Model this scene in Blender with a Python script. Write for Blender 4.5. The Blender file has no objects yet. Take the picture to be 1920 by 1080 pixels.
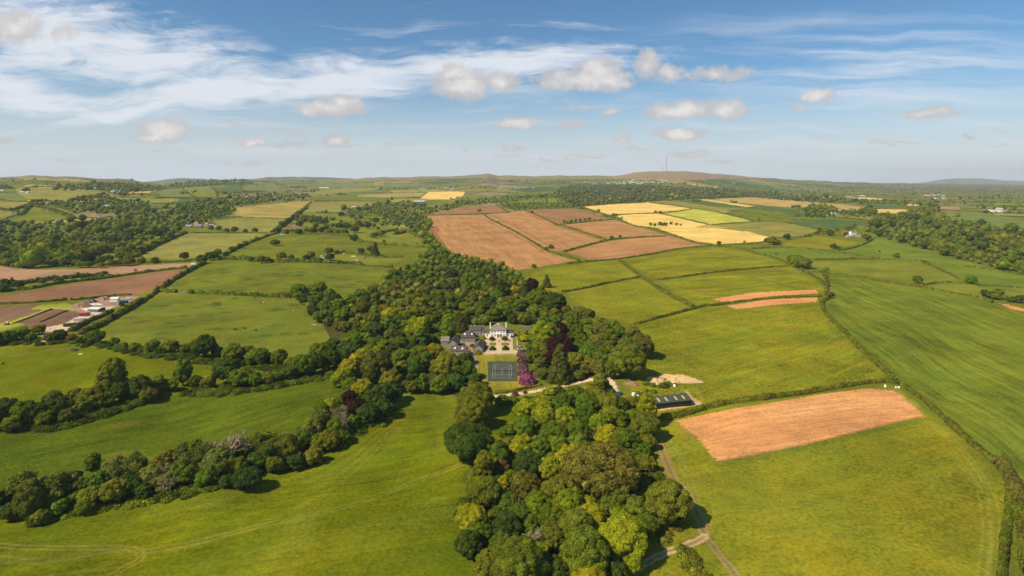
import bpy, bmesh, math, random
import numpy as np
from mathutils import Vector, Matrix

# ------------------------------------------------------------------ camera, world, sun, exposure
F = 1100.0                 # focal length in photo pixels (photo 1920 x 1080)
CX, HY = 960.0, 338.0      # optical axis column, eye level row
EYE = 112.0                # camera height over the house ground, metres
scene = bpy.context.scene
COL = scene.collection
cam_d = bpy.data.cameras.new("camera"); cam = bpy.data.objects.new("camera", cam_d); COL.objects.link(cam)
cam.location = (0, 0, EYE); cam.rotation_euler = (math.radians(90), 0, 0)
cam_d.sensor_width = 36.0; cam_d.lens = 36.0 * F / 1920.0
cam_d.shift_y = -(540.0 - HY) / 1920.0
cam_d.clip_start = 1.0; cam_d.clip_end = 60000.0
scene.camera = cam
scene.view_settings.view_transform = 'Standard'; scene.view_settings.look = 'None'
scene.view_settings.exposure = 0.20; scene.view_settings.gamma = 1.0
scene.render.engine = 'CYCLES'
scene.cycles.max_bounces = 5; scene.cycles.diffuse_bounces = 2; scene.cycles.glossy_bounces = 2
scene.cycles.transmission_bounces = 2; scene.cycles.volume_bounces = 0; scene.cycles.transparent_max_bounces = 4
scene.cycles.use_denoising = True

SUN_EL, SUN_DIR = 45.0, Vector((-0.86, -0.51, 0)).normalized()   # horizontal direction towards the sun
sd = bpy.data.lights.new("sun", 'SUN'); sun = bpy.data.objects.new("sun", sd); COL.objects.link(sun)
sd.energy = 5.0; sd.angle = math.radians(0.5); sd.color = (1.0, 0.87, 0.62)
e = math.radians(SUN_EL)
to_sun = Vector((SUN_DIR.x * math.cos(e), SUN_DIR.y * math.cos(e), math.sin(e)))
sun.rotation_euler = to_sun.to_track_quat('Z', 'Y').to_euler()
sun.location = (-300, -100, 400)

world = bpy.data.worlds.new("World"); scene.world = world; world.use_nodes = True
W = world.node_tree; W.nodes.clear()
SKY_STRENGTH = 0.072

class NB:
    """small helper to write node maths"""
    def __init__(s, nt): s.nt = nt
    def n(s, t, **k):
        x = s.nt.nodes.new(t)
        for a, b in k.items(): setattr(x, a, b)
        return x
    def put(s, sock, v):
        if isinstance(v, bpy.types.NodeSocket): s.nt.links.new(v, sock)
        else: sock.default_value = v
    def m(s, op, a, b=0.0, c=0.0, clamp=False):
        x = s.n('ShaderNodeMath', operation=op); x.use_clamp = clamp
        s.put(x.inputs[0], a); s.put(x.inputs[1], b); s.put(x.inputs[2], c)
        return x.outputs[0]
    def v(s, op, a, b=(0, 0, 0), c=None):
        x = s.n('ShaderNodeVectorMath', operation=op)
        s.put(x.inputs[0], a); s.put(x.inputs[1], b)
        if c is not None: s.put(x.inputs[3] if op == 'SCALE' else x.inputs[2], c)
        return x.outputs['Value'] if op in ('LENGTH', 'DOT_PRODUCT', 'DISTANCE') else x.outputs[0]
    def ss(s, x, lo, hi, tlo=0.0, thi=1.0):
        r = s.n('ShaderNodeMapRange', interpolation_type='SMOOTHSTEP')
        s.put(r.inputs[0], x); s.put(r.inputs[1], lo); s.put(r.inputs[2], hi); s.put(r.inputs[3], tlo); s.put(r.inputs[4], thi)
        return r.outputs[0]
    def noise(s, vec, scale=1.0, detail=4.0, rough=0.55, dist=0.0, color=False, typ='FBM'):
        x = s.n('ShaderNodeTexNoise'); s.put(x.inputs['Vector'], vec)
        x.inputs['Scale'].default_value = scale; x.inputs['Detail'].default_value = detail
        x.inputs['Roughness'].default_value = rough; x.inputs['Distortion'].default_value = dist
        return x.outputs['Color'] if color else x.outputs[0]
    def mix(s, f, a, b, mode='MIX'):
        x = s.n('ShaderNodeMix', data_type='RGBA', blend_type=mode)
        s.put(x.inputs[0], f); s.put(x.inputs[6], a); s.put(x.inputs[7], b)
        return x.outputs[2]
    def xyz(s, x, y, z=0.0):
        c = s.n('ShaderNodeCombineXYZ'); s.put(c.inputs[0], x); s.put(c.inputs[1], y); s.put(c.inputs[2], z)
        return c.outputs[0]

world.cycles.sampling_method = 'MANUAL'; world.cycles.sample_map_resolution = 256
def build_sky():
    b = NB(W)
    out = b.n('ShaderNodeOutputWorld'); bg = b.n('ShaderNodeBackground')
    W.links.new(bg.outputs[0], out.inputs[0]); bg.inputs[1].default_value = SKY_STRENGTH
    sky = b.n('ShaderNodeTexSky', sky_type='NISHITA'); sky.sun_disc = False
    sky.sun_elevation = math.radians(SUN_EL); sky.sun_rotation = math.atan2(SUN_DIR.x, SUN_DIR.y)
    sky.altitude = 200; sky.air_density = 1.0; sky.dust_density = 0.7; sky.ozone_density = 2.2
    tc = b.n('ShaderNodeTexCoord'); sep = b.n('ShaderNodeSeparateXYZ'); W.links.new(tc.outputs['Generated'], sep.inputs[0])
    x, y, z = sep.outputs
    ys = b.m('MAXIMUM', y, 0.12)
    # direction coordinates on the northern sky (fixed in the world)
    U = b.m('ADD', b.m('MULTIPLY', b.m('DIVIDE', x, ys), F), CX)
    V = b.m('SUBTRACT', HY, b.m('MULTIPLY', b.m('DIVIDE', z, ys), F))
    P = b.xyz(U, V)
    S = 1.0 / SKY_STRENGTH
    base = b.mix(1.0, sky.outputs[0], (0.75, 1.12, 1.32, 1), 'MULTIPLY')
    # milky air towards the horizon
    hz = b.ss(z, 0.0, 0.21, 1.0, 0.0)
    hz = b.m('MULTIPLY', b.m('POWER', hz, 1.4), 0.92)
    base = b.mix(hz, base, (0.60 * S, 0.64 * S, 0.67 * S, 1))
    # ---- high cirrus
    warp = b.v('SCALE', b.v('SUBTRACT', b.noise(P, 0.006, 3, 0.5, color=True), (0.5, 0.5, 0.5)), c=None)
    warp.node.inputs[3].default_value = 42.0
    Pw = b.v('MULTIPLY', b.v('ADD', P, warp), (1, 1, 0))
    rot = b.n('ShaderNodeMapping'); W.links.new(Pw, rot.inputs[0]); rot.inputs['Rotation'].default_value = (0, 0, math.radians(6)); rot.inputs['Scale'].default_value = (0.0032, 0.034, 1)
    st1 = b.noise(rot.outputs[0], 1.0, 7, 0.62, 0.5)
    rot2 = b.n('ShaderNodeMapping'); W.links.new(Pw, rot2.inputs[0]); rot2.inputs['Rotation'].default_value = (0, 0, math.radians(-24)); rot2.inputs['Scale'].default_value = (0.0075, 0.030, 1)
    st2 = b.noise(rot2.outputs[0], 1.0, 8, 0.65, 0.8)
    def ell(cx, cy, rx, ry, ang=0.0, src=None):
        m = b.n('ShaderNodeMapping', vector_type='TEXTURE'); W.links.new(src or Pw, m.inputs[0])
        m.inputs['Location'].default_value = (cx, cy, 0); m.inputs['Rotation'].default_value = (0, 0, math.radians(ang)); m.inputs['Scale'].default_value = (rx, ry, 1)
        return b.m('SUBTRACT', 1.0, b.v('LENGTH', m.outputs[0]), clamp=True)
    mask = None
    for c in [(90, 60, 330, 140, 20), (280, 110, 330, 105, 12), (420, 165, 420, 62, -6), (640, 150, 420, 62, -7), (900, 118, 420, 52, -3),
              (260, 205, 300, 24, -11), (480, 168, 300, 30, -10), (1050, 105, 200, 30, 2), (40, 160, 200, 60, 12), (60, 190, 150, 40, 10)]:
        v = b.m('MULTIPLY', ell(*c), 1.8)
        mask = v if mask is None else b.m('MAXIMUM', mask, v)
    mix_st = b.m('ADD', b.m('MULTIPLY', st1, 0.5), b.m('MULTIPLY', st2, 0.5))
    ci = b.ss(b.m('ADD', mask, b.m('MULTIPLY', b.m('SUBTRACT', mix_st, 0.5), 5.0)), 0.05, 1.65)
    ci = b.m('MULTIPLY', ci, b.ss(mask, 0.0, 0.22))
    # faint streaks everywhere, denser low down
    rot3 = b.n('ShaderNodeMapping'); W.links.new(Pw, rot3.inputs[0]); rot3.inputs['Rotation'].default_value = (0, 0, math.radians(3)); rot3.inputs['Scale'].default_value = (0.0022, 0.030, 1); rot3.inputs['Location'].default_value = (31.0, 7.0, 0)
    st3 = b.noise(rot3.outputs[0], 1.0, 7, 0.6, 0.35)
    low = b.ss(V, 20, 250)
    fa = b.m('MULTIPLY', b.ss(st3, b.m('SUBTRACT', 0.56, b.m('MULTIPLY', low, 0.12)), 0.80), 0.60)
    fr = b.m('MULTIPLY', b.m('MULTIPLY', ell(1650, 130, 560, 120, 3), b.ss(st3, 0.40, 0.72)), 1.0)
    fa = b.m('MAXIMUM', fa, fr)
    ci = b.m('MAXIMUM', b.m('MULTIPLY', ci, 0.92), fa)
    base = b.mix(ci, base, (0.70 * S, 0.73 * S, 0.78 * S, 1))
    # ---- small cumulus
    sh = b.v('SCALE', b.v('SUBTRACT', b.noise(P, 0.022, 4, 0.6, color=True), (0.5, 0.5, 0.5)))
    sh.node.inputs[3].default_value = 30.0
    Pc = b.v('MULTIPLY', b.v('ADD', P, sh), (1, 1, 0))
    n1 = b.noise(P, 0.045, 6, 0.62)
    cum = None; lit = None
    blobs = [(308, 246, 46, 21, 1), (290, 258, 40, 10, .8), (622, 203, 75, 20, .9), (640, 192, 40, 16, .9), (862, 160, 60, 30, .85), (850, 138, 36, 20, .8), (940, 155, 40, 18, .85),
             (1125, 132, 48, 26, 1), (1085, 148, 92, 20, 1), (1140, 150, 50, 20, 1), (1212, 122, 26, 28, .8), (1250, 140, 50, 20, .55), (1345, 142, 75, 16, .6), (1400, 132, 30, 12, .4), (632, 262, 26, 12, 1), (474, 266, 30, 9, .7),
             (548, 268, 60, 8, .5), (1255, 210, 55, 18, .95), (1290, 205, 42, 20, 1), (1360, 204, 50, 20, .85), (1276, 251, 60, 12, .9), (1535, 180, 36, 16, .8), (1500, 202, 24, 10, .5),
             (1745, 212, 66, 12, .75), (968, 232, 50, 12, .7), (1072, 233, 34, 12, .6), (1168, 259, 24, 8, .6), (960, 278, 36, 7, .5), (30, 52, 60, 36, .7), (120, 60, 40, 22, .4),
             (1150, 207, 26, 9, .5), (1090, 202, 56, 7, .35), (1075, 294, 34, 7, .55), (1295, 289, 50, 7, .6), (1650, 263, 28, 6, .5), (1545, 256, 34, 6, .35), (1818, 257, 18, 5, .5), (1880, 245, 26, 5, .4), (450, 232, 80, 8, .35), (545, 246, 50, 8, .35), (760, 270, 40, 5, .3), (0, 262, 40, 9, .5), (1020, 300, 60, 4, .3)]
    rq = random.Random(8); blobs += [(rq.uniform(0, 1920), rq.uniform(262, 306), rq.uniform(14, 40), rq.uniform(3, 5.5), rq.uniform(.35, .55)) for _ in range(16)]
    for cx, cy, rx, ry, a in blobs:
        v = b.m('MULTIPLY', ell(cx, cy, rx * 1.25, ry * 1.35, 0, Pc), a)
        cum = v if cum is None else b.m('MAXIMUM', cum, v)
    d = b.m('ADD', cum, b.m('MULTIPLY', b.m('SUBTRACT', n1, 0.5), 0.75))
    dens = b.m('MULTIPLY', b.ss(d, 0.06, 0.42), b.ss(cum, 0.0, 0.15))
    bright = b.ss(b.m('ADD', d, b.m('MULTIPLY', b.m('SUBTRACT', b.noise(Pc, 0.02, 3, 0.5), 0.5), 1.2)), 0.25, 1.0)
    ccol = b.mix(bright, (0.50 * S, 0.48 * S, 0.48 * S, 1), (0.82 * S, 0.75 * S, 0.68 * S, 1))
    base = b.mix(b.m('MULTIPLY', dens, 0.80), base, ccol)
    W.links.new(base, bg.inputs[0])
build_sky()

# ------------------------------------------------------------------ the shape of the land
rng = np.random.default_rng(7)
random.seed(7)
SKYX = np.array([-900, 0, 60, 130, 185, 240, 275, 300, 340, 420, 470, 500, 560, 640, 690, 760, 800, 860, 890, 913, 935, 1000, 1090, 1150, 1195, 1245, 1300, 1380, 1450, 1530, 1600, 1700, 1800, 1920, 2800], float)
SKYY = np.array([334, 332, 329, 331, 335, 336, 342, 346, 343, 337, 336, 339, 337, 337, 333, 332, 331, 330, 328, 325, 329, 330, 329, 330, 323, 320.5, 322, 329, 335, 339, 342, 344, 345, 346, 346], float)
def sky_y(px): return np.interp(px, SKYX, SKYY) + .45 * np.sin(np.asarray(px) / 13.0) + .3 * np.sin(np.asarray(px) / 5.3 + 1)
KN_PY = np.array([332, 338, 345, 352, 360, 370, 380, 400, 430, 480], float)
KN_D = {-400: [4200, 3500, 2900, 2450, 2150, 1900, 1750, 1500, 1230, 868],
        150: [4800, 3900, 3100, 2600, 2300, 2050, 1850, 1560, 1270, 868],
        420: [5500, 4600, 3900, 3300, 2800, 2350, 2050, 1650, 1300, 868],
        700: [8000, 6800, 5500, 4500, 3700, 3000, 2500, 1800, 1300, 868],
        1240: [7400, 6600, 5700, 4800, 3900, 3050, 2480, 1760, 1270, 868],
        1920: [15000, 11000, 8200, 6000, 4500, 3300, 2550, 1760, 1260, 868]}
def mono(xk, yk):
    h = np.diff(xk); dl = np.diff(yk) / h; m = np.zeros_like(yk)
    m[1:-1] = 2 * dl[:-1] * dl[1:] / (dl[:-1] + dl[1:]); m[0] = dl[0]; m[-1] = dl[-1]
    def f(x):
        i = np.clip(np.searchsorted(xk, x) - 1, 0, len(xk) - 2); t = (x - xk[i]) / h[i]
        return ((1 + 2 * t) * (1 - t) ** 2 * yk[i] + t * (1 - t) ** 2 * h[i] * m[i] + t * t * (3 - 2 * t) * yk[i + 1] + t * t * (t - 1) * h[i] * m[i + 1])
    return f
PYK = np.concatenate([KN_PY, [520, 560, 610, 660, 740, 850, 1000, 1200, 1600]])
COLS = sorted(KN_D)
FN = [mono(PYK, np.log(np.concatenate([KN_D[c], EYE * F / (PYK[len(KN_PY):] - HY)]))) for c in COLS]
def dist(px, py):
    """distance (world y) of the ground that is seen along direction px, py"""
    px = np.asarray(px, float); py = np.asarray(py, float)
    w = np.clip((380 - py) / 45.0, 0, 1); w = w * w * (3 - 2 * w)
    q = np.clip(py - (sky_y(px) - 332) * w, 331, 1600)
    out = np.zeros(np.broadcast(px, py).shape); q = q + out; pxx = px + out
    vals = [f(q) for f in FN]
    c = np.clip(pxx, COLS[0], COLS[-1]); i = np.clip(np.searchsorted(COLS, c) - 1, 0, len(COLS) - 2)
    c0 = np.array(COLS, float)[i]; c1 = np.array(COLS, float)[i + 1]; t = (c - c0) / (c1 - c0); t = t * t * (3 - 2 * t)
    V = np.stack(vals); L = np.take_along_axis(V, i[None], 0)[0] * (1 - t) + np.take_along_axis(V, i[None] + 1, 0)[0] * t
    # gentle folds in the ground
    a = np.clip((q - 345) / 60, 0, 1) * np.clip((1150 - q) / 300, 0.0, 1)
    near_house = np.exp(-(((pxx - 935) / 110) ** 2 + ((q - 680) / 60) ** 2))
    barn = np.exp(-(((pxx - 1255) / 70) ** 2 + ((q - 760) / 30) ** 2))
    L = L + a * (1 - near_house) * (1 - barn) * (0.010 * np.sin(pxx / 71 + q / 50) + 0.008 * np.sin(pxx / 133 - q / 39 + 1) + 0.006 * np.sin(pxx / 37 + q / 83 + 2))
    return np.exp(L)
def G(px, py):
    D = dist(px, py); return np.stack([(px - CX) / F * D, D, EYE - (np.asarray(py) - HY) / F * D], -1)
def g(px, py): return Vector(G(np.array(float(px)), np.array(float(py))))
def inv(x, y):
    """pixel direction whose ground point is at world x, y"""
    x = np.asarray(x, float); y = np.asarray(y, float); px = CX + F * x / y
    lo = sky_y(px) + 0.0; hi = np.full(lo.shape, 1600.0)
    for _ in range(32):
        mid = (lo + hi) / 2; far = dist(px, mid) > y; lo = np.where(far, mid, lo); hi = np.where(far, hi, mid)
    return px, (lo + hi) / 2
def gz(x, y):
    px, py = inv(x, y); r = EYE - (py - HY) / F * np.asarray(y, float)
    return r
def at(x, y): return Vector((x, y, float(gz(np.array(float(x)), np.array(float(y))))))

# ------------------------------------------------------------------ meshes
def new_mesh(name, verts, faces, mats=(), smooth=False, midx=None):
    me = bpy.data.meshes.new(name); verts = np.asarray(verts, np.float32)
    if isinstance(faces, np.ndarray):
        n, k = faces.shape
        me.vertices.add(len(verts)); me.vertices.foreach_set('co', verts.ravel())
        me.loops.add(n * k); me.loops.foreach_set('vertex_index', faces.astype(np.int32).ravel())
        me.polygons.add(n); me.polygons.foreach_set('loop_start', np.arange(0, n * k, k, dtype=np.int32))
    else:
        me.from_pydata([tuple(v) for v in verts], [], [tuple(f) for f in faces])
    for m in mats: me.materials.append(m)
    me.update(calc_edges=True)
    if midx is not None: me.polygons.foreach_set('material_index', np.asarray(midx, np.int32))
    if smooth: me.polygons.foreach_set('use_smooth', np.ones(len(me.polygons), bool))
    me.update()
    return me
def link(name, me, parent=None, loc=None, color=None):
    o = bpy.data.objects.new(name, me); COL.objects.link(o)
    if parent: o.parent = parent
    if loc is not None: o.location = loc
    if color is not None: o.color = (*color, 1)
    return o
def tag(o, label=None, cat=None, group=None, kind=None):
    if label: o['label'] = label
    if cat: o['category'] = cat
    if group: o['group'] = group
    if kind: o['kind'] = kind
    return o
def empty(name, loc, rz=0.0, label=None, cat=None, group=None):
    o = bpy.data.objects.new(name, None); COL.objects.link(o); o.location = loc; o.rotation_euler = (0, 0, rz)
    o.empty_display_size = 0.5
    return tag(o, label, cat, group)
def copy_tree(src, loc, rz=0.0, label=None, scale=None, color=None):
    r = src.copy(); COL.objects.link(r); r.location = loc; r.rotation_euler = (0, 0, rz)
    if scale: r.scale = scale
    if label: r['label'] = label
    for ch in list(src.children):
        c = ch.copy(); COL.objects.link(c); c.parent = r
        if color: c.color = (*color, 1)
        for gch in list(ch.children):
            d = gch.copy(); COL.objects.link(d); d.parent = c
    return r

class MB:
    def __init__(s): s.v = []; s.f = []
    def add(s, vs, fs):
        n = len(s.v); s.v += [tuple(v) for v in vs]; s.f += [tuple(i + n for i in f) for f in fs]; return s
    def box(s, x0, x1, y0, y1, z0, z1):
        return s.add([(x0, y0, z0), (x1, y0, z0), (x1, y1, z0), (x0, y1, z0), (x0, y0, z1), (x1, y0, z1), (x1, y1, z1), (x0, y1, z1)],
                     [(0, 3, 2, 1), (4, 5, 6, 7), (0, 1, 5, 4), (1, 2, 6, 5), (2, 3, 7, 6), (3, 0, 4, 7)])
    def prism(s, pts, z0, z1):
        n = len(pts)
        return s.add([(x, y, z0) for x, y in pts] + [(x, y, z1) for x, y in pts],
                     [tuple(range(n))[::-1], tuple(range(n, 2 * n))] + [(i, (i + 1) % n, n + (i + 1) % n, n + i) for i in range(n)])
    def gable(s, x0, x1, y0, y1, ze, zr, axis='x', t=0.18, over=0.3):
        """pitched roof slab, ridge along axis"""
        if axis == 'y':
            m = MB().gable(y0, y1, x0, x1, ze, zr, 'x', t, over); return s.add([(v[1], v[0], v[2]) for v in m.v], [f[::-1] for f in m.f])
        xa, xb, ym = x0 - over, x1 + over, (y0 + y1) / 2; k = (zr - ze) / (ym - y0); za = ze - over * k
        P = [(y0 - over, za), (ym, zr), (y1 + over, za), (y1 + over, za + t), (ym, zr + t * 1.1), (y0 - over, za + t)]
        vs = [(xa, a, z) for a, z in P] + [(xb, a, z) for a, z in P]
        return s.add(vs, [(0, 1, 4, 5), (1, 2, 3, 4), (11, 10, 7, 6), (10, 9, 8, 7), (5, 4, 10, 11), (4, 3, 9, 10), (1, 0, 6, 7), (2, 1, 7, 8), (0, 5, 11, 6), (3, 2, 8, 9)])
    def gwalls(s, x0, x1, y0, y1, ze, zr, axis='x'):
        """walls with gable ends, from 1 m below ground"""
        if axis == 'y':
            m = MB().gwalls(y0, y1, x0, x1, ze, zr, 'x'); return s.add([(v[1], v[0], v[2]) for v in m.v], [f[::-1] for f in m.f])
        ym = (y0 + y1) / 2; P = [(y0, -1.0), (y1, -1.0), (y1, ze), (ym, zr), (y0, ze)]
        return s.add([(x0, a, z) for a, z in P] + [(x1, a, z) for a, z in P], [(0, 4, 3, 2, 1), (5, 6, 7, 8, 9), (0, 1, 6, 5), (1, 2, 7, 6), (2, 3, 8, 7), (3, 4, 9, 8), (4, 0, 5, 9)])
    def hip(s, x0, x1, y0, y1, ze, zr, over=0.35, t=0.15, ins=None):
        x0 -= over; x1 += over; y0 -= over; y1 += over; i = ins if ins is not None else (y1 - y0) / 2; ym = (y0 + y1) / 2
        s.add([(x0, y0, ze - t), (x1, y0, ze - t), (x1, y1, ze - t), (x0, y1, ze - t), (x0, y0, ze), (x1, y0, ze), (x1, y1, ze), (x0, y1, ze), (x0 + i, ym, zr), (x1 - i, ym, zr)],
              [(3, 2, 1, 0), (0, 1, 5, 4), (1, 2, 6, 5), (2, 3, 7, 6), (3, 0, 4, 7), (4, 5, 9, 8), (6, 7, 8, 9), (5, 6, 9), (7, 4, 8)])
        return s
    def cone(s, a, b, ra, rb, n=8):
        a = Vector(a); b = Vector(b); d = (b - a).normalized(); u = d.orthogonal().normalized(); w = d.cross(u)
        vs = [a + (u * math.cos(2 * math.pi * i / n) + w * math.sin(2 * math.pi * i / n)) * ra for i in range(n)]
        vs += [b + (u * math.cos(2 * math.pi * i / n) + w * math.sin(2 * math.pi * i / n)) * rb for i in range(n)]
        return s.add(vs, [(i, (i + 1) % n, n + (i + 1) % n, n + i) for i in range(n)] + [tuple(range(n))[::-1], tuple(range(n, 2 * n))])
    def lathe(s, prof, cx=0, cy=0, n=12):
        vs = []; fs = []
        for r, z in prof: vs += [(cx + r * math.cos(2 * math.pi * i / n), cy + r * math.sin(2 * math.pi * i / n), z) for i in range(n)]
        for k in range(len(prof) - 1): fs += [(k * n + i, k * n + (i + 1) % n, (k + 1) * n + (i + 1) % n, (k + 1) * n + i) for i in range(n)]
        fs += [tuple(range(n))[::-1], tuple(range((len(prof) - 1) * n, len(prof) * n))]
        return s.add(vs, fs)
    def build(s, name, mat, parent=None, color=None, smooth=False, loc=None):
        return link(name, new_mesh(name, s.v, s.f, [mat], smooth), parent, loc, color)

# ------------------------------------------------------------------ materials
def mat(name, col, rough=0.85, spec=0.25, metal=0.0, noise=0.0, nscale=0.6, use_obj=False, rows=None):
    m = bpy.data.materials.new(name); m.use_nodes = True; nt = m.node_tree; b = NB(nt)
    p = nt.nodes['Principled BSDF']; p.inputs['Roughness'].default_value = rough; p.inputs['Metallic'].default_value = metal
    p.inputs['Specular IOR Level'].default_value = spec
    c = (*col, 1)
    if use_obj:
        oi = b.n('ShaderNodeObjectInfo'); c = oi.outputs['Color']
    if noise:
        geo = b.n('ShaderNodeNewGeometry'); nz = b.noise(geo.outputs['Position'], nscale, 5, 0.6)
        k = b.ss(nz, 0.25, 0.75, 1 - noise, 1 + noise); c = b.mix(1.0, c, b.xyz(k, k, k), 'MULTIPLY')
    if rows:   # slate or sheet courses, in the thing's own space
        tc = b.n('ShaderNodeTexCoord'); sp = b.n('ShaderNodeSeparateXYZ'); nt.links.new(tc.outputs['Object'], sp.inputs[0])
        sn = b.m('SINE', b.m('MULTIPLY', sp.outputs[rows[0]], rows[1])); k = b.ss(sn, -1, 1, 1 - rows[2], 1 + rows[2]); c = b.mix(1.0, c, b.xyz(k, k, k), 'MULTIPLY')
    b.put(p.inputs['Base Color'], c)
    return m

def foliage_material():
    m = bpy.data.materials.new('foliage'); m.use_nodes = True; nt = m.node_tree; b = NB(nt); p = nt.nodes['Principled BSDF']
    oi = b.n('ShaderNodeObjectInfo'); geo = b.n('ShaderNodeNewGeometry')
    rnd = geo.outputs['Random Per Island']
    k = b.ss(rnd, 0, 1, 0.66, 1.38)
    nz = b.noise(geo.outputs['Position'], 0.28, 3, 0.55)
    k2 = b.ss(nz, 0.28, 0.72, 0.72, 1.30)
    kk = b.m('MULTIPLY', k, k2)
    c = b.mix(1.0, oi.outputs['Color'], b.xyz(kk, kk, kk), 'MULTIPLY')
    # some leaves yellower
    y = b.m('MULTIPLY', b.ss(b.noise(geo.outputs['Position'], 0.13, 2, 0.5), 0.45, 0.75), 0.45)
    c = b.mix(y, c, b.mix(1.0, c, (1.35, 1.12, 0.7, 1), 'MULTIPLY'))
    b.put(p.inputs['Base Color'], c); p.inputs['Roughness'].default_value = 0.75; p.inputs['Specular IOR Level'].default_value = 0.03
    tr = b.n('ShaderNodeBsdfTranslucent'); b.put(tr.inputs[0], b.mix(1.0, c, (1.3, 1.3, 0.5, 1), 'MULTIPLY'))
    mx = b.n('ShaderNodeMixShader'); mx.inputs[0].default_value = 0.30
    nt.links.new(p.outputs[0], mx.inputs[1]); nt.links.new(tr.outputs[0], mx.inputs[2])
    nt.links.new(mx.outputs[0], nt.nodes['Material Output'].inputs[0])
    return m
FOL = foliage_material()
BARK = mat('bark', (0.13, 0.10, 0.075), 0.95, 0.1, noise=0.3, nscale=3, use_obj=False)
DEADWOOD = mat('dead_wood', (0.30, 0.235, 0.135), 0.95, 0.1, noise=0.25, nscale=2)
PALEWOOD = mat('pale_branches', (0.21, 0.18, 0.10), 0.95, 0.1, noise=0.3, nscale=2)
WHITE = mat('white_render', (0.90, 0.87, 0.80), 0.9, 0.1, noise=0.05)
PAINT = mat('painted_metal', (1, 1, 1), 0.45, 0.4, use_obj=True, noise=0.06, nscale=1.5)
PLAIN = mat('plain_surface', (1, 1, 1), 0.85, 0.2, use_obj=True, noise=0.14, nscale=0.8)
SLATE = mat('slate_roof', (0.095, 0.083, 0.075), 0.85, 0.15, noise=0.28, nscale=0.9, rows=(2, 16.0, 0.06))
SLATEW = mat('weathered_slate', (0.24, 0.19, 0.15), 0.85, 0.15, noise=0.25, nscale=0.9, rows=(2, 16.0, 0.06))
STONE = mat('rubble_stone', (0.30, 0.245, 0.19), 0.9, 0.15, noise=0.35, nscale=2.5)
GLASS = mat('window_glass', (0.045, 0.05, 0.06), 0.12, 0.6)
FRAME = mat('window_frame', (0.75, 0.75, 0.73), 0.6, 0.3)
GREENSHEET = mat('green_sheet_metal', (0.022, 0.042, 0.034), 0.55, 0.35, noise=0.1, rows=(0, 10.0, 0.10))
ROOFSHEET = mat('dark_roof_sheet', (0.072, 0.076, 0.056), 0.85, 0.12, noise=0.12, rows=(0, 10.0, 0.08))
ROOFLIGHT = mat('rooflight_sheet', (0.46, 0.36, 0.19), 0.5, 0.3)
STEEL = mat('galvanised_steel', (0.42, 0.43, 0.44), 0.45, 0.5, 0.3)
RUBBER = mat('rubber', (0.02, 0.02, 0.02), 0.8, 0.2)
# ------------------------------------------------------------------ fields: outline in photo pixels laid down on the ground
# name, short wording for labels, colour, mottling, rows (direction as two pixels) and how strong, dark tufts, outline
GR = dict(
 meadow=(0.122, 0.142, 0.005), mead2=(0.084, 0.115, 0.007), past=(0.142, 0.160, 0.018), past2=(0.170, 0.186, 0.024), lush=(0.140, 0.185, 0.024), silage=(0.142, 0.172, 0.018),
 yel=(0.205, 0.200, 0.015), tan=(0.34, 0.265, 0.075), straw=(0.42, 0.29, 0.10), ogreen=(0.230, 0.215, 0.050), far=(0.155, 0.185, 0.050),
 dgreen=(0.085, 0.135, 0.040), brown=(0.40, 0.205, 0.082), brown2=(0.29, 0.155, 0.070), pink=(0.36, 0.21, 0.125), red=(0.25, 0.130, 0.070), soil=(0.20, 0.115, 0.070), orange=(0.62, 0.285, 0.105),
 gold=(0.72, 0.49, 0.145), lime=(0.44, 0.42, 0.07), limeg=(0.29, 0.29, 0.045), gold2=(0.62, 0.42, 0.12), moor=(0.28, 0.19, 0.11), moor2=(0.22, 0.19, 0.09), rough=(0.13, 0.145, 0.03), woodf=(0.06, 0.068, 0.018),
 track=(0.30, 0.20, 0.085), dirt=(0.50, 0.33, 0.17), gravel=(0.54, 0.385, 0.25), yard=(0.34, 0.235, 0.165), sandy=(0.66, 0.47, 0.30), lawn=(0.26, 0.225, 0.024), grass=(0.16, 0.17, 0.025))
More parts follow.
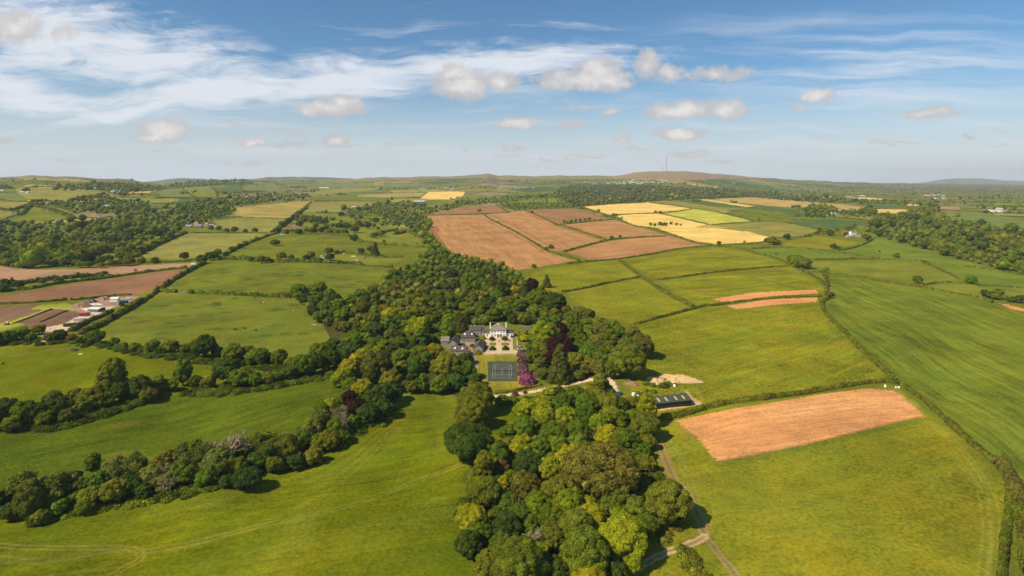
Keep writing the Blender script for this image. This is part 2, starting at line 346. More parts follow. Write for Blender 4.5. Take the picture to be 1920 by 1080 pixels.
FIELDS = [
 # name, wording, colour, rows (p, q, strength, spacing m), tuft, polygon
 ('moorland', 'mast hill', 'moor', None, .5, [(1120, 335), (1150, 322), (1190, 315), (1245, 312), (1330, 318), (1400, 322), (1440, 328), (1430, 335), (1360, 334), (1300, 338), (1220, 336), (1180, 334)]),
 ('moorland', 'skyline moor', 'moor2', None, .4, [(560, 325), (700, 322), (913, 315), (1120, 322), (1150, 334), (1050, 336), (900, 334), (700, 338), (640, 341), (600, 342)]),
 ('moorland', 'left skyline', 'moor2', None, .4, [(-200, 322), (60, 320), (130, 322), (190, 331), (240, 333), (100, 335), (0, 335), (-200, 338)]),
 ('moorland', 'grey plateau', 'moor2', None, .3, [(460, 328), (650, 328), (640, 338), (460, 339)]),
 ('hillside_pasture', 'cloud shaded hillside field', 'ogreen', None, .2, [(30, 352), (120, 351), (190, 360), (193, 366), (175, 370), (140, 376), (100, 379), (55, 374), (30, 362)]),
 ('hillside_pasture', 'slope under the far left farm', 'far', None, .2, [(0, 362), (30, 364), (54, 375), (45, 378), (0, 374)]),
 ('hillside_pasture', 'left edge field', 'ogreen', None, .1, [(0, 376), (50, 380), (46, 388), (20, 392), (0, 390)]),
 ('hillside_pasture', 'left edge lower field', 'ogreen', None, .1, [(0, 393), (22, 396), (20, 404), (8, 410), (0, 408)]),
 ('hillside_pasture', 'steep field above the valley wood', 'past', None, .3, [(56, 391), (90, 396), (139, 411), (130, 414), (100, 412), (60, 418), (28, 412), (42, 403)]),
 ('hillside_pasture', 'long sloping field', 'past2', None, .2, [(66, 384), (90, 386), (140, 398), (146, 410), (140, 411), (110, 400), (78, 392)]),
 ('hillside_pasture', 'bright valley side field', 'past2', None, .1, [(140, 382), (165, 377), (192, 388), (188, 397), (170, 398), (145, 389)]),
 ('hillside_pasture', 'brownish valley head field', 'ogreen', None, .1, [(190, 366), (205, 366), (232, 374), (216, 381), (200, 376)]),
 ('hillside_pasture', 'valley head field', 'past', None, .1, [(180, 374), (198, 377), (218, 384), (214, 389), (192, 383)]),
 ('stubble_strip', 'small straw strip', 'gold2', None, 0, [(243, 360), (283, 358), (283, 361), (243, 363)]),
 ('valley_pasture', 'pale field beyond the valley', 'ogreen', None, 0, [(272, 376), (320, 372), (338, 374), (330, 378), (300, 379), (276, 383)]),
 ('valley_pasture', 'patchwork field left', 'far', None, 0, [(290, 357), (340, 353), (362, 370), (320, 371), (300, 365)]),
 ('valley_pasture', 'patchwork field middle', 'past2', None, 0, [(344, 353), (394, 351), (404, 358), (406, 371), (366, 370), (352, 360)]),
 ('valley_pasture', 'patchwork field right', 'dgreen', None, 0, [(397, 351), (450, 349), (458, 357), (436, 360), (406, 358)]),
 ('valley_pasture', 'high patchwork field', 'far', None, 0, [(452, 348), (510, 344), (540, 359), (500, 360), (470, 357)]),
 ('valley_pasture', 'field in front of the hamlet', 'ogreen', None, 0, [(405, 373), (480, 371), (590, 362), (580, 372), (520, 375), (450, 378), (420, 378)]),
 ('plateau_pasture', 'plateau field near long barn', 'far', None, 0, [(530, 346), (640, 344), (700, 345), (690, 350), (560, 354)]),
 ('plateau_pasture', 'second plateau field', 'ogreen', None, 0, [(590, 358), (640, 353), (718, 352), (700, 357), (640, 362), (590, 366)]),
 ('plateau_pasture', 'dull tan plateau strip', 'tan', (((675, 366)), (795, 362), .1, 9), 0, [(670, 366), (750, 362), (797, 362), (790, 368), (720, 370), (668, 369)]),
 ('plateau_pasture', 'plateau field beside the conifer', 'past', None, 0, [(600, 368), (660, 368), (730, 371), (720, 376), (640, 376), (590, 375)]),
 ('plateau_pasture', 'dusky plateau field', 'ogreen', None, 0, [(590, 378), (660, 377), (706, 379), (690, 392), (640, 397), (568, 398), (585, 384)]),
 ('plateau_pasture', 'green strip beyond the straw field', 'far', None, 0, [(700, 347), (790, 343), (800, 348), (750, 351), (700, 351)]),
 ('stubble_field', 'small yellow field by the grey barn', 'gold', ((800, 368), (870, 362), .12, 12), 0, [(788, 372), (803, 360), (860, 359), (872, 360), (868, 367), (850, 373), (810, 374)]),
 ('pasture', 'field behind the grey barn', 'past', None, 0, [(800, 375), (850, 376), (845, 384), (800, 385)]),
 ('pasture', 'long green field beyond the wood edge', 'past', None, 0, [(868, 372), (900, 369), (960, 363), (1040, 358), (1045, 362), (970, 368), (900, 374), (870, 375)]),
 ('pasture', 'green field below the far wood', 'past2', None, 0, [(960, 374), (1000, 370), (1045, 370), (1058, 379), (970, 380)]),
 ('rough_grazing', 'scrubby common', 'rough', None, 1, [(935, 383), (980, 381), (1060, 380), (1085, 388), (1075, 391), (960, 393), (945, 390)]),
 ('pasture', 'olive field by the cottages', 'ogreen', ((410, 420), (530, 418), .15, 10), .1, [(400, 415), (443, 408), (555, 411), (538, 425), (510, 437), (430, 433), (412, 425)]),
 ('hay_field', 'tan hay field', 'tan', ((443, 400), (560, 395), .15, 10), .1, [(440, 390), (500, 383), (575, 377), (585, 379), (562, 395), (553, 410), (500, 410), (443, 407)]),
 ('hay_field', 'olive hay field', 'ogreen', ((260, 480), (490, 440), .2, 9), .1, [(250, 484), (290, 455), (345, 436), (370, 438), (500, 437), (505, 440), (470, 452), (430, 468), (405, 480), (340, 487), (290, 485)]),
 ('pasture', 'small pasture by the valley wood', 'past2', None, .1, [(160, 474), (215, 457), (260, 460), (262, 466), (210, 480), (165, 481)]),
 ('pasture', 'narrow pasture', 'past', None, .1, [(135, 492), (200, 482), (225, 480), (200, 492), (150, 497)]),
 ('pasture', 'pasture with one round bush', 'past', None, .1, [(228, 452), (260, 443), (305, 442), (300, 450), (270, 457)]),
 ('pasture', 'bright clearing in the valley wood', 'past2', None, 0, [(85, 460), (150, 438), (200, 427), (205, 433), (160, 446), (100, 458)]),
 ('pasture', 'lower clearing in the valley wood', 'ogreen', None, 0, [(20, 474), (80, 462), (150, 448), (156, 452), (110, 466), (40, 476)]),
 ('pasture', 'crescent pasture', 'past2', None, .1, [(670, 434), (740, 436), (780, 447), (796, 460), (700, 455), (668, 448)]),
 ('pasture', 'terraced pastures', 'past2', None, .1, [(560, 398), (640, 402), (720, 405), (740, 425), (790, 445), (740, 436), (660, 438), (560, 425), (545, 418)]),
 ('pasture', 'pasture with the lone tree', 'past', None, .35, [(440, 482), (480, 455), (527, 438), (655, 442), (655, 450), (705, 457), (792, 463), (812, 472), (800, 482), (755, 481), (705, 480), (667, 474), (627, 471), (610, 491), (500, 492), (450, 486)]),
 ('pasture', 'paddock with scattered timber', 'past2', None, .1, [(627, 472), (667, 475), (705, 481), (755, 481), (735, 502), (640, 493), (612, 491)]),
 ('pasture', 'upper cattle pasture', 'past', None, .55, [(310, 548), (345, 520), (400, 490), (420, 486), (600, 492), (735, 502), (740, 560), (640, 570), (560, 557), (420, 554)]),
 ('pasture', 'large cattle pasture', 'past', None, .45, [(150, 625), (230, 585), (300, 550), (330, 551), (540, 556), (560, 572), (600, 602), (650, 620), (690, 650), (660, 700), (560, 690), (380, 668), (240, 655), (185, 645), (100, 640)]),
 ('pasture', 'pasture with the trailer', 'meadow', None, .2, [(-300, 640), (0, 655), (60, 645), (110, 638), (190, 655), (260, 668), (400, 690), (500, 697), (560, 703), (420, 735), (300, 760), (100, 775), (0, 790), (-300, 830)]),
 ('meadow', 'middle meadow', 'mead2', ((100, 860), (620, 730), .55, 1.6), .25, [(-400, 820), (0, 785), (120, 770), (240, 755), (300, 745), (420, 725), (520, 705), (660, 700), (700, 740), (640, 800), (500, 850), (400, 880), (200, 930), (0, 960), (-400, 1010)]),
 ('meadow', 'front meadow', 'meadow', ((0, 1050), (640, 955), .50, 1.6), .15, [(-600, 1090), (-200, 990), (0, 950), (200, 925), (420, 880), (540, 840), (600, 800), (680, 760), (740, 730), (800, 722), (870, 738), (900, 745), (960, 745), (1010, 745), (1030, 800), (990, 1000), (960, 1080), (960, 1300), (-600, 1300)]),
 ('pasture', 'glade below the drive', 'meadow', None, .1, [(905, 745), (1020, 738), (1020, 770), (960, 780), (930, 830), (880, 850), (870, 800)]),
 # ploughed on the left
 ('ploughed_field', 'pale pink ploughed field', 'pink', ((0, 510), (340, 496), .25, 4), 0, [(-300, 480), (0, 499), (30, 504), (75, 506), (135, 505), (200, 501), (300, 496), (362, 493), (360, 499), (300, 505), (200, 516), (100, 527), (42, 533), (0, 524), (-300, 520)]),
 ('ploughed_field', 'red brown ploughed field', 'red', ((0, 560), (337, 507), .30, 3), 0, [(-300, 570), (0, 556), (75, 543), (200, 523), (275, 513), (337, 506), (349, 507), (292, 540), (252, 555), (200, 558), (130, 562), (0, 569), (-300, 585)]),
 ('ploughed_field', 'dark ploughed corner', 'soil', ((0, 600), (75, 571), .35, 3), 0, [(-300, 600), (0, 573), (75, 571), (62, 580), (83, 581), (20, 600), (0, 607), (-300, 640)]),
 ('grass_strip', 'green strip by the digger', 'limeg', None, .2, [(-300, 645), (0, 607), (22, 602), (83, 581), (58, 580), (70, 573), (125, 568), (137, 573), (133, 582), (97, 580), (60, 592), (25, 605), (45, 608), (0, 622), (-300, 670)]),
 ('bare_soil', 'soil plot between the furrows', 'soil', ((28, 606), (115, 579), .3, 3), 0, [(97, 580), (115, 579), (126, 583), (76, 605), (47, 608), (26, 605)]),
 ('bare_soil', 'soil plot beside the building site', 'soil', ((60, 616), (150, 586), .3, 3), .1, [(126, 584), (153, 586), (160, 590), (140, 602), (115, 609), (83, 613), (60, 618), (45, 608), (76, 605)]),
 ('bare_ground', 'building site', 'yard', None, .3, [(137, 572), (160, 563), (208, 558), (250, 556), (262, 556), (236, 570), (205, 580), (180, 592), (150, 612), (126, 624), (100, 636), (75, 634), (83, 614), (115, 608), (143, 598), (152, 587), (132, 582)]),
 ('bare_ground', 'sandy apron', 'sandy', None, .1, [(150, 578), (215, 574), (200, 582), (178, 592), (148, 611), (128, 622), (88, 620), (84, 614), (118, 608), (148, 593), (164, 585)]),
 # centre browns
 ('ploughed_field', 'small top brown field', 'brown2', ((810, 400), (930, 386), .22, 7), 0, [(807, 402), (853, 391), (930, 384), (957, 399), (907, 401)]),
 ('ploughed_field', 'largest brown field', 'brown', ((880, 405), (1010, 490), .5, 4), .05, [(797, 408), (813, 404), (907, 403), (933, 417), (973, 440), (1007, 460), (1027, 472), (1082, 488), (1010, 501), (957, 508), (905, 487), (870, 480), (845, 472), (825, 447), (803, 433)]),
 ('ploughed_field', 'middle brown field', 'brown', ((930, 400), (1050, 460), .5, 4), .05, [(910, 403), (958, 398), (983, 394), (1013, 407), (1043, 422), (1090, 437), (1135, 451), (1062, 471), (1035, 470), (1010, 458), (975, 437), (935, 415)]),
 ('ploughed_field', 'upper right brown field', 'brown2', ((1000, 395), (1090, 415), .2, 7), 0, [(987, 393), (1073, 391), (1107, 397), (1147, 412), (1090, 417), (1047, 420), (1010, 404)]),
 ('ploughed_field', 'brown field under the clump', 'brown', ((1060, 424), (1180, 446), .25, 6), 0, [(1051, 422), (1150, 412), (1255, 442), (1173, 447), (1140, 448), (1090, 432)]),
 ('ploughed_field', 'long lower brown field', 'brown', ((1070, 475), (1330, 455), .5, 4), 0, [(1063, 473), (1140, 452), (1190, 447), (1253, 443), (1280, 446), (1338, 460), (1280, 465), (1213, 478), (1160, 486), (1105, 487)]),
 ('stubble_field', 'top yellow field', 'gold', ((1100, 392), (1290, 388), .12, 10), 0, [(1087, 388), (1150, 383), (1219, 380), (1298, 391), (1219, 399), (1167, 402), (1146, 403)]),
 ('stubble_field', 'middle yellow field', 'gold', ((1160, 408), (1300, 410), .12, 10), 0, [(1156, 405), (1177, 401), (1233, 400), (1262, 406), (1325, 421), (1300, 426), (1240, 428), (1183, 421)]),
 ('stubble_field', 'lower yellow field', 'gold', ((1250, 435), (1430, 448), .12, 10), 0, [(1233, 429), (1280, 425), (1347, 428), (1400, 434), (1440, 444), (1430, 453), (1345, 458), (1300, 452), (1260, 440)]),
 ('crop_field', 'lime yellow field', 'lime', ((1260, 400), (1400, 415), .12, 10), 0, [(1243, 399), (1298, 391), (1313, 393), (1365, 403), (1413, 415), (1335, 422), (1290, 411)]),
 ('pasture', 'dull green field beside the far wood', 'ogreen', None, .2, [(1205, 379), (1250, 377), (1330, 384), (1400, 390), (1345, 397), (1300, 391)]),
 ('pasture', 'dark green strip', 'dgreen', None, 0, [(1260, 376), (1307, 374), (1405, 389), (1345, 387)]),
 ('stubble_strip', 'long thin straw strip', 'gold2', None, 0, [(1307, 374), (1330, 375), (1423, 387), (1405, 389)]),
 ('hay_field', 'long tan field under the right wood', 'straw', ((1400, 380), (1620, 392), .15, 12), 0, [(1340, 373), (1413, 370), (1497, 377), (1630, 388), (1613, 397), (1563, 395), (1507, 388), (1480, 390), (1423, 384), (1370, 378)]),
 ('pasture', 'green wedge above the yellow fields', 'past', None, 0, [(1360, 397), (1410, 391), (1470, 400), (1495, 410), (1470, 415), (1413, 414), (1385, 406)]),
 ('pasture', 'narrow field by the round copse', 'dgreen', None, 0, [(1425, 388), (1480, 391), (1508, 398), (1508, 406), (1470, 400)]),
 ('pasture', 'dull olive field', 'ogreen', ((1350, 422), (1530, 433), .1, 10), 0, [(1330, 422), (1413, 416), (1467, 417), (1543, 433), (1500, 444), (1445, 446), (1400, 433)]),
 ('pasture', 'bluish green field', 'dgreen', None, .1, [(1473, 415), (1563, 410), (1623, 417), (1613, 423), (1547, 432)]),
 ('stubble_patch', 'orange brown patch', 'gold2', None, 0, [(1627, 399), (1647, 392), (1717, 393), (1707, 400)]),
 ('pasture', 'green strip behind the copse', 'dgreen', None, 0, [(1590, 384), (1630, 382), (1730, 389), (1720, 392), (1640, 390)]),
 ('stubble_patch', 'far straw patch', 'gold2', None, 0, [(1590, 371), (1630, 370), (1655, 373), (1650, 375), (1600, 373)]),
 ('stubble_patch', 'small far gold patch', 'gold2', None, 0, [(1692, 380), (1730, 381), (1722, 386), (1692, 385)]),
 ('ploughed_field', 'far pink soil strip', 'pink', None, 0, [(1750, 386), (1800, 389), (1800, 393), (1752, 391)]),
 ('pasture', 'far right pasture', 'far', None, .1, [(1755, 394), (1830, 398), (1920, 412), (2100, 425), (2100, 440), (1920, 430), (1830, 418), (1790, 404)]),
 ('pasture', 'field of yellow flowers', 'yel', None, .3, [(1467, 461), (1480, 452), (1533, 443), (1613, 453), (1573, 468), (1520, 467)]),
 ('pasture', 'pale strip field', 'lush', None, .2, [(1405, 466), (1470, 462), (1513, 467), (1647, 483), (1530, 487), (1480, 493), (1440, 480)]),
 ('pasture', 'pale green field below the right wood', 'lush', ((1600, 480), (1800, 492), .1, 8), .2, [(1573, 471), (1640, 447), (1735, 470), (1800, 488), (1855, 500), (1853, 504), (1740, 490), (1653, 484)]),
 ('pasture', 'field with two round trees', 'past2', None, .15, [(1527, 490), (1653, 487), (1727, 490), (1813, 530), (1730, 534), (1613, 520), (1513, 508)]),
 ('pasture', 'right edge strip field', 'lush', None, .15, [(1737, 492), (1853, 505), (1920, 517), (2200, 560), (2200, 590), (1920, 538), (1830, 536)]),
 ('pasture', 'narrow field behind the right clump', 'past2', None, .15, [(1733, 536), (1813, 532), (1920, 540), (2200, 590), (2200, 640), (1920, 567), (1830, 554)]),
 ('silage_field', 'largest right field', 'silage', ((1560, 530), (1900, 700), .85, 2.4), .1, [(1513, 510), (1613, 521), (1713, 537), (1827, 557), (1920, 584), (2300, 680), (2300, 1100), (1905, 935), (1885, 890), (1840, 845), (1760, 780), (1695, 730), (1665, 700), (1600, 640), (1560, 600), (1548, 570), (1545, 530)]),
 ('bare_strip', 'red soil edge', 'orange', None, 0, [(1872, 569), (1890, 571), (1925, 581), (1925, 585), (1895, 579)]),
 ('pasture', 'upper left block of the tufted fields', 'yel', None, .9, [(995, 512), (1060, 497), (1158, 488), (1200, 520), (1050, 547), (1010, 545)]),
 ('pasture', 'tufted field on the crest', 'yel', ((1180, 500), (1460, 480), .95, 3.0), .9, [(1165, 486), (1340, 463), (1375, 465), (1470, 493), (1480, 498), (1340, 510), (1235, 525), (1220, 515)]),
 ('pasture', 'tufted field beside the copper beeches', 'yel', None, 1., [(1055, 548), (1200, 522), (1300, 575), (1185, 606), (1120, 592)]),
 ('pasture', 'tufted field above the soil strips', 'yel', ((1250, 545), (1530, 520), .9, 2.8), 1., [(1238, 527), (1340, 512), (1482, 499), (1540, 535), (1548, 552), (1440, 562), (1330, 572), (1300, 573)]),
 ('pasture', 'tufted field behind the barn', 'yel', ((1230, 700), (1600, 600), .5, 2.2), 1.1, [(1190, 608), (1300, 578), (1340, 573), (1545, 562), (1560, 600), (1600, 640), (1650, 690), (1668, 714), (1500, 737), (1360, 752), (1320, 762), (1250, 780), (1190, 790), (1130, 730), (1100, 700), (1200, 690), (1225, 660)]),
 ('bare_strip', 'upper soil strip', 'orange', ((1333, 563), (1530, 546), .25, 2), 0, [(1333, 561), (1413, 548), (1530, 543), (1534, 550), (1447, 555), (1363, 567)]),
 ('bare_strip', 'lower soil strip', 'orange', ((1363, 575), (1530, 560), .25, 2), 0, [(1363, 573), (1447, 560), (1532, 558), (1531, 566), (1447, 572), (1380, 580)]),
 ('pasture', 'field round the front ploughed field', 'yel', ((1300, 1060), (1860, 900), .22, 3), .55, [(1215, 790), (1320, 767), (1500, 744), (1668, 722), (1692, 733), (1760, 788), (1835, 848), (1880, 895), (1892, 960), (1880, 1300), (1390, 1300), (1150, 1100), (1100, 1100), (1060, 900), (1140, 800)]),
 ('ploughed_field', 'front ploughed field', 'orange', ((1280, 815), (1710, 755), .62, 1.0), .3, [(1280, 786), (1380, 765), (1447, 755), (1547, 738), (1630, 728), (1673, 732), (1688, 738), (1700.0, 748.0), (1691.2, 749.9), (1704.4, 751.9), (1697.8, 753.3), (1708.8, 755.8), (1702.8, 757.1), (1713.1, 759.6), (1708.1, 760.7), (1717.5, 763.5), (1713.8, 764.3), (1721.9, 767.4), (1718.2, 768.2), (1726.2, 771.2), (1720.1, 772.6), (1730.6, 775.1), (1725.3, 776.3), (1737, 780), (1723, 783), (1660, 797), (1600, 812), (1513, 833), (1420, 853), (1343.0, 868.0), (1351.9, 866.1), (1338.2, 862.3), (1347.0, 860.4), (1333.4, 856.7), (1337.3, 855.8), (1328.7, 851.0), (1332.6, 850.1), (1323.9, 845.3), (1332.1, 843.5), (1319.1, 839.7), (1326.7, 838.0), (1314.3, 834.0), (1321.6, 832.4), (1309.6, 828.3), (1314.8, 827.2), (1304.8, 822.7), (1311.7, 821.2), (1300.0, 817.0), (1305.9, 815.7), (1295.3, 813.4), (1301.1, 812.2), (1290.6, 809.9), (1294.3, 809.0), (1285.9, 806.3), (1290.9, 805.2), (1281.1, 802.7), (1286.0, 801.6), (1276.4, 799.1), (1282.9, 797.7), (1271.7, 795.6), (1279.5, 793.9), (1266, 790)]),
 ('rough_grazing', 'rough corner beyond the bottom right hedge', 'past', None, .8, [(1892, 930), (1925, 935), (2400, 1100), (2400, 1300), (1878, 1300), (1890, 1000)]),
 # woodland floor
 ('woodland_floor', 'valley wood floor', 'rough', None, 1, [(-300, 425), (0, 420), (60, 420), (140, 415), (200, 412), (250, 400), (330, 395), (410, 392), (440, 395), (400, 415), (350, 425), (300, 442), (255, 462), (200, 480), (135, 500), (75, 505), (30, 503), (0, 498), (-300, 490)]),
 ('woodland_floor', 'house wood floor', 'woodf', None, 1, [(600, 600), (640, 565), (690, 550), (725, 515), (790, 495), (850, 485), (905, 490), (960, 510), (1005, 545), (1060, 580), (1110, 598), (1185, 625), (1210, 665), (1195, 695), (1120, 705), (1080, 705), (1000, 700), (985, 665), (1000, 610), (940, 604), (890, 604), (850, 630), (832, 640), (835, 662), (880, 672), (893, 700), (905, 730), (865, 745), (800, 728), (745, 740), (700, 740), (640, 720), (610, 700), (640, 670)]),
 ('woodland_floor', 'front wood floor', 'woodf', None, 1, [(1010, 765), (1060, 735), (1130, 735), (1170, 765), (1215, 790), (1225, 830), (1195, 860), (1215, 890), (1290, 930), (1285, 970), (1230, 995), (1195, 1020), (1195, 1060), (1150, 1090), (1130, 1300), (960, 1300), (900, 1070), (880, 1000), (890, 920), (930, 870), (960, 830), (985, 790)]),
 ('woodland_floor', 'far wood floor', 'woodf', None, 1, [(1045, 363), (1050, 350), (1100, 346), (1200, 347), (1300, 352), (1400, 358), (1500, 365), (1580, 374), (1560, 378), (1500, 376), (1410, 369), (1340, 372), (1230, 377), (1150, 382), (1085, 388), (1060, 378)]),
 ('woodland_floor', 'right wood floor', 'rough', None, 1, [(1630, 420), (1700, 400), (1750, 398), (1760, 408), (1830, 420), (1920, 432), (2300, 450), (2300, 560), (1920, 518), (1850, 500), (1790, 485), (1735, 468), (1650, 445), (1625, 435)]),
 # the grounds of the house
 ('lawn', 'tennis lawn', 'lawn', ((912, 730), (898, 664), .45, 2.2), 0, [(894, 664), (972, 664), (985, 700), (1000, 722), (960, 732), (925, 738), (905, 720), (895, 695)]),
 ('rough_grass', 'bank below the lawn', 'grass', None, .5, [(925, 738), (1000, 722), (1060, 718), (1090, 700), (1150, 703), (1190, 712), (1180, 735), (1140, 735), (1085, 730), (1020, 742), (930, 750)]),
 ('courtyard', 'courtyard', 'yard', None, .1, [(862, 640), (888, 640), (887, 655), (892, 664), (897, 690), (888, 690), (884, 668), (872, 660), (862, 652)]),
 ('terrace', 'garden terrace', 'gravel', None, 0, [(908, 631), (968, 631), (975, 664), (900, 664), (906, 650)]),
 ('bare_ground', 'spoil beside the barn', 'dirt', None, .3, [(1283, 731), (1292, 735), (1300, 746), (1316, 754), (1300, 762), (1290, 763), (1225, 772), (1216, 768), (1260, 760), (1290, 752)]),
]
PATHS = [  # name, colour, width m, polyline
 ('drive', 'sandy', 3.4, [(905, 748), (930, 743), (966, 739), (1007, 733), (1050, 724), (1090, 716), (1120, 709), (1136, 706), (1146, 716), (1153, 730), (1160, 745)]),
 ('farm_track', 'track', 3.4, [(1225, 815), (1240, 840), (1247, 860), (1266, 901), (1290, 930), (1307, 962), (1319, 992), (1322, 1005)]),
 ('farm_track', 'track', 2.4, [(1322, 1005), (1345, 1035), (1364, 1058), (1380, 1080), (1400, 1120)]),
 ('farm_track', 'dirt', 2.6, [(1322, 1005), (1305, 1016), (1282, 1024), (1247, 1037), (1211, 1057), (1180, 1082), (1140, 1120)]),
]
# strokes painted by wheels and hooves into a field: colour, width, strength, polyline
MARKS = []
def ruts(c, w, k, pts, gap=1.9):
    MARKS.append((c, w, k, pts, gap / 2)); MARKS.append((c, w, k, pts, -gap / 2))
ruts((.28, .24, .06), .5, .55, [(267, 1035), (367, 1017), (500, 983), (640, 952), (720, 925), (800, 895), (872, 868)])
ruts((.28, .24, .06), .55, .6, [(-80, 1010), (0, 1022), (67, 1027), (200, 1027), (247, 1030), (263, 1040), (257, 1052), (233, 1065), (200, 1085)])
ruts((.26, .20, .07), .8, .5, [(-80, 1030), (0, 1047), (67, 1053), (133, 1045), (200, 1033), (247, 1030)])
ruts((.26, .25, .05), .4, .35, [(100, 1095), (160, 1070), (240, 1045)])
MARKS.append(((.24, .15, .08), 2.5, .6, [(0, 670), (60, 662), (110, 655), (170, 648)], 0))
for q in [[(1268, 742), (1285, 750), (1302, 752), (1310, 745), (1308, 730)], [(1300, 764), (1312, 750), (1302, 725)]]: ruts((.28, .28, .06), .5, .5, q)
for q in [[(1860, 1100), (1868, 1000), (1855, 920), (1800, 840), (1740, 790)], [(1838, 1100), (1850, 1000), (1836, 920), (1785, 850)]]: ruts((.30, .30, .06), .5, .45, q)
ruts((.24, .26, .06), .5, .5, [(1240, 812), (1262, 845), (1290, 895), (1315, 960), (1340, 1010)])
D1 = (.26, .12, .06)   # darker headland wheelings in the brown fields
for q in [[(893, 403), (935, 425), (985, 452), (1020, 471)], [(918, 403), (945, 415), (990, 438), (1035, 462), (1062, 470)], [(920, 384), (935, 393), (950, 399)], [(955, 398), (968, 398)],
          [(1035, 420), (1075, 433), (1120, 448)], [(1068, 424), (1105, 437), (1140, 446)], [(1255, 444), (1310, 453)], [(1063, 475), (1105, 485)], [(1110, 485), (1215, 472), (1330, 459)], [(1105, 400), (1140, 410)],
          [(803, 433), (815, 425), (820, 433), (805, 440)], [(800, 412), (810, 430), (830, 455)], [(985, 396), (1020, 415)]]:
    ruts(D1, 2.0, .85, q, 4.0)
MARKS.append(((.26, .10, .05), 8, .5, [(806, 425), (818, 430), (812, 440), (824, 455)], 0))
for q in [[(290, 536), (320, 520), (343, 508)], [(281, 541), (312, 524), (335, 510)]]: ruts((.20, .09, .05), .8, .4, q)
ruts((.2, .19, .05), .6, .45, [(880, 820), (905, 795), (925, 765), (935, 750)])
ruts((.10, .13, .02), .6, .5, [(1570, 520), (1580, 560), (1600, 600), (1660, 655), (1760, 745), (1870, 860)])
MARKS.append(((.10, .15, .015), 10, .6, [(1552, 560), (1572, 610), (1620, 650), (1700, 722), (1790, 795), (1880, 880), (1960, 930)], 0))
MARKS.append(((.33, .32, .05), 5, .5, [(700, 770), (730, 760), (760, 735)], 0))
rq = random.Random(4)
for cx, cy in [(rq.uniform(220, 600), rq.uniform(565, 640)) for _ in range(16)] + [(rq.uniform(370, 680), rq.uniform(497, 545)) for _ in range(18)] + [(345, 592), (318, 606), (395, 572), (300, 625), (430, 500), (470, 510), (455, 518), (530, 505), (560, 515), (265, 604), (350, 548), (620, 520), (660, 533), (635, 537), (677, 528), (600, 515), (520, 610), (440, 560), (405, 617), (560, 450), (566, 447), (415, 506), (400, 530), (445, 545)]:
    MARKS.append(((.055, .095, .018), 4.5 + 4 * random.random(), .85, [(cx - 2.5, cy), (cx + 2.5, cy + .4)], 0))
MARKS.append(((.36, .17, .08), 11, .4, [(1310, 812), (1400, 825), (1520, 802), (1640, 778)], 0)); MARKS.append(((.66, .36, .16), 12, .35, [(1450, 775), (1580, 757), (1680, 750)], 0)); MARKS.append(((.22, .12, .06), 1.2, .5, [(1345, 867), (1513, 833), (1660, 797), (1730, 781)], 0)); MARKS.append(((.10, .13, .015), 3.0, .5, [(1340, 872), (1513, 837), (1660, 801), (1722, 787)], 0)); MARKS.append(((.16, .10, .05), 5, .7, [(262, 602), (272, 604)], 0))
for q_ in [[(812, 412), (900, 440), (985, 495)], [(840, 408), (900, 430), (1020, 487)], [(930, 405), (990, 430), (1050, 458)], [(1090, 480), (1200, 465), (1300, 455)]]: MARKS.append(((.30, .15, .065), 14, .4, q_, 0)); MARKS.append(((.30, .18, .09), 5, .8, [(326, 550), (346, 548)], 0))
for cx, cy in [(316, 718), (417, 737), (1185, 720), (390, 708)]: MARKS.append(((.40, .24, .13), 4, .7, [(cx - 4, cy), (cx + 4, cy)], 0))
for cx, cy in [(265, 865), (225, 800), (230, 855), (545, 850)]: MARKS.append(((.24, .20, .02), 5, .5, [(cx - 20, cy), (cx + 20, cy - 6)], 0))
for q, w, k in [([(600, 905), (560, 1000), (520, 1080)], 9, .35), ([(770, 745), (745, 790), (690, 860), (600, 905)], 6, .35), ([(835, 745), (842, 800), (830, 850)], 6, .35), ([(300, 960), (500, 920), (680, 850)], 8, .3), ([(420, 1060), (620, 1020), (820, 960)], 12, .3)]:
    MARKS.append(((.21, .21, .02), w, k, q, 0))
for q, w, k in [([(805, 745), (800, 790), (812, 840)], 4, .45), ([(828, 748), (838, 790), (848, 830)], 5, .4), ([(100, 985), (300, 960), (500, 930)], 6, .3), ([(700, 900), (830, 880)], 5, .3), ([(650, 1060), (850, 1030)], 8, .35)]:
    MARKS.append(((.075, .105, .008), w, k, q, 0))

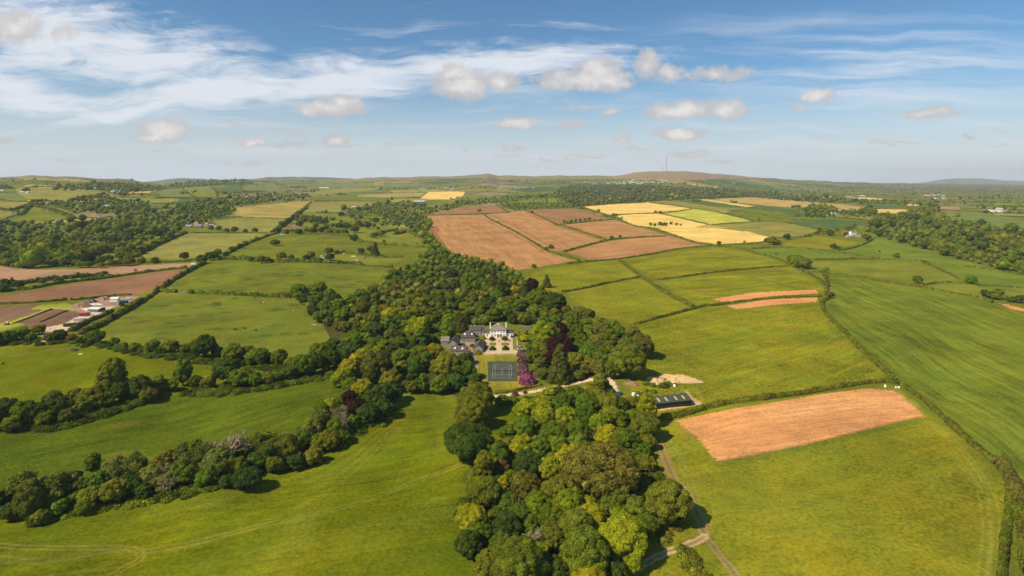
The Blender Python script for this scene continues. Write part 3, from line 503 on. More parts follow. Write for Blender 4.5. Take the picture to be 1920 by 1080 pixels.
for i_ in range(9):
    o_ = 14 * i_; MARKS.append((((.20, .20, .012) if i_ % 2 else (.085, .11, .006)), .9, .38, [(-60, 1010 + o_), (150, 990 + o_ * .9), (330, 950 + o_ * .85), (520, 895 + o_ * .75), (640, 845 + o_ * .6), (730, 785 + o_ * .35)], 0))
for i_ in range(7):
    o_ = 11 * i_; MARKS.append(((.15, .17, .02), .8, .35, [(60, 830 + o_), (250, 800 + o_), (450, 758 + o_), (620, 718 + o_ * .5)], 0))
def inside(poly, X, Y):
    r = np.zeros(X.shape, bool); n = len(poly)
    for i in range(n):
        x0, y0 = poly[i]; x1, y1 = poly[(i + 1) % n]
        if y0 == y1: continue
        c = ((y0 > Y) != (y1 > Y)) & (X < (x1 - x0) * (Y - y0) / (y1 - y0) + x0); r ^= c
    return r
def spline(pts, n=8):
    P = np.array(pts, float)
    if len(P) < 3: return np.array([P[0] + (P[-1] - P[0]) * t for t in np.linspace(0, 1, n + 1)])
    Q = np.vstack([2 * P[0] - P[1], P, 2 * P[-1] - P[-2]]); out = []
    for i in range(1, len(Q) - 2):
        for t in np.arange(n) / n:
            a, b, c, d = Q[i - 1], Q[i], Q[i + 1], Q[i + 2]
            out.append(0.5 * (2 * b + (c - a) * t + (2 * a - 5 * b + 4 * c - d) * t * t + (3 * b - a - 3 * c + d) * t ** 3))
    out.append(P[-1]); return np.array(out)
def seg_dist(X, Y, line):
    best = np.full(X.shape, 1e9)
    for (x0, y0), (x1, y1) in zip(line[:-1], line[1:]):
        dx, dy = x1 - x0, y1 - y0; L = dx * dx + dy * dy + 1e-9
        t = np.clip(((X - x0) * dx + (Y - y0) * dy) / L, 0, 1); d = np.hypot(X - x0 - t * dx, Y - y0 - t * dy); best = np.minimum(best, d)
    return best
def wline(pts, n=6): return G(*spline(pts, n).T)[:, :2]

def fbm(x, y, seed=0, octv=4):
    """cheap value noise"""
    r = np.zeros_like(x); a = 0.5
    for o in range(octv):
        xi = np.floor(x).astype(np.int64); yi = np.floor(y).astype(np.int64); fx = x - xi; fy = y - yi; fx = fx * fx * (3 - 2 * fx); fy = fy * fy * (3 - 2 * fy)
        def h(i, j):
            v = (i * 374761393 + j * 668265263 + (seed + o) * 974634777) & 0x7fffffff; v = ((v ^ (v >> 13)) * 1274126177) & 0x7fffffff; return ((v ^ (v >> 16)) & 0xffff) / 65535.0
        r += a * ((h(xi, yi) * (1 - fx) + h(xi + 1, yi) * fx) * (1 - fy) + (h(xi, yi + 1) * (1 - fx) + h(xi + 1, yi + 1) * fx) * fy); a *= .5; x = x * 2.03; y = y * 2.03
    return r

def build_ground():
    pxs = np.concatenate([np.arange(-900, -40, 22.0), np.arange(-40, 1960, 1.75), np.arange(1960, 2800, 22.0)])
    s = np.concatenate([np.arange(0, 70, 0.7), np.arange(70, 200, 1.0), np.arange(200, 770, 1.6), np.arange(770, 1250, 16.0)])
    PX, Sg = np.meshgrid(pxs, s); SY = sky_y(PX); PY = SY + Sg
    V = G(PX, PY)
    # the far side of the skyline falls away
    back = []
    for k, (m, dz) in enumerate([(1.05, -4), (1.15, -40), (1.5, -160)]):
        b0 = V[0].copy(); b0[:, 0] *= m; b0[:, 1] *= m; b0[:, 2] = EYE - (EYE - V[0, :, 2]) * m + dz; back.append(b0)
    R, C = PX.shape
    # default patchwork of small fields, jittered cells in world space
    X, Y = V[..., 0], V[..., 1]
    size = 150 * np.exp(np.round(np.clip(np.log(np.maximum(Y, 300) / 1500), -0.2, 1.1) / 0.35) * 0.35) * 1.0
    a = 0.45; cs = math.cos(a); sn = math.sin(a)
    U1 = (X * cs + Y * sn) / size; V1 = (-X * sn + Y * cs) / (size * 1.5)
    U1 = U1 + 0.16 * np.sin(V1 * 1.7); V1 = V1 + 0.16 * np.sin(U1 * 2.1)
    bi = np.floor(U1); bj = np.floor(V1); best = np.full(X.shape, 9e9); cell = np.zeros(X.shape, np.int64)
    for di in (-1, 0, 1):
        for dj in (-1, 0, 1):
            i = (bi + di).astype(np.int64); j = (bj + dj).astype(np.int64)
            h1 = ((i * 73856093) ^ (j * 19349663)) & 0xffff; h2 = ((i * 83492791) ^ (j * 2654435)) & 0xffff
            d = np.maximum(np.abs(U1 - i - .5 - (h1 / 65535 - .5) * .55), np.abs(V1 - j - .5 - (h2 / 65535 - .5) * .55))
            b = d < best; best = np.where(b, d, best); cell = np.where(b, (h1 * 31 + h2 * 17 + i * 5 + j) & 0xfffff, cell)
    pal = np.array([GR['far'], GR['past'], GR['ogreen'], GR['far'], GR['dgreen'], GR['past2'], GR['tan'], GR['far'], GR['ogreen'], GR['lush'], GR['moor2'], GR['past'], GR['far'], GR['dgreen'], (0.24, 0.14, 0.08), GR['ogreen']])
    col = pal[cell % len(pal)] * (0.85 + 0.3 * ((cell // 16) % 10) / 10)[..., None]
    col[PY > 428] = GR['past']
    par = np.zeros((R, C, 3)); par[..., 1] = 0.15; rc = np.zeros((R, C, 3))
    fid = np.full((R, C), -1, np.int32)
    for k, (nm, word, c, rows, tuft, poly) in enumerate(FIELDS):
        P = np.array(poly, float); x0, y0 = P.min(0) - 1; x1, y1 = P.max(0) + 1
        wob = 1.8 if 'front ploughed' in word else 0.9
        bx = (PX >= x0 - 3) & (PX <= x1 + 3) & (PY >= y0 - 3) & (PY <= y1 + 3)
        m = np.zeros((R, C), bool)
        xx = PX[bx] + wob * (fbm(PX[bx] / 4, PY[bx] / 3, 5, 2) - .37); yy = PY[bx] + wob * (fbm(PX[bx] / 5, PY[bx] / 3, 9, 2) - .37)
        m[bx] = inside(poly, xx, yy)
        fid[m] = k; col[m] = GR[c]
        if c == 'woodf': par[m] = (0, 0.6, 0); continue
        st, sp = (0, 3.0) if not rows else (rows[2], rows[3])
        if rows: p = g(*rows[0]); q = g(*rows[1]); d = Vector((q.x - p.x, q.y - p.y)).normalized()
        else: d = Vector((1, .2)).normalized()
        rc[m] = np.stack([(-X[m] * d.y + Y[m] * d.x) / sp, (X[m] * d.x + Y[m] * d.y) / (26.0 * sp), np.zeros(m.sum())], -1)
        par[m] = (st, tuft, 1.0 if c in ('brown', 'brown2', 'pink', 'red', 'soil', 'orange', 'gravel', 'yard', 'sandy', 'gold', 'gold2') else 0.0)
    for cc, w, k, pts, off in MARKS:
        L = wline(pts)
        if off:
            t = np.gradient(L, axis=0); t /= np.linalg.norm(t, axis=1)[:, None]; L = L + np.stack([-t[:, 1], t[:, 0]], -1) * off
        lo = L.min(0) - 30; hi = L.max(0) + 30; bx = (X > lo[0]) & (X < hi[0]) & (Y > lo[1]) & (Y < hi[1])
        wob = (fbm(X[bx] / 6, Y[bx] / 6, 3, 3) - .47)
        d = seg_dist(X[bx] + wob * min(w, 3), Y[bx] + wob * min(w, 3), L); res = Y[bx] * 0.0012
        al = np.clip(1.0 - (d - w / 2) / (w * .35 + res), 0, 1) * k * np.clip(w / (res * 1.2), .15, 1) * (0.75 + 0.9 * wob)
        col[bx] = col[bx] * (1 - al[:, None]) + np.array(cc) * al[:, None]
    for k, (nm, c, w, pts) in enumerate(PATHS):
        L = wline(pts); lo = L.min(0) - 20; hi = L.max(0) + 20; bx = (X > lo[0]) & (X < hi[0]) & (Y > lo[1]) & (Y < hi[1])
        wob = (fbm(X[bx] / 2.5, Y[bx] / 2.5, 11, 3) - .47); d = seg_dist(X[bx], Y[bx], L) + wob * w * .35; on = d < w / 2
        m = np.zeros((R, C), bool); m[bx] = on; fid[m] = len(FIELDS) + k
        cc = np.tile(np.array(GR[c]), (m.sum(), 1)); dd = np.zeros((R, C)); dd[bx] = d; mid = np.clip(1.25 - np.abs(dd[m]) / (w * .17), 0, 1)[:, None]
        if nm != 'drive': cc = cc * (1 - mid * .75) + np.array(GR['past']) * mid * .75
        col[m] = cc; par[m] = (0, .1, 1.0)
    # one sheet: grid vertices plus the back slope
    allv = np.concatenate([np.stack(back)[::-1], V]); nb = 3
    ex = lambda a: np.concatenate([np.repeat(a[:1], nb, 0), a])
    col = ex(col); par = ex(par); rc = ex(rc); fid2 = ex(fid); R2 = R + nb
    idx = np.arange(R2 * C).reshape(R2, C)
    quads = np.stack([idx[1:, :-1], idx[1:, 1:], idx[:-1, 1:], idx[:-1, :-1]], -1).reshape(-1, 4)
    qf = np.maximum.reduce([fid2[1:, :-1], fid2[1:, 1:]]).ravel()
    co = allv.reshape(-1, 3); colf = col.reshape(-1, 3); parf = par.reshape(-1, 3); rcf = rc.reshape(-1, 3)
    gm = ground_material()
    names = [f[0] for f in FIELDS] + [p[0] for p in PATHS]
    cnt = 0
    for k in range(-1, len(names)):
        q = quads[qf == k]
        if not len(q): continue
        u, invx = np.unique(q, return_inverse=True)
        nm = 'ground' if k < 0 else names[k]
        me = new_mesh(nm, co[u], invx.reshape(-1, 4), [gm], smooth=True)
        for an, dat in (('col', colf), ('par', parf), ('rc', rcf)):
            at_ = me.attributes.new(an, 'FLOAT_VECTOR', 'POINT'); at_.data.foreach_set('vector', dat[u].astype(np.float32).ravel())
        tag(link(nm, me), kind='structure'); cnt += 1
    # boundaries of the default patchwork, where far hedges grow
    unk = fid < 0
    e1 = (cell[:, 1:] != cell[:, :-1]) & unk[:, 1:] & unk[:, :-1]; e2 = (cell[1:] != cell[:-1]) & unk[1:] & unk[:-1]
    pts = np.concatenate([V[:, 1:][e1], V[1:][e2]]); pp = np.concatenate([np.stack([PX, PY], -1)[:, 1:][e1], np.stack([PX, PY], -1)[1:][e2]])
    sel = (pp[:, 0] > -30) & (pp[:, 0] < 1950) & (pp[:, 1] < 425)
    return pts[sel], pp[sel]

def ground_material():
    m = bpy.data.materials.new('ground_cover'); m.use_nodes = True; nt = m.node_tree; b = NB(nt); p = nt.nodes['Principled BSDF']
    def attr(n):
        a = b.n('ShaderNodeAttribute'); a.attribute_name = n; return a.outputs['Vector']
    col = attr('col'); par = b.n('ShaderNodeSeparateXYZ'); nt.links.new(attr('par'), par.inputs[0]); rowamt, tuft, bare = par.outputs
    rc = attr('rc'); pos = b.n('ShaderNodeNewGeometry').outputs['Position']
    big = b.noise(pos, 0.016, 3, 0.5); mid = b.noise(pos, 0.075, 5, 0.65); fine = b.noise(pos, 0.8, 5, 0.75)
    k = b.m('ADD', b.ss(big, .3, .7, -.16, .16), b.m('ADD', b.ss(mid, .28, .72, -.13, .13), b.ss(fine, .28, .72, -.30, .30)))
    k = b.m('MULTIPLY', k, b.m('SUBTRACT', 1.0, b.m('MULTIPLY', bare, 0.25)))
    rn = b.noise(rc, 1.0, 5, 0.7); rn2 = b.noise(b.v('MULTIPLY', rc, (0.33, 0.5, 1)), 1.0, 2, 0.5)
    rr = b.m('MULTIPLY', b.m('ADD', b.ss(rn, .3, .7, -.30, .30), b.ss(rn2, .3, .7, -.16, .16)), rowamt)
    k = b.m('ADD', b.m('ADD', k, rr), 1.0)
    c = b.mix(1.0, col, b.xyz(k, k, k), 'MULTIPLY')
    # yellower and greener patches
    hue = b.noise(b.v('ADD', pos, (300, 50, 0)), 0.03, 4, 0.6)
    c = b.mix(b.m('MULTIPLY', b.ss(hue, .45, .70), b.m('SUBTRACT', .56, b.m('MULTIPLY', bare, .55))), c, b.mix(1.0, c, (1.35, 1.08, 0.8, 1), 'MULTIPLY'))
    c = b.mix(b.m('MULTIPLY', b.ss(hue, .48, .30), b.m('SUBTRACT', .6, b.m('MULTIPLY', bare, .55))), c, b.mix(1.0, c, (0.72, 0.92, 1.0, 1), 'MULTIPLY'))
    # dark rushy tufts
    tn = b.noise(b.v('ADD', pos, (0, 900, 0)), 0.62, 2, 0.5); dens = b.noise(b.v('ADD', pos, (900, 0, 0)), 0.035, 2, 0.5)
    t = b.m('MULTIPLY', b.ss(b.m('ADD', tn, b.m('MULTIPLY', b.m('SUBTRACT', dens, .5), .35)), .56, .62), tuft, clamp=True)
    c = b.mix(b.m('MULTIPLY', t, .85), c, b.mix(1.0, c, (0.48, 0.66, 0.55, 1), 'MULTIPLY'))
    b.put(p.inputs['Base Color'], c); p.inputs['Roughness'].default_value = 0.95; p.inputs['Specular IOR Level'].default_value = 0.0
    bp = b.n('ShaderNodeBump'); bp.inputs['Strength'].default_value = 0.5; bp.inputs['Distance'].default_value = 0.8
    b.put(bp.inputs['Height'], b.m('ADD', b.m('MULTIPLY', fine, .6), b.m('ADD', b.m('MULTIPLY', mid, 1.6), b.m('MULTIPLY', rr, .5)))); nt.links.new(bp.outputs[0], p.inputs['Normal'])
    return m
FAR_EDGES, FAR_EDGES_PX = build_ground()

def far_hill(name, pts, D, base):
    """a distant ridge as a solid swelling of ground"""
    xs = np.linspace(pts[0][0], pts[-1][0], 60); ys = np.interp(xs, [p[0] for p in pts], [p[1] for p in pts])
    ys = ys + (fbm(xs / 14, xs * 0, 4, 3) - .47) * 1.2
    vs = []; T = np.linspace(-1, 1, 15)
    for t in T:
        d = D * (1 + 0.10 * t); k = math.cos(t * math.pi / 2) ** 1.2 if abs(t) < 1 else 0
        for x, y in zip(xs, ys): vs.append(((x - CX) / F * d, d, EYE - ((base - (base - y) * k) - HY) / F * d))
    n = len(xs); idx = np.arange(len(vs)).reshape(len(T), n)
    q = np.stack([idx[:-1, :-1], idx[:-1, 1:], idx[1:, 1:], idx[1:, :-1]], -1).reshape(-1, 4)
    m = mat('distant_moor_' + name, (0.13, 0.14, 0.06), 0.95, 0.1, noise=0.3, nscale=0.004)
    tag(link(name, new_mesh(name, vs, q, [m], True)), kind='structure')
far_hill('hill', [(210, 352), (270, 341), (300, 338), (335, 334), (360, 334.5), (420, 338), (470, 341), (520, 350)], 9000, 352)
far_hill('hill', [(420, 345), (470, 336), (500, 332), (560, 331.5), (620, 332.5), (660, 335), (720, 345)], 9500, 348)
far_hill('hill', [(1640, 352), (1700, 345), (1740, 341), (1765, 336), (1800, 334), (1840, 334.5), (1880, 338), (1930, 340), (2000, 341), (2100, 350)], 19000, 354)
far_hill('hill', [(-100, 344), (20, 336), (100, 331), (135, 331), (170, 334), (230, 338), (300, 346)], 9000, 348)
# ------------------------------------------------------------------ trees and hedges
def unit(v): return v / np.maximum(np.linalg.norm(v, axis=-1, keepdims=True), 1e-9)
def leaf_quads(c, nrm, size, r, spread=0.75):
    n = unit(nrm + r.normal(size=c.shape) * spread); t = unit(np.cross(n, r.normal(size=c.shape))); b = np.cross(n, t)
    s = (size * r.uniform(.6, 1.35, len(c)))[:, None] * .5; asp = r.uniform(.6, 1.0, len(c))[:, None]
    v = np.stack([c - t * s - b * s * asp, c + t * s - b * s * asp * .7, c + t * s + b * s * asp, c - t * s * .8 + b * s * asp], 1).reshape(-1, 3)
    return v, np.arange(len(c) * 4).reshape(-1, 4)
def ico(sub=1):
    bm = bmesh.new(); bmesh.ops.create_icosphere(bm, subdivisions=sub, radius=1); v = np.array([x.co[:] for x in bm.verts]); f = np.array([[q.index for q in p.verts] for p in bm.faces]); bm.free(); return v, f
ICO1, ICO2 = ico(1), ico(2)
def blob_lobes(r, n, kind):
    """centres and radii of the lumps that make a crown, crown radius about 1"""
    i = np.arange(n) + .5; ph = i * 2.39996; z = 1 - 1.45 * i / n; rad = np.sqrt(np.maximum(1 - z * z, 0))
    d = np.stack([rad * np.cos(ph), rad * np.sin(ph), z], -1) + r.normal(size=(n, 3)) * .14
    R = r.uniform(.19, .36, n) * (30 / max(n, 30)) ** .35
    if kind == 'cone':
        z = 1 - i / n; rr = (1 - z) * .75 + .06; c = np.stack([rr * np.cos(ph), rr * np.sin(ph), z * 2.6 - 1.0], -1); return c + r.normal(size=(n, 3)) * .05, np.full(n, .17) + .12 * (1 - z)
    if kind == 'tall': c = unit(d) * (np.array([.70, .70, 1.25]) * r.uniform(.8, 1.0, (n, 1))); return c, R
    if kind == 'flat': c = unit(d) * (np.array([.78, .78, .50]) * r.uniform(.85, 1.1, (n, 1))); return c, R
    c = unit(d) * (np.array([.70, .70, .66]) * r.uniform(.8, 1.12, (n, 1))); return c, R
def crown(seed, n_lobe, n_leaf, leaf, kind='round', core=.84):
    r = np.random.default_rng(seed); C, R = blob_lobes(r, n_lobe, kind)
    w = R ** 2 / np.sum(R ** 2); k = r.choice(n_lobe, int(n_leaf * 1.7), p=w); d = unit(r.normal(size=(len(k), 3))); d[:, 2] = np.abs(d[:, 2]) * np.where(r.random(len(k)) < .8, 1, -1); 
    p = C[k] + d * R[k][:, None] * r.uniform(.86, 1.08, (len(k), 1))
    dd = np.linalg.norm(p[:, None] - C[None], axis=2) / R[None]; dd[np.arange(len(k)), k] = 9; keep = dd.min(1) > .92
    p, d = p[keep][:n_leaf], d[keep][:n_leaf]
    v, f = leaf_quads(p, d + unit(p) * .5, leaf, r)
    iv, jf = ICO1 if n_leaf < 1500 else ICO2; V = [v]; Fq = [list(map(tuple, f))]; n = len(v)
    cores = []
    for c, rr in zip(C, R): cores.append(iv * rr * core * r.uniform(.92, 1.05, (len(iv), 1)) + c)
    cv = np.concatenate([[np.zeros(3)], ]) if 0 else np.concatenate(cores + [iv * np.array([.6, .6, .5 if kind != 'tall' else 1.0])]) if kind != 'cone' else np.concatenate(cores)
    m = len(cv) // len(iv); cf = np.concatenate([jf + i * len(iv) for i in range(m)])
    # a triangle is stored as a quad with its last corner doubled by a midpoint-free repeat: use two lists instead
    return v, f, cv, cf
def mixed_mesh(name, parts, mats, smooth_last=False):
    """parts: (verts, faces, material index)"""
    V = np.concatenate([p[0] for p in parts]).astype(np.float32); off = 0; starts = []; loops = []; tot = 0; mi = []
    for v, f, m in parts:
        f = np.asarray(f); n, k = f.shape; loops.append((f + off).ravel()); starts.append(tot + np.arange(0, n * k, k)); tot += n * k; off += len(v); mi.append(np.full(n, m))
    me = bpy.data.meshes.new(name); me.vertices.add(len(V)); me.vertices.foreach_set('co', V.ravel()); L = np.concatenate(loops).astype(np.int32); Sx = np.concatenate(starts).astype(np.int32)
    me.loops.add(len(L)); me.loops.foreach_set('vertex_index', L); me.polygons.add(len(Sx)); me.polygons.foreach_set('loop_start', Sx)
    for m in mats: me.materials.append(m)
    me.polygons.foreach_set('material_index', np.concatenate(mi).astype(np.int32)); me.update(calc_edges=True); return me
def crown_mesh(name, *a, **k):
    v, f, cv, cf = crown(*a, **k); return mixed_mesh(name, [(v, f, 0), (cv, cf, 0)], [FOL])

def branches(seed, levels=4, spread=.55, up=.25, length=1.0, trunk_r=.05, nb=3, taper=.62, first=.5):
    """tapered tubes of a bare tree: returns verts, faces and the twig ends"""
    r = random.Random(seed); m = MB(); ends = []
    def grow(p, d, L, R, lv):
        q = p; segs = 2 if lv < 2 else 1; dd = d
        for s_ in range(segs):
            dd = (dd + Vector((r.uniform(-.16, .16), r.uniform(-.16, .16), r.uniform(-.03, .12)))).normalized(); q2 = q + dd * L / segs; ra = R * (1 - .25 * s_ / segs)
            m.cone(q, q2, ra, ra * .78, 5 if lv < 2 else 3); q = q2
        ends.append((q, dd, lv))
        if lv >= levels: return
        for i in range(nb + (1 if lv == 0 else 0)):
            a = r.uniform(0, 6.28); u = dd.orthogonal().normalized(); w = dd.cross(u); nd = (dd * r.uniform(.5, .9) + (u * math.cos(a) + w * math.sin(a)) * spread * r.uniform(.7, 1.4) + Vector((0, 0, up))).normalized()
            st = p.lerp(q, r.uniform(.55, 1.0)) if i else q
            grow(st, nd, L * r.uniform(.55, .82), R * taper, lv + 1)
    grow(Vector((0, 0, -.06)), Vector((0, 0, 1)), length * first, trunk_r, 0)
    return m, ends
def trunk_mesh(seed, h=1.15, r0=.075, limbs=5):
    r = random.Random(seed); m = MB(); m.cone((0, 0, -.12), (0, 0, h * .55), r0 * 1.25, r0 * .8, 8)
    for i in range(limbs):
        a = i * 2.4 + r.uniform(-.4, .4); z = h * r.uniform(.35, .55); e_ = (math.cos(a) * .5, math.sin(a) * .5, h * r.uniform(.85, 1.15)); m.cone((0, 0, z), e_, r0 * .5, r0 * .15, 6)
    m.cone((0, 0, h * .5), (0, 0, h * 1.1), r0 * .75, r0 * .2, 6)
    return new_mesh('trunk', m.v, m.f, [BARK])
# level of detail by the size a crown has from here: number of leaves
LOD = {-1: (120, 24000, .037), 0: (70, 9500, .058), 1: (44, 3600, .095), 2: (26, 1100, .16), 3: (14, 260, .30)}
CR = {}
for kind in ('round', 'tall', 'flat', 'cone'):
    for lod, (nl, nf, lf) in LOD.items():
        k_ = {'cone': 1.0}.get(kind, 1.0)
        CR[kind, lod] = [crown_mesh('crown', 100 + 17 * s_ + lod * 5 + len(kind), nl if kind != 'cone' else nl + 20, nf, lf, kind) for s_ in range({-1: 2, 0: 6, 1: 5, 2: 4, 3: 3}[lod] if kind == 'round' else 1 if lod < 0 else 2)]
TR = [trunk_mesh(s_) for s_ in range(3)]
def bare_meshes(seed, leaves, wood, levels=4, **kw):
    m, ends = branches(seed, levels, **kw); tr = new_mesh('limbs', m.v, m.f, [wood]); cr = None
    if leaves:
        r = np.random.default_rng(seed); P = np.array([e_[0][:] for e_ in ends if e_[2] >= levels - 1]); P = np.repeat(P, leaves, 0) + r.normal(size=(len(P) * leaves, 3)) * .07
        v, f = leaf_quads(P, np.tile([0, 0, 1.0], (len(P), 1)), .05, r, 1.2); cr = mixed_mesh('crown', [(v, f, 0)], [FOL])
    return tr, cr
BARE = [bare_meshes(40 + i, 0, DEADWOOD, 5, spread=.70, up=.16, length=1.1, trunk_r=.065, nb=3, taper=.68) for i in range(3)]
SPARSE = [bare_meshes(60 + i, 9, PALEWOOD, 5, spread=.5, up=.30, length=1.0, trunk_r=.05, nb=3, taper=.66) for i in range(3)]

TC = dict(mid=((0.130, 0.186, 0.014), 'mid green'), dark=((0.074, 0.110, 0.014), 'dark green'), olive=((0.174, 0.192, 0.017), 'olive green'), bright=((0.222, 0.270, 0.012), 'bright green'),
          yg=((0.282, 0.288, 0.012), 'yellow green'), brown=((0.154, 0.154, 0.024), 'brownish olive'), blue=((0.072, 0.122, 0.022), 'bluish dark green'), copper=((.042, .019, .014), 'dark purple copper'),
          grey=((0.198, 0.214, 0.043), 'greyish, half bare'), rust=((0.170, 0.125, 0.026), 'rusty tinged'), gold=((.50, .42, .01), 'vivid yellow'), pine=((0.102, 0.114, 0.019), 'dark conifer green'), pale=((.20, .19, .09), 'pale silvery'))
TREES = []      # every single tree: dict(px, py base, r px, rec...)
def tree(cx, cy, rp, col='mid', kind='round', zone='wood', name='broadleaf_tree', asp=None, where=None):
    """crown centre and radius as seen in the photo"""
    asp = asp or {'round': .9, 'tall': 1.0, 'flat': .9, 'cone': 1.0}[kind]
    hz = {'round': .86, 'tall': 1.30, 'flat': .80, 'cone': 1.02}[kind]
    TREES.append(dict(px=cx, py=cy + hz * asp * rp * .95, r=rp, col=col, kind=kind, zone=zone, name=name, asp=asp, hz=hz, where=where))
# bottom wood, traced one by one
Z1 = 'front wood'
for a in [(1129, 880, 74, 'brown', 'flat'), (1253, 941, 48, 'olive'), (1170, 1012, 52, 'yg'), (1096, 1040, 58, 'olive'), (885, 975, 36, 'yg'), (951, 990, 36, 'blue'), (975, 1062, 62, 'olive'),
          (990, 872, 32, 'blue'), (927, 852, 30, 'mid'), (978, 837, 26, 'yg'), (938, 880, 20, 'rust'), (986, 912, 32, 'brown'), (907, 925, 38, 'olive'), (1031, 879, 27, 'bright'), (1072, 862, 34, 'yg'),
          (1141, 822, 30, 'yg'), (1170, 830, 32, 'mid'), (1126, 796, 26, 'bright'), (1209, 800, 33, 'olive'), (1037, 815, 30, 'mid'), (986, 803, 28, 'mid'), (1061, 799, 15, 'rust'), (1084, 813, 28, 'mid'),
          (1010, 838, 26, 'mid'), (1046, 838, 26, 'bright'), (1084, 834, 26, 'olive'), (1007, 946, 30, 'bright'), (1067, 946, 32, 'bright'), (1111, 968, 30, 'yg'), (1156, 940, 32, 'mid'), (1190, 952, 26, 'olive'),
          (1081, 988, 38, 'olive'), (1035, 975, 30, 'mid'), (1130, 925, 26, 'mid'), (1040, 920, 28, 'olive'), (1060, 757, 26, 'mid'), (1100, 758, 26, 'mid'), (1140, 757, 26, 'olive'), (1020, 780, 26, 'bright'),
          (1060, 783, 25, 'bright'), (1098, 782, 27, 'mid'), (1150, 785, 28, 'olive'), (1188, 785, 22, 'mid'), (1120, 744, 20, 'olive'), (1080, 740, 20, 'mid'), (1010, 800, 22, 'olive'), (880, 1020, 30, 'dark'),
          (920, 1060, 34, 'olive'), (1040, 1075, 34, 'dark'), (1150, 1070, 30, 'dark'), (900, 1000, 28, 'mid'), (1180, 862, 24, 'mid'), (1160, 760, 20, 'mid'), (1205, 905, 20, 'olive'), (868, 955, 22, 'mid'), (950, 945, 24, 'mid'), (1215, 830, 18, 'olive'), (1030, 1010, 30, 'olive'), (1010, 1040, 24, 'yg')]:
    tree(a[0], a[1], a[2], a[3], a[4] if len(a) > 4 else 'round', Z1)
# single trees round the glade and the house
for a in [(893, 748, 40, 'olive', 'round', 'dark olive oak with a domed top beside the drive, left of the glade'), (885, 775, 38, 'olive', 'round', 'lower boughed olive tree pressed against the front of the domed drive oak'),
          (878, 826, 50, 'dark', 'flat', 'wide dark green tree standing alone in the meadow left of the front wood'), (940, 752, 14, 'mid', 'round', 'small round tree in the glade just below the drive'),
          (1020, 628, 33, 'bright', 'round', 'large bright green tree just right of the white house garden'), (1175, 677, 40, 'olive', 'round', 'large dark olive tree at the field corner right of the house wood'),
          (1200, 648, 28, 'brown', 'round', 'brownish olive tree overhanging the tufted field behind the barn'), (1133, 668, 24, 'mid', 'round', 'mid green tree between the copper beeches and the field corner tree'),
          (837, 690, 36, 'olive', 'round', 'tall olive tree in front of the slate outbuildings'), (872, 695, 24, 'mid', 'round', 'mid green tree beside the left edge of the tennis lawn'), (855, 716, 20, 'blue', 'round', 'bluish green tree between the tennis lawn and the meadow'), (890, 712, 16, 'dark', 'round', 'dark small tree touching the lower left corner of the tennis lawn'),
          (1010, 560, 24, 'mid', 'round', 'mid green tree at the field edge behind the vivid yellow tree'), (1040, 568, 24, 'dark', 'round', 'dark green tree next to the tufted field corner behind the garden'), (983, 598, 14, 'olive', 'round', 'round olive tree behind the walled garden'), (925, 590, 16, 'mid', 'round', 'mid green tree directly behind the white house roof'), (908, 600, 12, 'grey', 'round', 'grey leaved tree behind the white house'), (945, 582, 20, 'mid', 'round', 'broad tree behind the right chimney of the white house'), (900, 575, 13, 'olive', 'round', 'olive tree behind the left chimney of the white house')]:
    tree(*a[:5], 'garden', where=a[5])
for a in [(1050, 650, 28, 'round', 'nearest dark purple copper beech, right of the rhododendrons'), (1052, 620, 17, 'round', 'dark purple copper beech behind the bright green garden tree'), (997, 534, 15, 'round', 'dark purple copper beech beside the upper brown field corner'), (1032, 672, 15, 'round', 'low dark purple beech beside the tennis lawn rhododendrons'),
          (668, 765, 22, 'round', 'dark purple copper tree behind the dead tree by the meadow'), (655, 745, 16, 'round', 'smaller dark purple tree above the dead tree by the meadow')]:
    tree(*a[:3], 'copper', a[3], 'garden', 'copper_beech', where=a[4])
for a in [(1000, 668, 15, 'mid', 'mid green tree behind the middle of the rhododendron row'), (1003, 692, 13, 'olive', 'olive tree between the pale purple rhododendron and the pyramid conifer'), (1012, 650, 16, 'olive', 'olive tree under the bright green garden tree'), (994, 650, 11, 'mid', 'small green tree behind the garden pavilion'), (962, 598, 12, 'dark', 'dark green tree behind the right wing of the white house'), (1004, 584, 17, 'mid', 'mid green tree above the upper garden wall'), (1024, 592, 14, 'olive', 'olive tree at the right end of the upper garden wall'), (975, 572, 15, 'mid', 'mid green tree between the yellow tree and the garden wall'), (1020, 605, 14, 'mid', 'mid green tree just above the bright green garden tree'), (985, 622, 7, 'olive', 'small olive tree inside the walled garden')]:
    tree(*a[:4], 'round', 'garden', where=a[4])
tree(965, 543, 9, 'gold', 'round', 'garden', 'golden_tree', where='vivid yellow tree in the wood behind the white house')
tree(983, 634, 9, 'gold', 'round', 'garden', 'golden_tree', where='yellow flowering bushy tree between the garden and the bright green tree')
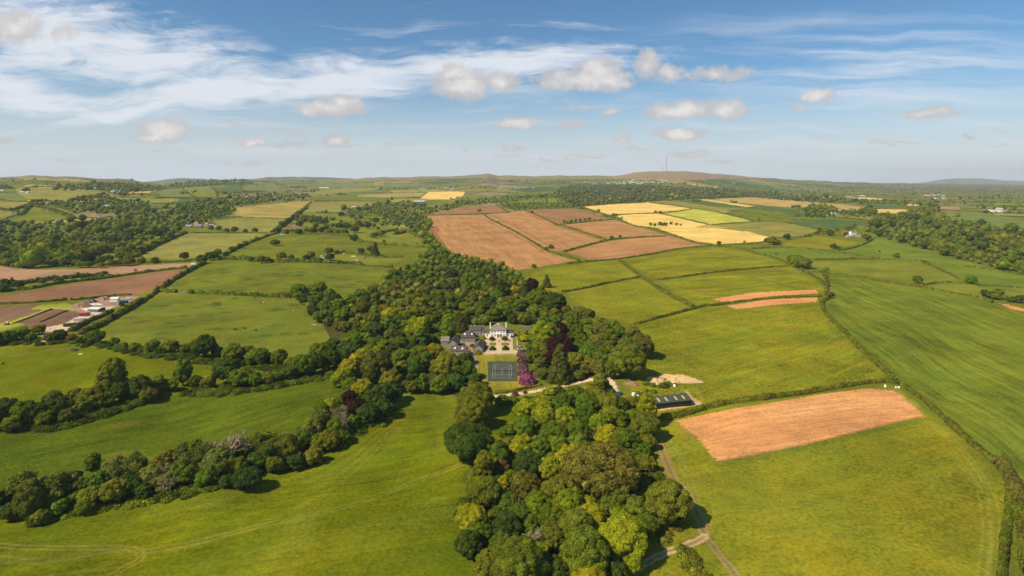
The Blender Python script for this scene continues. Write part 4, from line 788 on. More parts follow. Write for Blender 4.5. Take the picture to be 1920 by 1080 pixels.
for a in [(1050, 690, 26, 'pine', 'broad pyramid shaped conifer right of the rhododendrons'), (866, 610, 13, 'pine', 'tall dark conifer towering behind the slate outbuildings'), (857, 606, 11, 'pine', 'dark conifer left of the tallest conifer by the outbuildings'), (875, 600, 9, 'dark', 'narrow dark conifer right of the tallest conifer by the outbuildings'),
          (925, 528, 14, 'pine', 'dark conifer in the upper part of the house wood'), (937, 545, 13, 'pine', 'dark conifer left of the vivid yellow tree'), (985, 548, 13, 'pine', 'dark conifer right of the vivid yellow tree'), (735, 372, 2.6, 'dark', 'tiny pointed conifer standing up from the plateau fields'), (815, 640, 4, 'olive', 'slim cypress left of the slate outbuildings'), (805, 643, 3.5, 'dark', 'second slim cypress left of the slate outbuildings'), (703, 470, 9, 'dark', 'dark conifer at the top left of the house wood'), (1025, 530, 9, 'pine', 'small conifer at the field corner')]:
    tree(a[0], a[1], a[2], a[3], 'cone', 'garden', 'conifer_tree', where=a[4])
# hedgerow trees: row, (x, crown y, r, colour)
def row(zone, items, name='hedgerow_tree'):
    belt = 1.16 if 'belt' in zone or 'middle meadow' in zone else 1.0
    for a in items: tree(a[0], a[1] - (belt - 1) * a[2] * 1.6, a[2] * belt, a[3] if len(a) > 3 else random.choice(['mid', 'dark', 'mid', 'olive']), a[4] if len(a) > 4 else 'round', zone, name)
row('row below large cattle pasture', [(15, 632, 15), (40, 625, 15), (58, 632, 10), (72, 618, 12), (92, 632, 10), (112, 629, 14, 'dark'), (135, 634, 10, 'rust'), (152, 637, 9), (177, 633, 17, 'mid'), (213, 641, 10), (233, 648, 8), (253, 652, 11), (285, 650, 16), (268, 655, 9), (302, 656, 10), (318, 650, 17), (345, 655, 12), (360, 652, 12), (382, 650, 27, 'dark'), (408, 660, 12), (437, 662, 21), (463, 660, 15), (483, 669, 21), (503, 672, 12), (523, 670, 18), (545, 680, 13), (-15, 636, 18)])
row('row above middle meadow', [(7, 780, 26), (43, 782, 25), (70, 782, 22, 'dark'), (100, 750, 14), (110, 772, 24), (143, 750, 18), (150, 770, 18), (173, 752, 25), (210, 715, 25, 'olive', 'tall'), (195, 755, 18), (227, 738, 20), (260, 731, 23, 'dark'), (278, 745, 14), (293, 724, 16), (320, 725, 12), (343, 703, 17, 'mid', 'tall'), (367, 720, 13), (390, 721, 13), (427, 702, 28, 'dark'), (447, 715, 18), (457, 710, 18), (480, 715, 14), (500, 713, 13), (520, 712, 11), (540, 705, 15), (567, 692, 23), (590, 688, 22), (617, 680, 22), (600, 665, 18, 'olive'), (622, 655, 16), (-20, 790, 26), (85, 790, 16), (20, 800, 16), (128, 785, 16)])
row('brushy belt above front meadow', [(118, 922, 18, 'grey'), (150, 915, 17), (185, 905, 18), (135, 900, 15, 'grey'), (90, 950, 16, 'olive'), (110, 955, 16), (160, 955, 15, 'olive'), (35, 925, 18), (70, 915, 14, 'grey'), (7, 942, 20, 'dark'), (55, 945, 25, 'brown', 'tall'), (20, 965, 18, 'dark'), (75, 975, 15, 'olive'), (95, 925, 15), (127, 945, 12), (143, 937, 12, 'grey'), (167, 937, 19, 'olive'), (190, 925, 14), (217, 882, 22, 'grey'), (213, 927, 24, 'olive'), (237, 895, 20, 'olive'), (253, 878, 20, 'grey'), (247, 912, 24), (283, 902, 24, 'grey'), (270, 925, 15, 'dark'), (313, 875, 24, 'brown'), (305, 910, 18, 'grey'), (343, 857, 20, 'brown'), (325, 893, 18, 'olive'), (367, 848, 14, 'mid', 'tall'), (347, 895, 21, 'mid'), (383, 902, 16), (407, 873, 27, 'grey'), (430, 880, 20, 'olive'), (463, 902, 24, 'blue', 'flat'), (445, 880, 20), (460, 848, 22, 'olive'), (480, 870, 18, 'dark'), (500, 842, 26, 'olive'), (533, 852, 26, 'olive'), (515, 875, 17), (555, 870, 16, 'dark'), (560, 835, 20, 'mid'), (573, 828, 20, 'dark'), (587, 860, 17), (600, 835, 17), (617, 830, 20, 'olive'), (630, 805, 20, 'mid'), (612, 800, 18, 'grey'), (640, 825, 14, 'mid'), (600, 775, 16, 'mid'), (622, 765, 16, 'bright'), (585, 800, 14, 'olive'), (173, 872, 14, 'mid', 'tall'), (-15, 950, 24, 'dark'), (640, 790, 18, 'dark'), (660, 795, 14, 'mid'), (400, 850, 14, 'mid'), (425, 905, 13, 'dark'), (690, 780, 20, 'blue'), (700, 755, 22, 'dark'), (718, 770, 18, 'blue'), (655, 697, 20, 'yg'), (640, 715, 18, 'bright'), (680, 735, 20, 'yg'), (660, 730, 18, 'mid'), (717, 745, 22, 'blue'), (733, 718, 20, 'olive'), (707, 692, 28, 'brown'), (740, 740, 16, 'dark')])
row('hedge under the lone tree pasture', [(395, 480, 11, 'dark'), (378, 486, 11, 'dark'), (408, 474, 9), (345, 480, 10, 'dark'), (290, 488, 8), (240, 490, 11, 'olive'), (222, 492, 8, 'grey'), (208, 493, 8), (190, 497, 7), (265, 488, 8, 'olive'), (165, 496, 8), (150, 496, 8, 'grey'), (423, 476, 6), (435, 467, 7), (450, 461, 6), (460, 456, 6), (481, 446, 4), (490, 487, 9), (500, 487, 8), (470, 486, 7), (528, 480, 10, 'brown'), (546, 482, 6), (583, 478, 9), (574, 483, 7), (617, 470, 9, 'brown'), (619, 482, 9, 'dark'), (677, 470, 7, 'dark'), (694, 467, 7), (720, 452, 4), (665, 430, 9), (632, 472, 5), (645, 472, 4), (600, 488, 6)])
row('clump beside the cattle pastures', [(560, 545, 16, 'mid'), (598, 540, 15, 'mid'), (575, 560, 14), (590, 565, 16), (610, 575, 15), (628, 585, 14), (560, 555, 10), (618, 552, 13, 'mid'), (640, 592, 15), (655, 565, 14)])
row('trees dotted over the small pastures', [(516, 455, 9, 'dark', 'flat'), (358, 547, 5), (257, 452, 5), (228, 464, 5), (220, 471, 5), (178, 505 - 30, 4), (254, 506, 3.2), (205, 516, 4), (178, 520, 5), (110, 525, 8), (80, 528, 6), (57, 527, 5), (35, 533, 10), (22, 530, 6, 'pine', 'cone'), (6, 530, 10), (155, 518, 5), (190, 516, 5), (228, 570, 5), (5, 540, 10), (133, 520, 4), (240, 470, 6)])
row('trees on the brown field hedges', [(899, 394, 4.5, 'olive'), (1033, 462, 5.5), (1024, 466, 4.5, 'dark'), (1001, 498, 5.5), (1147, 445, 4.5, 'dark'), (1163, 443, 4), (1058, 415, 3.5, 'dark'), (1064, 415, 3.5), (1071, 414, 4), (1079, 413, 4), (1088, 412, 3.5), (1097, 411, 4), (1105, 410, 4), (1115, 411, 3, 'grey'), (1125, 411, 3), (1151, 402, 4), (1166, 408, 3, 'grey'), (1220, 420, 4), (1228, 420, 4, 'pine', 'cone'), (1238, 419, 5.5), (1247, 420, 5), (1258, 418, 4), (1268, 420, 4), (1276, 421, 3), (1348, 455, 4.5, 'dark'), (1396, 453, 3.2), (1437, 450, 5, 'dark')])
row('scattered trees of the right hand fields', [(1449, 452, 10, 'olive'), (1460, 455, 6, 'olive'), (1476, 444, 7, 'dark'), (1510, 442, 3), (1518, 442, 3), (1532, 436, 4.5), (1422, 410, 4), (1495, 490, 15, 'olive'), (1510, 494, 13, 'brown'), (1484, 485, 9, 'olive'), (1455, 476, 3), (1549, 503, 5, 'grey'), (1548, 515, 5, 'grey'), (1554, 553, 8, 'brown'), (1560, 551, 5, 'dark'), (1563, 462, 6.5, 'dark'), (1572, 464, 5), (1681, 479, 6, 'olive'), (1649, 471, 2.5), (1720, 524, 10, 'mid'), (1821, 524, 11, 'mid'), (1847, 550, 8, 'dark'), (1858, 553, 9), (1872, 549, 10, 'mid'), (1868, 556, 8), (1885, 558, 6, 'grey'), (1900, 562, 7), (1915, 561, 10, 'dark'), (1930, 566, 9), (1893, 562, 6), (1625, 445, 8, 'brown'), (1612, 440, 5), (1557, 437, 7), (1545, 433, 6), (1570, 430, 5), (1590, 428, 6), (1600, 424, 6), (1585, 438, 5), (1538, 430, 5)])
# filling the woods between the traced trees
WOODS = [ # zone, polygon of visible crowns, crown radius m, colours, weight
 ('wood left of tennis court', [(640, 660), (655, 625), (680, 600), (700, 580), (760, 590), (800, 600), (850, 625), (830, 640), (828, 665), (870, 670), (893, 695), (905, 715), (893, 725), (865, 735), (800, 722), (745, 732), (690, 720), (645, 700), (625, 690)], 5.6, ['mid', 'dark', 'olive', 'olive', 'blue', 'mid', 'bright', 'brown', 'mid', 'yg']),
 ('wood behind slate outbuildings', [(548, 545), (600, 535), (640, 560), (690, 548), (725, 520), (790, 515), (850, 510), (900, 520), (940, 560), (950, 590), (930, 598), (895, 602), (875, 612), (850, 622), (800, 602), (760, 590), (700, 580), (680, 600), (650, 620), (610, 605), (570, 575)], 5.4, ['olive', 'mid', 'olive', 'grey', 'brown', 'mid', 'dark', 'olive', 'brown', 'mid', 'bright']),
 ('upper end of house wood', [(700, 545), (725, 508), (790, 488), (845, 475), (905, 485), (955, 500), (1000, 530), (1060, 568), (1065, 588), (1000, 590), (950, 560), (900, 520), (850, 512), (790, 518), (740, 530)], 5.6, ['mid', 'olive', 'mid', 'dark', 'mid', 'brown', 'olive', 'mid', 'dark']),
 ('wood right of tennis court', [(1040, 600), (1065, 588), (1100, 582), (1140, 602), (1190, 620), (1215, 650), (1205, 690), (1180, 702), (1120, 698), (1080, 705), (1020, 705), (1005, 690), (1020, 650)], 5.6, ['olive', 'mid', 'brown', 'olive', 'mid', 'dark']),
 (Z1, [(1010, 745), (1060, 728), (1130, 722), (1170, 748), (1210, 765), (1232, 795), (1230, 820), (1205, 845), (1215, 880), (1240, 905), (1285, 935), (1285, 960), (1230, 985), (1205, 1010), (1205, 1045), (1150, 1080), (1080, 1100), (990, 1100), (900, 1060), (862, 990), (875, 910), (920, 860), (945, 820), (975, 780)], 5.2, ['mid', 'olive', 'bright', 'mid', 'dark', 'olive', 'yg']),
 (Z1, [(1010, 745), (1060, 728), (1130, 722), (1170, 748), (1210, 765), (1232, 795), (1230, 820), (1205, 845), (1215, 880), (1240, 905), (1285, 935), (1285, 960), (1230, 985), (1205, 1010), (1205, 1045), (1150, 1080), (1080, 1100), (990, 1100), (900, 1060), (862, 990), (875, 910), (920, 860), (945, 820), (975, 780)], 3.6, ['mid', 'olive', 'bright', 'mid', 'dark', 'olive', 'yg']),
 ('strip along largest brown field', [(795, 445), (812, 448), (830, 465), (850, 478), (905, 490), (880, 500), (840, 490), (800, 495), (780, 485), (805, 465), (790, 452)], 6.0, ['mid', 'dark', 'olive', 'mid']),
]
row('trees above lone tree pasture', [(537, 434, 6), (548, 433, 5, 'dark'), (560, 434, 7), (574, 432, 6), (588, 433, 8, 'dark'), (603, 432, 7), (618, 434, 7), (633, 435, 6), (647, 436, 7, 'dark'), (520, 432, 7, 'dark'), (530, 420, 8), (541, 414, 8, 'dark'), (552, 407, 8), (560, 400, 7), (572, 410, 9), (584, 412, 9), (597, 413, 9, 'dark'), (609, 415, 8), (562, 420, 7), (592, 424, 6), (612, 426, 6), (636, 424, 8), (650, 424, 7, 'dark'), (672, 419, 8), (688, 422, 8), (660, 404, 6), (676, 407, 6), (640, 402, 6), (704, 413, 7), (664, 446, 8, 'dark'), (700, 441, 7), (715, 438, 7)])
row('trees on the valley hedges', [(232, 470, 9), (247, 466, 8), (262, 470, 9, 'dark'), (275, 464, 8), (290, 456, 7), (305, 449, 7, 'dark'), (320, 444, 7), (225, 480, 10), (243, 484, 9, 'olive'), (205, 484, 8, 'dark'), (188, 488, 9), (172, 486, 9), (155, 490, 9, 'dark'), (140, 492, 8), (215, 448, 9), (200, 452, 9, 'dark'), (240, 440, 10, 'dark'), (222, 432, 9), (258, 434, 9), (275, 430, 9, 'dark'), (292, 434, 9), (309, 432, 8), (322, 436, 7), (333, 430, 8), (395, 427, 6), (410, 428, 6, 'olive'), (425, 432, 6), (440, 431, 7, 'dark'), (460, 433, 5), (478, 432, 6)])
FARWOODS = [
 ('woodland', 'front edge of the valley wood above the pink ploughed field', [(-200, 462), (0, 462), (60, 462), (110, 456), (150, 462), (170, 474), (160, 488), (135, 499), (75, 503), (30, 503), (0, 498), (-200, 485)], 7.5, ['mid', 'olive', 'mid', 'dark', 'olive'], 1.0),
 ('woodland', 'dense dark green wood filling the valley on the left', [(-300, 425), (0, 420), (60, 420), (140, 415), (200, 412), (250, 400), (330, 395), (410, 392), (440, 395), (400, 415), (350, 425), (300, 442), (255, 462), (200, 480), (135, 500), (75, 505), (30, 503), (0, 498), (-300, 490)], 7.0, ['mid', 'olive', 'dark', 'mid', 'olive', 'blue', 'brown'], 1.0),
 ('woodland', 'long band of woodland lying below the mast hill', [(1045, 363), (1050, 350), (1100, 346), (1200, 347), (1300, 352), (1400, 358), (1500, 365), (1580, 374), (1560, 378), (1500, 376), (1410, 369), (1340, 372), (1230, 377), (1150, 382), (1085, 388), (1060, 378)], 9.0, ['olive', 'mid', 'brown', 'olive', 'grey'], 1.0),
 ('woodland', 'large wood on the right edge beyond the pale green field', [(1630, 420), (1700, 400), (1750, 398), (1760, 408), (1830, 420), (1920, 432), (2300, 450), (2300, 560), (1920, 518), (1850, 500), (1790, 485), (1735, 468), (1650, 445), (1625, 435)], 7.0, ['olive', 'mid', 'brown', 'mid', 'dark', 'olive'], 1.0),
 ('woodland', 'belt of trees above the terraced pastures', [(640, 395), (700, 385), (745, 380), (800, 384), (806, 400), (800, 410), (810, 425), (800, 435), (815, 450), (790, 448), (770, 430), (745, 415), (700, 402), (650, 400)], 6.5, ['mid', 'olive', 'dark', 'mid'], 1.0),
 ('woodland', 'belt of trees in front of the small yellow field', [(805, 392), (850, 382), (900, 374), (1000, 366), (1060, 363), (1060, 372), (985, 376), (930, 382), (870, 386), (835, 397), (808, 400)], 7.0, ['mid', 'olive', 'dark'], .7),
 ('woodland', 'tree belt running from the valley wood to the tan field', [(330, 385), (420, 372), (500, 368), (580, 366), (585, 372), (520, 378), (440, 386), (440, 402), (400, 410), (345, 402)], 7.0, ['mid', 'dark', 'olive'], .9),
 ('scrub', 'low bushes scattered over the scrubby common', [(935, 383), (980, 381), (1060, 380), (1085, 388), (1075, 391), (960, 393), (945, 390)], 4.0, ['olive', 'mid', 'brown'], .8),
 ('copse', 'round copse beside the farm on the right', [(1505, 393), (1520, 386), (1545, 385), (1565, 390), (1565, 405), (1545, 409), (1510, 408)], 6.0, ['dark', 'mid'], 1.2),
 ('woodland', 'belt of trees behind the long tan field', [(1430, 366), (1500, 368), (1560, 374), (1700, 378), (1740, 380), (1745, 386), (1690, 384), (1600, 382), (1520, 380), (1440, 374)], 8.0, ['mid', 'olive', 'dark'], .8),
 ('woodland', 'belt of trees joining the farm to the right wood', [(1560, 395), (1640, 396), (1640, 402), (1690, 404), (1700, 398), (1760, 385), (1765, 398), (1720, 412), (1640, 418), (1640, 408), (1580, 406)], 7.0, ['mid', 'dark', 'olive'], .8),
 ('woodland', 'hillside wood on the skyline left of centre', [(310, 350), (345, 343), (400, 338), (450, 338), (480, 341), (470, 345), (400, 348), (330, 354)], 9.0, ['olive', 'brown', 'mid'], .9),
 ('woodland', 'wood on the far left valley side', [(100, 352), (180, 345), (250, 345), (300, 350), (310, 357), (240, 362), (190, 358), (120, 354)], 9.0, ['olive', 'mid', 'brown'], .9),
 ('woodland', 'hedgy trees on the left valley slopes', [(60, 375), (140, 380), (190, 368), (215, 376), (280, 380), (280, 400), (240, 404), (190, 402), (140, 395), (90, 385), (60, 384)], 6.5, ['mid', 'dark', 'olive'], .45),
]
def g1(px, py): return G(np.array([float(px)]), np.array([float(py)]))[0]
ZRANK = {}
def place_trees():
    r = np.random.default_rng(11)
    # fill the near woods
    occ = [(t['px'], t['py'] - t['hz'] * t['asp'] * t['r'] * .95, t['r']) for t in TREES]
    for zone, poly, Rm, cols in WOODS:
        P = np.array(poly, float); x0, y0 = P.min(0); x1, y1 = P.max(0); n = 0
        for _ in range(5000):
            x, y = r.uniform(x0, x1), r.uniform(y0, y1)
            if not inside(poly, np.array([x]), np.array([y]))[0]: continue
            D = float(dist(x, y + 12)); rr = Rm * F / D * r.uniform(.72, 1.25); ok = True
            for ox, oy, orr in occ:
                k = .56 if orr < 20 else .70
                if ((x - ox) / ((rr + orr) * k)) ** 2 + ((y - oy) / ((rr + orr) * k * .74)) ** 2 < 1: ok = False; break
            if ok:
                kd = r.choice(['round', 'round', 'round', 'tall', 'flat'], p=[.3, .25, .25, .08, .12]); occ.append((x, y, rr)); tree(x, y, rr, cols[int(r.integers(len(cols)))], kd, zone)
    # largest 300 of a kind stay single trees, the rest join the wood as one mass
    by = {}
    for t in TREES: by.setdefault(t['name'], []).append(t)
    rest = []
    for nm, L in by.items():
        L.sort(key=lambda t: -t['r'])
        if len(L) > 298: rest += [t for t in L[298:]]; by[nm] = L[:298]
    keep = [t for L in by.values() for t in L]
    # labels: rows from the front of each zone, place within the row from the left
    zones = {}
    for t in keep: zones.setdefault(t['zone'], []).append(t)
    ORD = ['', 'first', 'second', 'third', 'fourth', 'fifth', 'sixth', 'seventh', 'eighth', 'ninth', 'tenth', 'eleventh', 'twelfth', 'thirteenth', 'fourteenth', 'fifteenth', 'sixteenth', 'seventeenth', 'eighteenth', 'nineteenth', 'twentieth']
    def nth(i): return ORD[i] if i < len(ORD) else ('%dth' % i if i % 10 not in (1, 2, 3) or i in (11, 12, 13) else '%d%s' % (i, {1: 'st', 2: 'nd', 3: 'rd'}[i % 10]))
    SHAPE = {'round': 'domed', 'tall': 'tall crowned', 'flat': 'wide spreading', 'cone': 'pointed'}
    for z, L in zones.items():
        L = [t for t in L if not t['where']]
        wood = any(z == w[0] for w in WOODS)
        if wood:
            L.sort(key=lambda t: -t['py']); per = 9; rows_ = [L[i:i + per] for i in range(0, len(L), per)]
        else: rows_ = [L]
        for ri, R_ in enumerate(rows_):
            R_.sort(key=lambda t: t['px'])
            for i, t in enumerate(R_):
                c = TC[t['col']][1].split(',')[0]; sz = 'large ' if t['r'] > 30 else ('small ' if t['r'] < 8 else '')
                if wood: t['where'] = f"{c.split(' half')[0]} tree, {nth(i + 1)} from left, {nth(ri + 1)} row of {z}"
                else: t['where'] = f"{sz}{c} tree, {nth(i + 1)} from the left, {z}"
        zones[z] = L
    GRP = {'broadleaf_tree': 'broadleaf trees of the woods round the white house', 'hedgerow_tree': 'hedgerow and field trees', 'conifer_tree': 'conifers', 'copper_beech': 'copper beeches', 'golden_tree': 'yellow leaved trees'}
    for t in keep:
        p = g1(t['px'], t['py']); R = t['r'] * p[1] / F; rp = t['r'] * 1024 / 1920
        lod = -1 if rp > 19 else 0 if rp > 12 else 1 if rp > 6 else 2 if rp > 2.8 else 3
        c = np.array(TC[t['col']][0]) * r.uniform(.82, 1.2) * np.array([r.uniform(.88, 1.15), 1, 1]); rz = r.uniform(0, 6.28)
        L = CR[t['kind'], lod]; me = L[int(r.integers(len(L)))]; zc = t['hz'] * t['asp'] * R * .95; sz = R * t['asp'] * (1.0)
        sx = R * r.uniform(.96, 1.06); sy = R * r.uniform(.92, 1.05)
        if rp < 3:
            o = link(t['name'], me, None, (p[0], p[1], p[2] + zc * .8), c); o.scale = (sx, sy, sz); o.rotation_euler = (0, 0, rz); tag(o, t['where'], 'tree', GRP[t['name']]); continue
        e_ = empty(t['name'], p, rz, t['where'], 'tree', GRP[t['name']])
        o = link('crown', me, e_, (0, 0, zc), c); o.scale = (sx, sy, sz)
        q = link('trunk', TR[int(r.integers(3))], e_, (0, 0, 0)); s_ = zc / 1.0; q.scale = (R * .9, R * .9, s_)
    # dead and half bare trees
    bare = [(1010, 1045, 62, 0, 'bleached bare dead tree lying open among the front wood crowns'), (645, 812, 52, 0, 'reddish dead tree with fine twigs beside the purple tree'), (425, 870, 70, 0, 'tall dead tree with forked bare stems in the brushy belt'), (440, 868, 62, 1, 'second forked dead trunk right beside the tallest dead tree'), (395, 850, 30, 1, 'low bare branches poking out left of the forked dead trees'), (898, 905, 38, 0, 'pale bare twigs at the left edge of the front wood'), (640, 790, 40, 2, 'greyish bare tree behind the reddish dead tree'),
            (965, 965, 36, 2, 'broken bare limbs above the bluish tree of the front wood'), (300, 915, 48, 2, 'grey bare stems in the middle of the brushy belt'), (320, 925, 40, 1, 'thin bare tree right of the grey stems in the brushy belt'), (470, 885, 34, 0, 'bare hanging boughs over the bluish bush'), (882, 915, 28, 2, 'small pale bare brush beside the meadow and front wood')]
    for i, (x, y, h, k, lab) in enumerate(bare):
        p = g1(x, y); s_ = h * p[1] / F / 1.55; e_ = empty('dead_tree', p, i * 1.3, lab, 'dead tree', 'dead and bare trees'); o = link('trunk', BARE[k % 3][0], e_); o.scale = (s_,) * 3
    sp = [(40, 945, 78, 'leafless looking willow with a thin green haze at far left'), (107, 935, 70, 'second thin leaved willow in the left end of the brushy belt'), (85, 930, 45, 'low grey willow between the two tall thin willows'), (545, 850, 50, 'thin leaved ash above the brushy belt'), (570, 835, 50, 'feathery topped ash near the dark trees of the brushy belt'), (100, 770, 44, 'feathery treetop behind the left row of trees'), (230, 920, 60, 'pale willow in the brushy belt left of the brownish trees'), (410, 905, 60, 'feathery grey willow below the forked dead trees'), (500, 880, 58, 'feathery willow right of the forked dead trees'), (255, 905, 62, 'willow with fine twigs just right of the pale willow'), (355, 895, 60, 'thin twiggy ash under the brownish belt trees'), (385, 880, 56, 'thin ash left of the forked dead trees'), (470, 870, 62, 'light twiggy ash over the bluish bush'), (525, 865, 64, 'tall thin ash left of the dark belt trees'), (600, 820, 58, 'thin leaved ash at the right end of the belt'), (330, 905, 54, 'small feathery willow in the middle of the belt')]
    for i, (x, y, h, lab) in enumerate(sp):
        p = g1(x, y); s_ = h * p[1] / F / 1.75; e_ = empty('willow_tree', p, i * 1.7, lab, 'tree', 'thin leaved willows and ashes'); o = link('trunk', SPARSE[i % 3][0], e_); o.scale = (s_,) * 3; q = link('crown', SPARSE[i % 3][1], e_, color=(.16, .19, .035)); q.scale = (s_,) * 3
    # the crowns past the first three hundred, and the far woods: one mass each
    def mass(name, label, items, loc_r, color=None):
        V = []; Fq = []; V3 = []; F3 = []; off = 0
        parts = []; cols = []
        for px, py, Rm, col, h in items:
            p = g1(px, py); rp = Rm * F / p[1] * .533; n_leaf = int(np.clip(rp * rp * 9, 14, 500)); lf = float(np.clip(1.35 / math.sqrt(n_leaf) * 1.6, .12, .5))
            rr = loc_r; nl = max(5, min(12, n_leaf // 12)); C, R = blob_lobes(rr, nl, 'round'); k = rr.integers(0, nl, n_leaf); d = unit(rr.normal(size=(n_leaf, 3))); d[:, 2] = np.abs(d[:, 2]); q = C[k] + d * R[k][:, None]
            v, f = leaf_quads(q, d + unit(q), lf, rr, .6); a = rr.uniform(0, 6.28); ca, sa = math.cos(a), math.sin(a); M = np.array([[ca, sa, 0], [-sa, ca, 0], [0, 0, 1]])
            S = np.array([Rm, Rm, Rm * .85 * h]); v = (v @ M) * S + p + [0, 0, Rm * .85 * h * .9]; parts.append((v, f, 0))
            iv, jf = ICO1; cv = iv * np.array([.82, .82, .80]) * rr.uniform(.85, 1.1, (len(iv), 1)) * S + p + [0, 0, Rm * .85 * h * .8]; parts.append((cv, jf, 0))
            c = np.array(TC[col][0]) * rr.uniform(.85, 1.2) * (1.0 + .5 * (fbm(np.array([px / 25]), np.array([py / 9]), 4, 2)[0] - .4)); cols.append(np.tile(c, (len(v), 1))); cols.append(np.tile(c, (len(cv), 1)))
        me = mixed_mesh(name, parts, [MASS]); at_ = me.attributes.new('tint', 'FLOAT_VECTOR', 'POINT'); at_.data.foreach_set('vector', np.concatenate(cols).astype(np.float32).ravel())
        return tag(link(name, me), label, kind='stuff')
    rr = np.random.default_rng(5)
    if rest: mass('woodland', 'smaller crowns filling the woods round the house', [(t['px'], t['py'], t['r'] * float(dist(t['px'], t['py'])) / F, t['col'], 1.0) for t in rest], rr)
    for nm, lab, poly, Rm, cols, dens in FARWOODS:
        P = np.array(poly, float); x0, y0 = P.min(0); x1, y1 = P.max(0); items = []; occ = {}
        N = int((x1 - x0) * (y1 - y0) * .8 * dens) + 300
        for _ in range(min(N, 9000)):
            x, y = rr.uniform(x0, x1), rr.uniform(y0, y1)
            if not inside(poly, np.array([x]), np.array([y]))[0]: continue
            if ('valley on the left' in lab or 'right edge' in lab) and fbm(np.array([x / 38]), np.array([y / 13]), 77, 2)[0] < (.20 if 'left' in lab else .16): continue
            D = float(dist(x, y)); rm = (.7 + 1.2 * rr.random() ** 2.5) * Rm * rr.uniform(.7, 1.25); rp = rm * F / D; ok = True; gx, gy = int(x // 8), int(y // 4)
            for i in (-1, 0, 1):
                for j in (-1, 0, 1):
                    for ox, oy, orp in occ.get((gx + i, gy + j), ()):
                        if ((x - ox) / ((rp + orp) * .62)) ** 2 + ((y - oy) / ((rp + orp) * .40)) ** 2 < 1 / max(dens, .01) ** 1.0 * min(dens, 1): ok = False
            if ok: occ.setdefault((gx, gy), []).append((x, y, rp)); items.append((x, y, rm, cols[int(rr.integers(len(cols)))], 1.0))
        mass(nm, lab, items, rr)
    # scattered far trees and hedge bushes along the boundaries of the far patchwork
    E, PXY = FAR_EDGES, FAR_EDGES_PX; sel = rr.random(len(E)) < .80; it = []
    for (x, y, z), (px, py) in zip(E[sel], PXY[sel]):
        t = fbm(np.array([x / 300]), np.array([y / 300]), 21, 2)[0]; big = rr.random() < (.10 if t > .42 else .02)
        it.append((px, py, (rr.uniform(4.0, 7.5) if big else rr.uniform(2.2, 3.2) * max(1, y / 2800)), ['mid', 'dark', 'olive', 'brown'][int(rr.integers(4))], 1.0 if big else .55))
    mass('far_trees', 'far hedges and hedgerow trees dividing the small fields up to the moor', it, rr)
    # far clumps between 340 and 372
    it = []
    for cx, cy, n, sx, sy in [(130, 356, 12, 30, 2), (10, 352, 10, 14, 1.5), (45, 358, 8, 8, 2), (240, 352, 14, 40, 3), (246, 334.5, 5, 6, .5), (590, 358, 8, 12, 1), (640, 365, 7, 6, 1), (790, 345, 12, 50, 1), (870, 352, 14, 50, 2), (720, 354, 12, 40, 2), (960, 340, 30, 60, 2), (1050, 342, 16, 20, 2), (1130, 338, 30, 90, 3), (1260, 345, 30, 90, 2), (1340, 344, 24, 60, 3), (1360, 330.5, 6, 12, .4), (1450, 352, 26, 80, 4), (1560, 352, 36, 80, 5), (1620, 358, 26, 90, 4), (1760, 360, 40, 130, 6), (1860, 372, 30, 70, 6), (1800, 380, 20, 90, 4), (1880, 390, 14, 50, 4), (1690, 352, 20, 120, 3), (460, 347, 10, 20, 2), (500, 366, 16, 40, 2), (420, 364, 10, 14, 1), (560, 352, 10, 24, 2), (350, 362, 8, 30, 2), (180, 372, 12, 30, 3), (230, 366, 14, 26, 3), (1305, 378, 5, 8, .7), (1373, 380, 6, 12, .8), (1490, 389, 6, 8, 1), (1630, 389, 8, 10, 2), (1540, 398, 8, 10, 2), (1040, 379, 5, 40, 2), (1515, 330, 0, 1, 1), (700, 418, 16, 40, 10), (640, 424, 14, 30, 4), (745, 420, 10, 20, 6), (600, 413, 18, 26, 5), (780, 438, 12, 16, 6), (565, 415, 8, 10, 4)]:
        for _ in range(n):
            x, y = rr.normal(cx, sx * .5), rr.normal(cy, sy * .5)
            y = max(y, float(sky_y(x)) + .8); it.append((x, y, rr.uniform(4, 7) * (1 if y > 380 else 1.3), ['mid', 'dark', 'olive', 'mid'][int(rr.integers(4))], 1.0))
    mass('far_trees', 'scattered far clumps of trees among the villages and fields', it, rr)
def mass_material():
    m = FOL.copy(); m.name = 'foliage_mass'; nt = m.node_tree
    oi = [n for n in nt.nodes if n.type == 'OBJECT_INFO'][0]; a = nt.nodes.new('ShaderNodeAttribute'); a.attribute_name = 'tint'
    for l in list(oi.outputs['Color'].links): nt.links.new(a.outputs['Color'], l.to_socket)
    return m
MASS = mass_material()
place_trees()

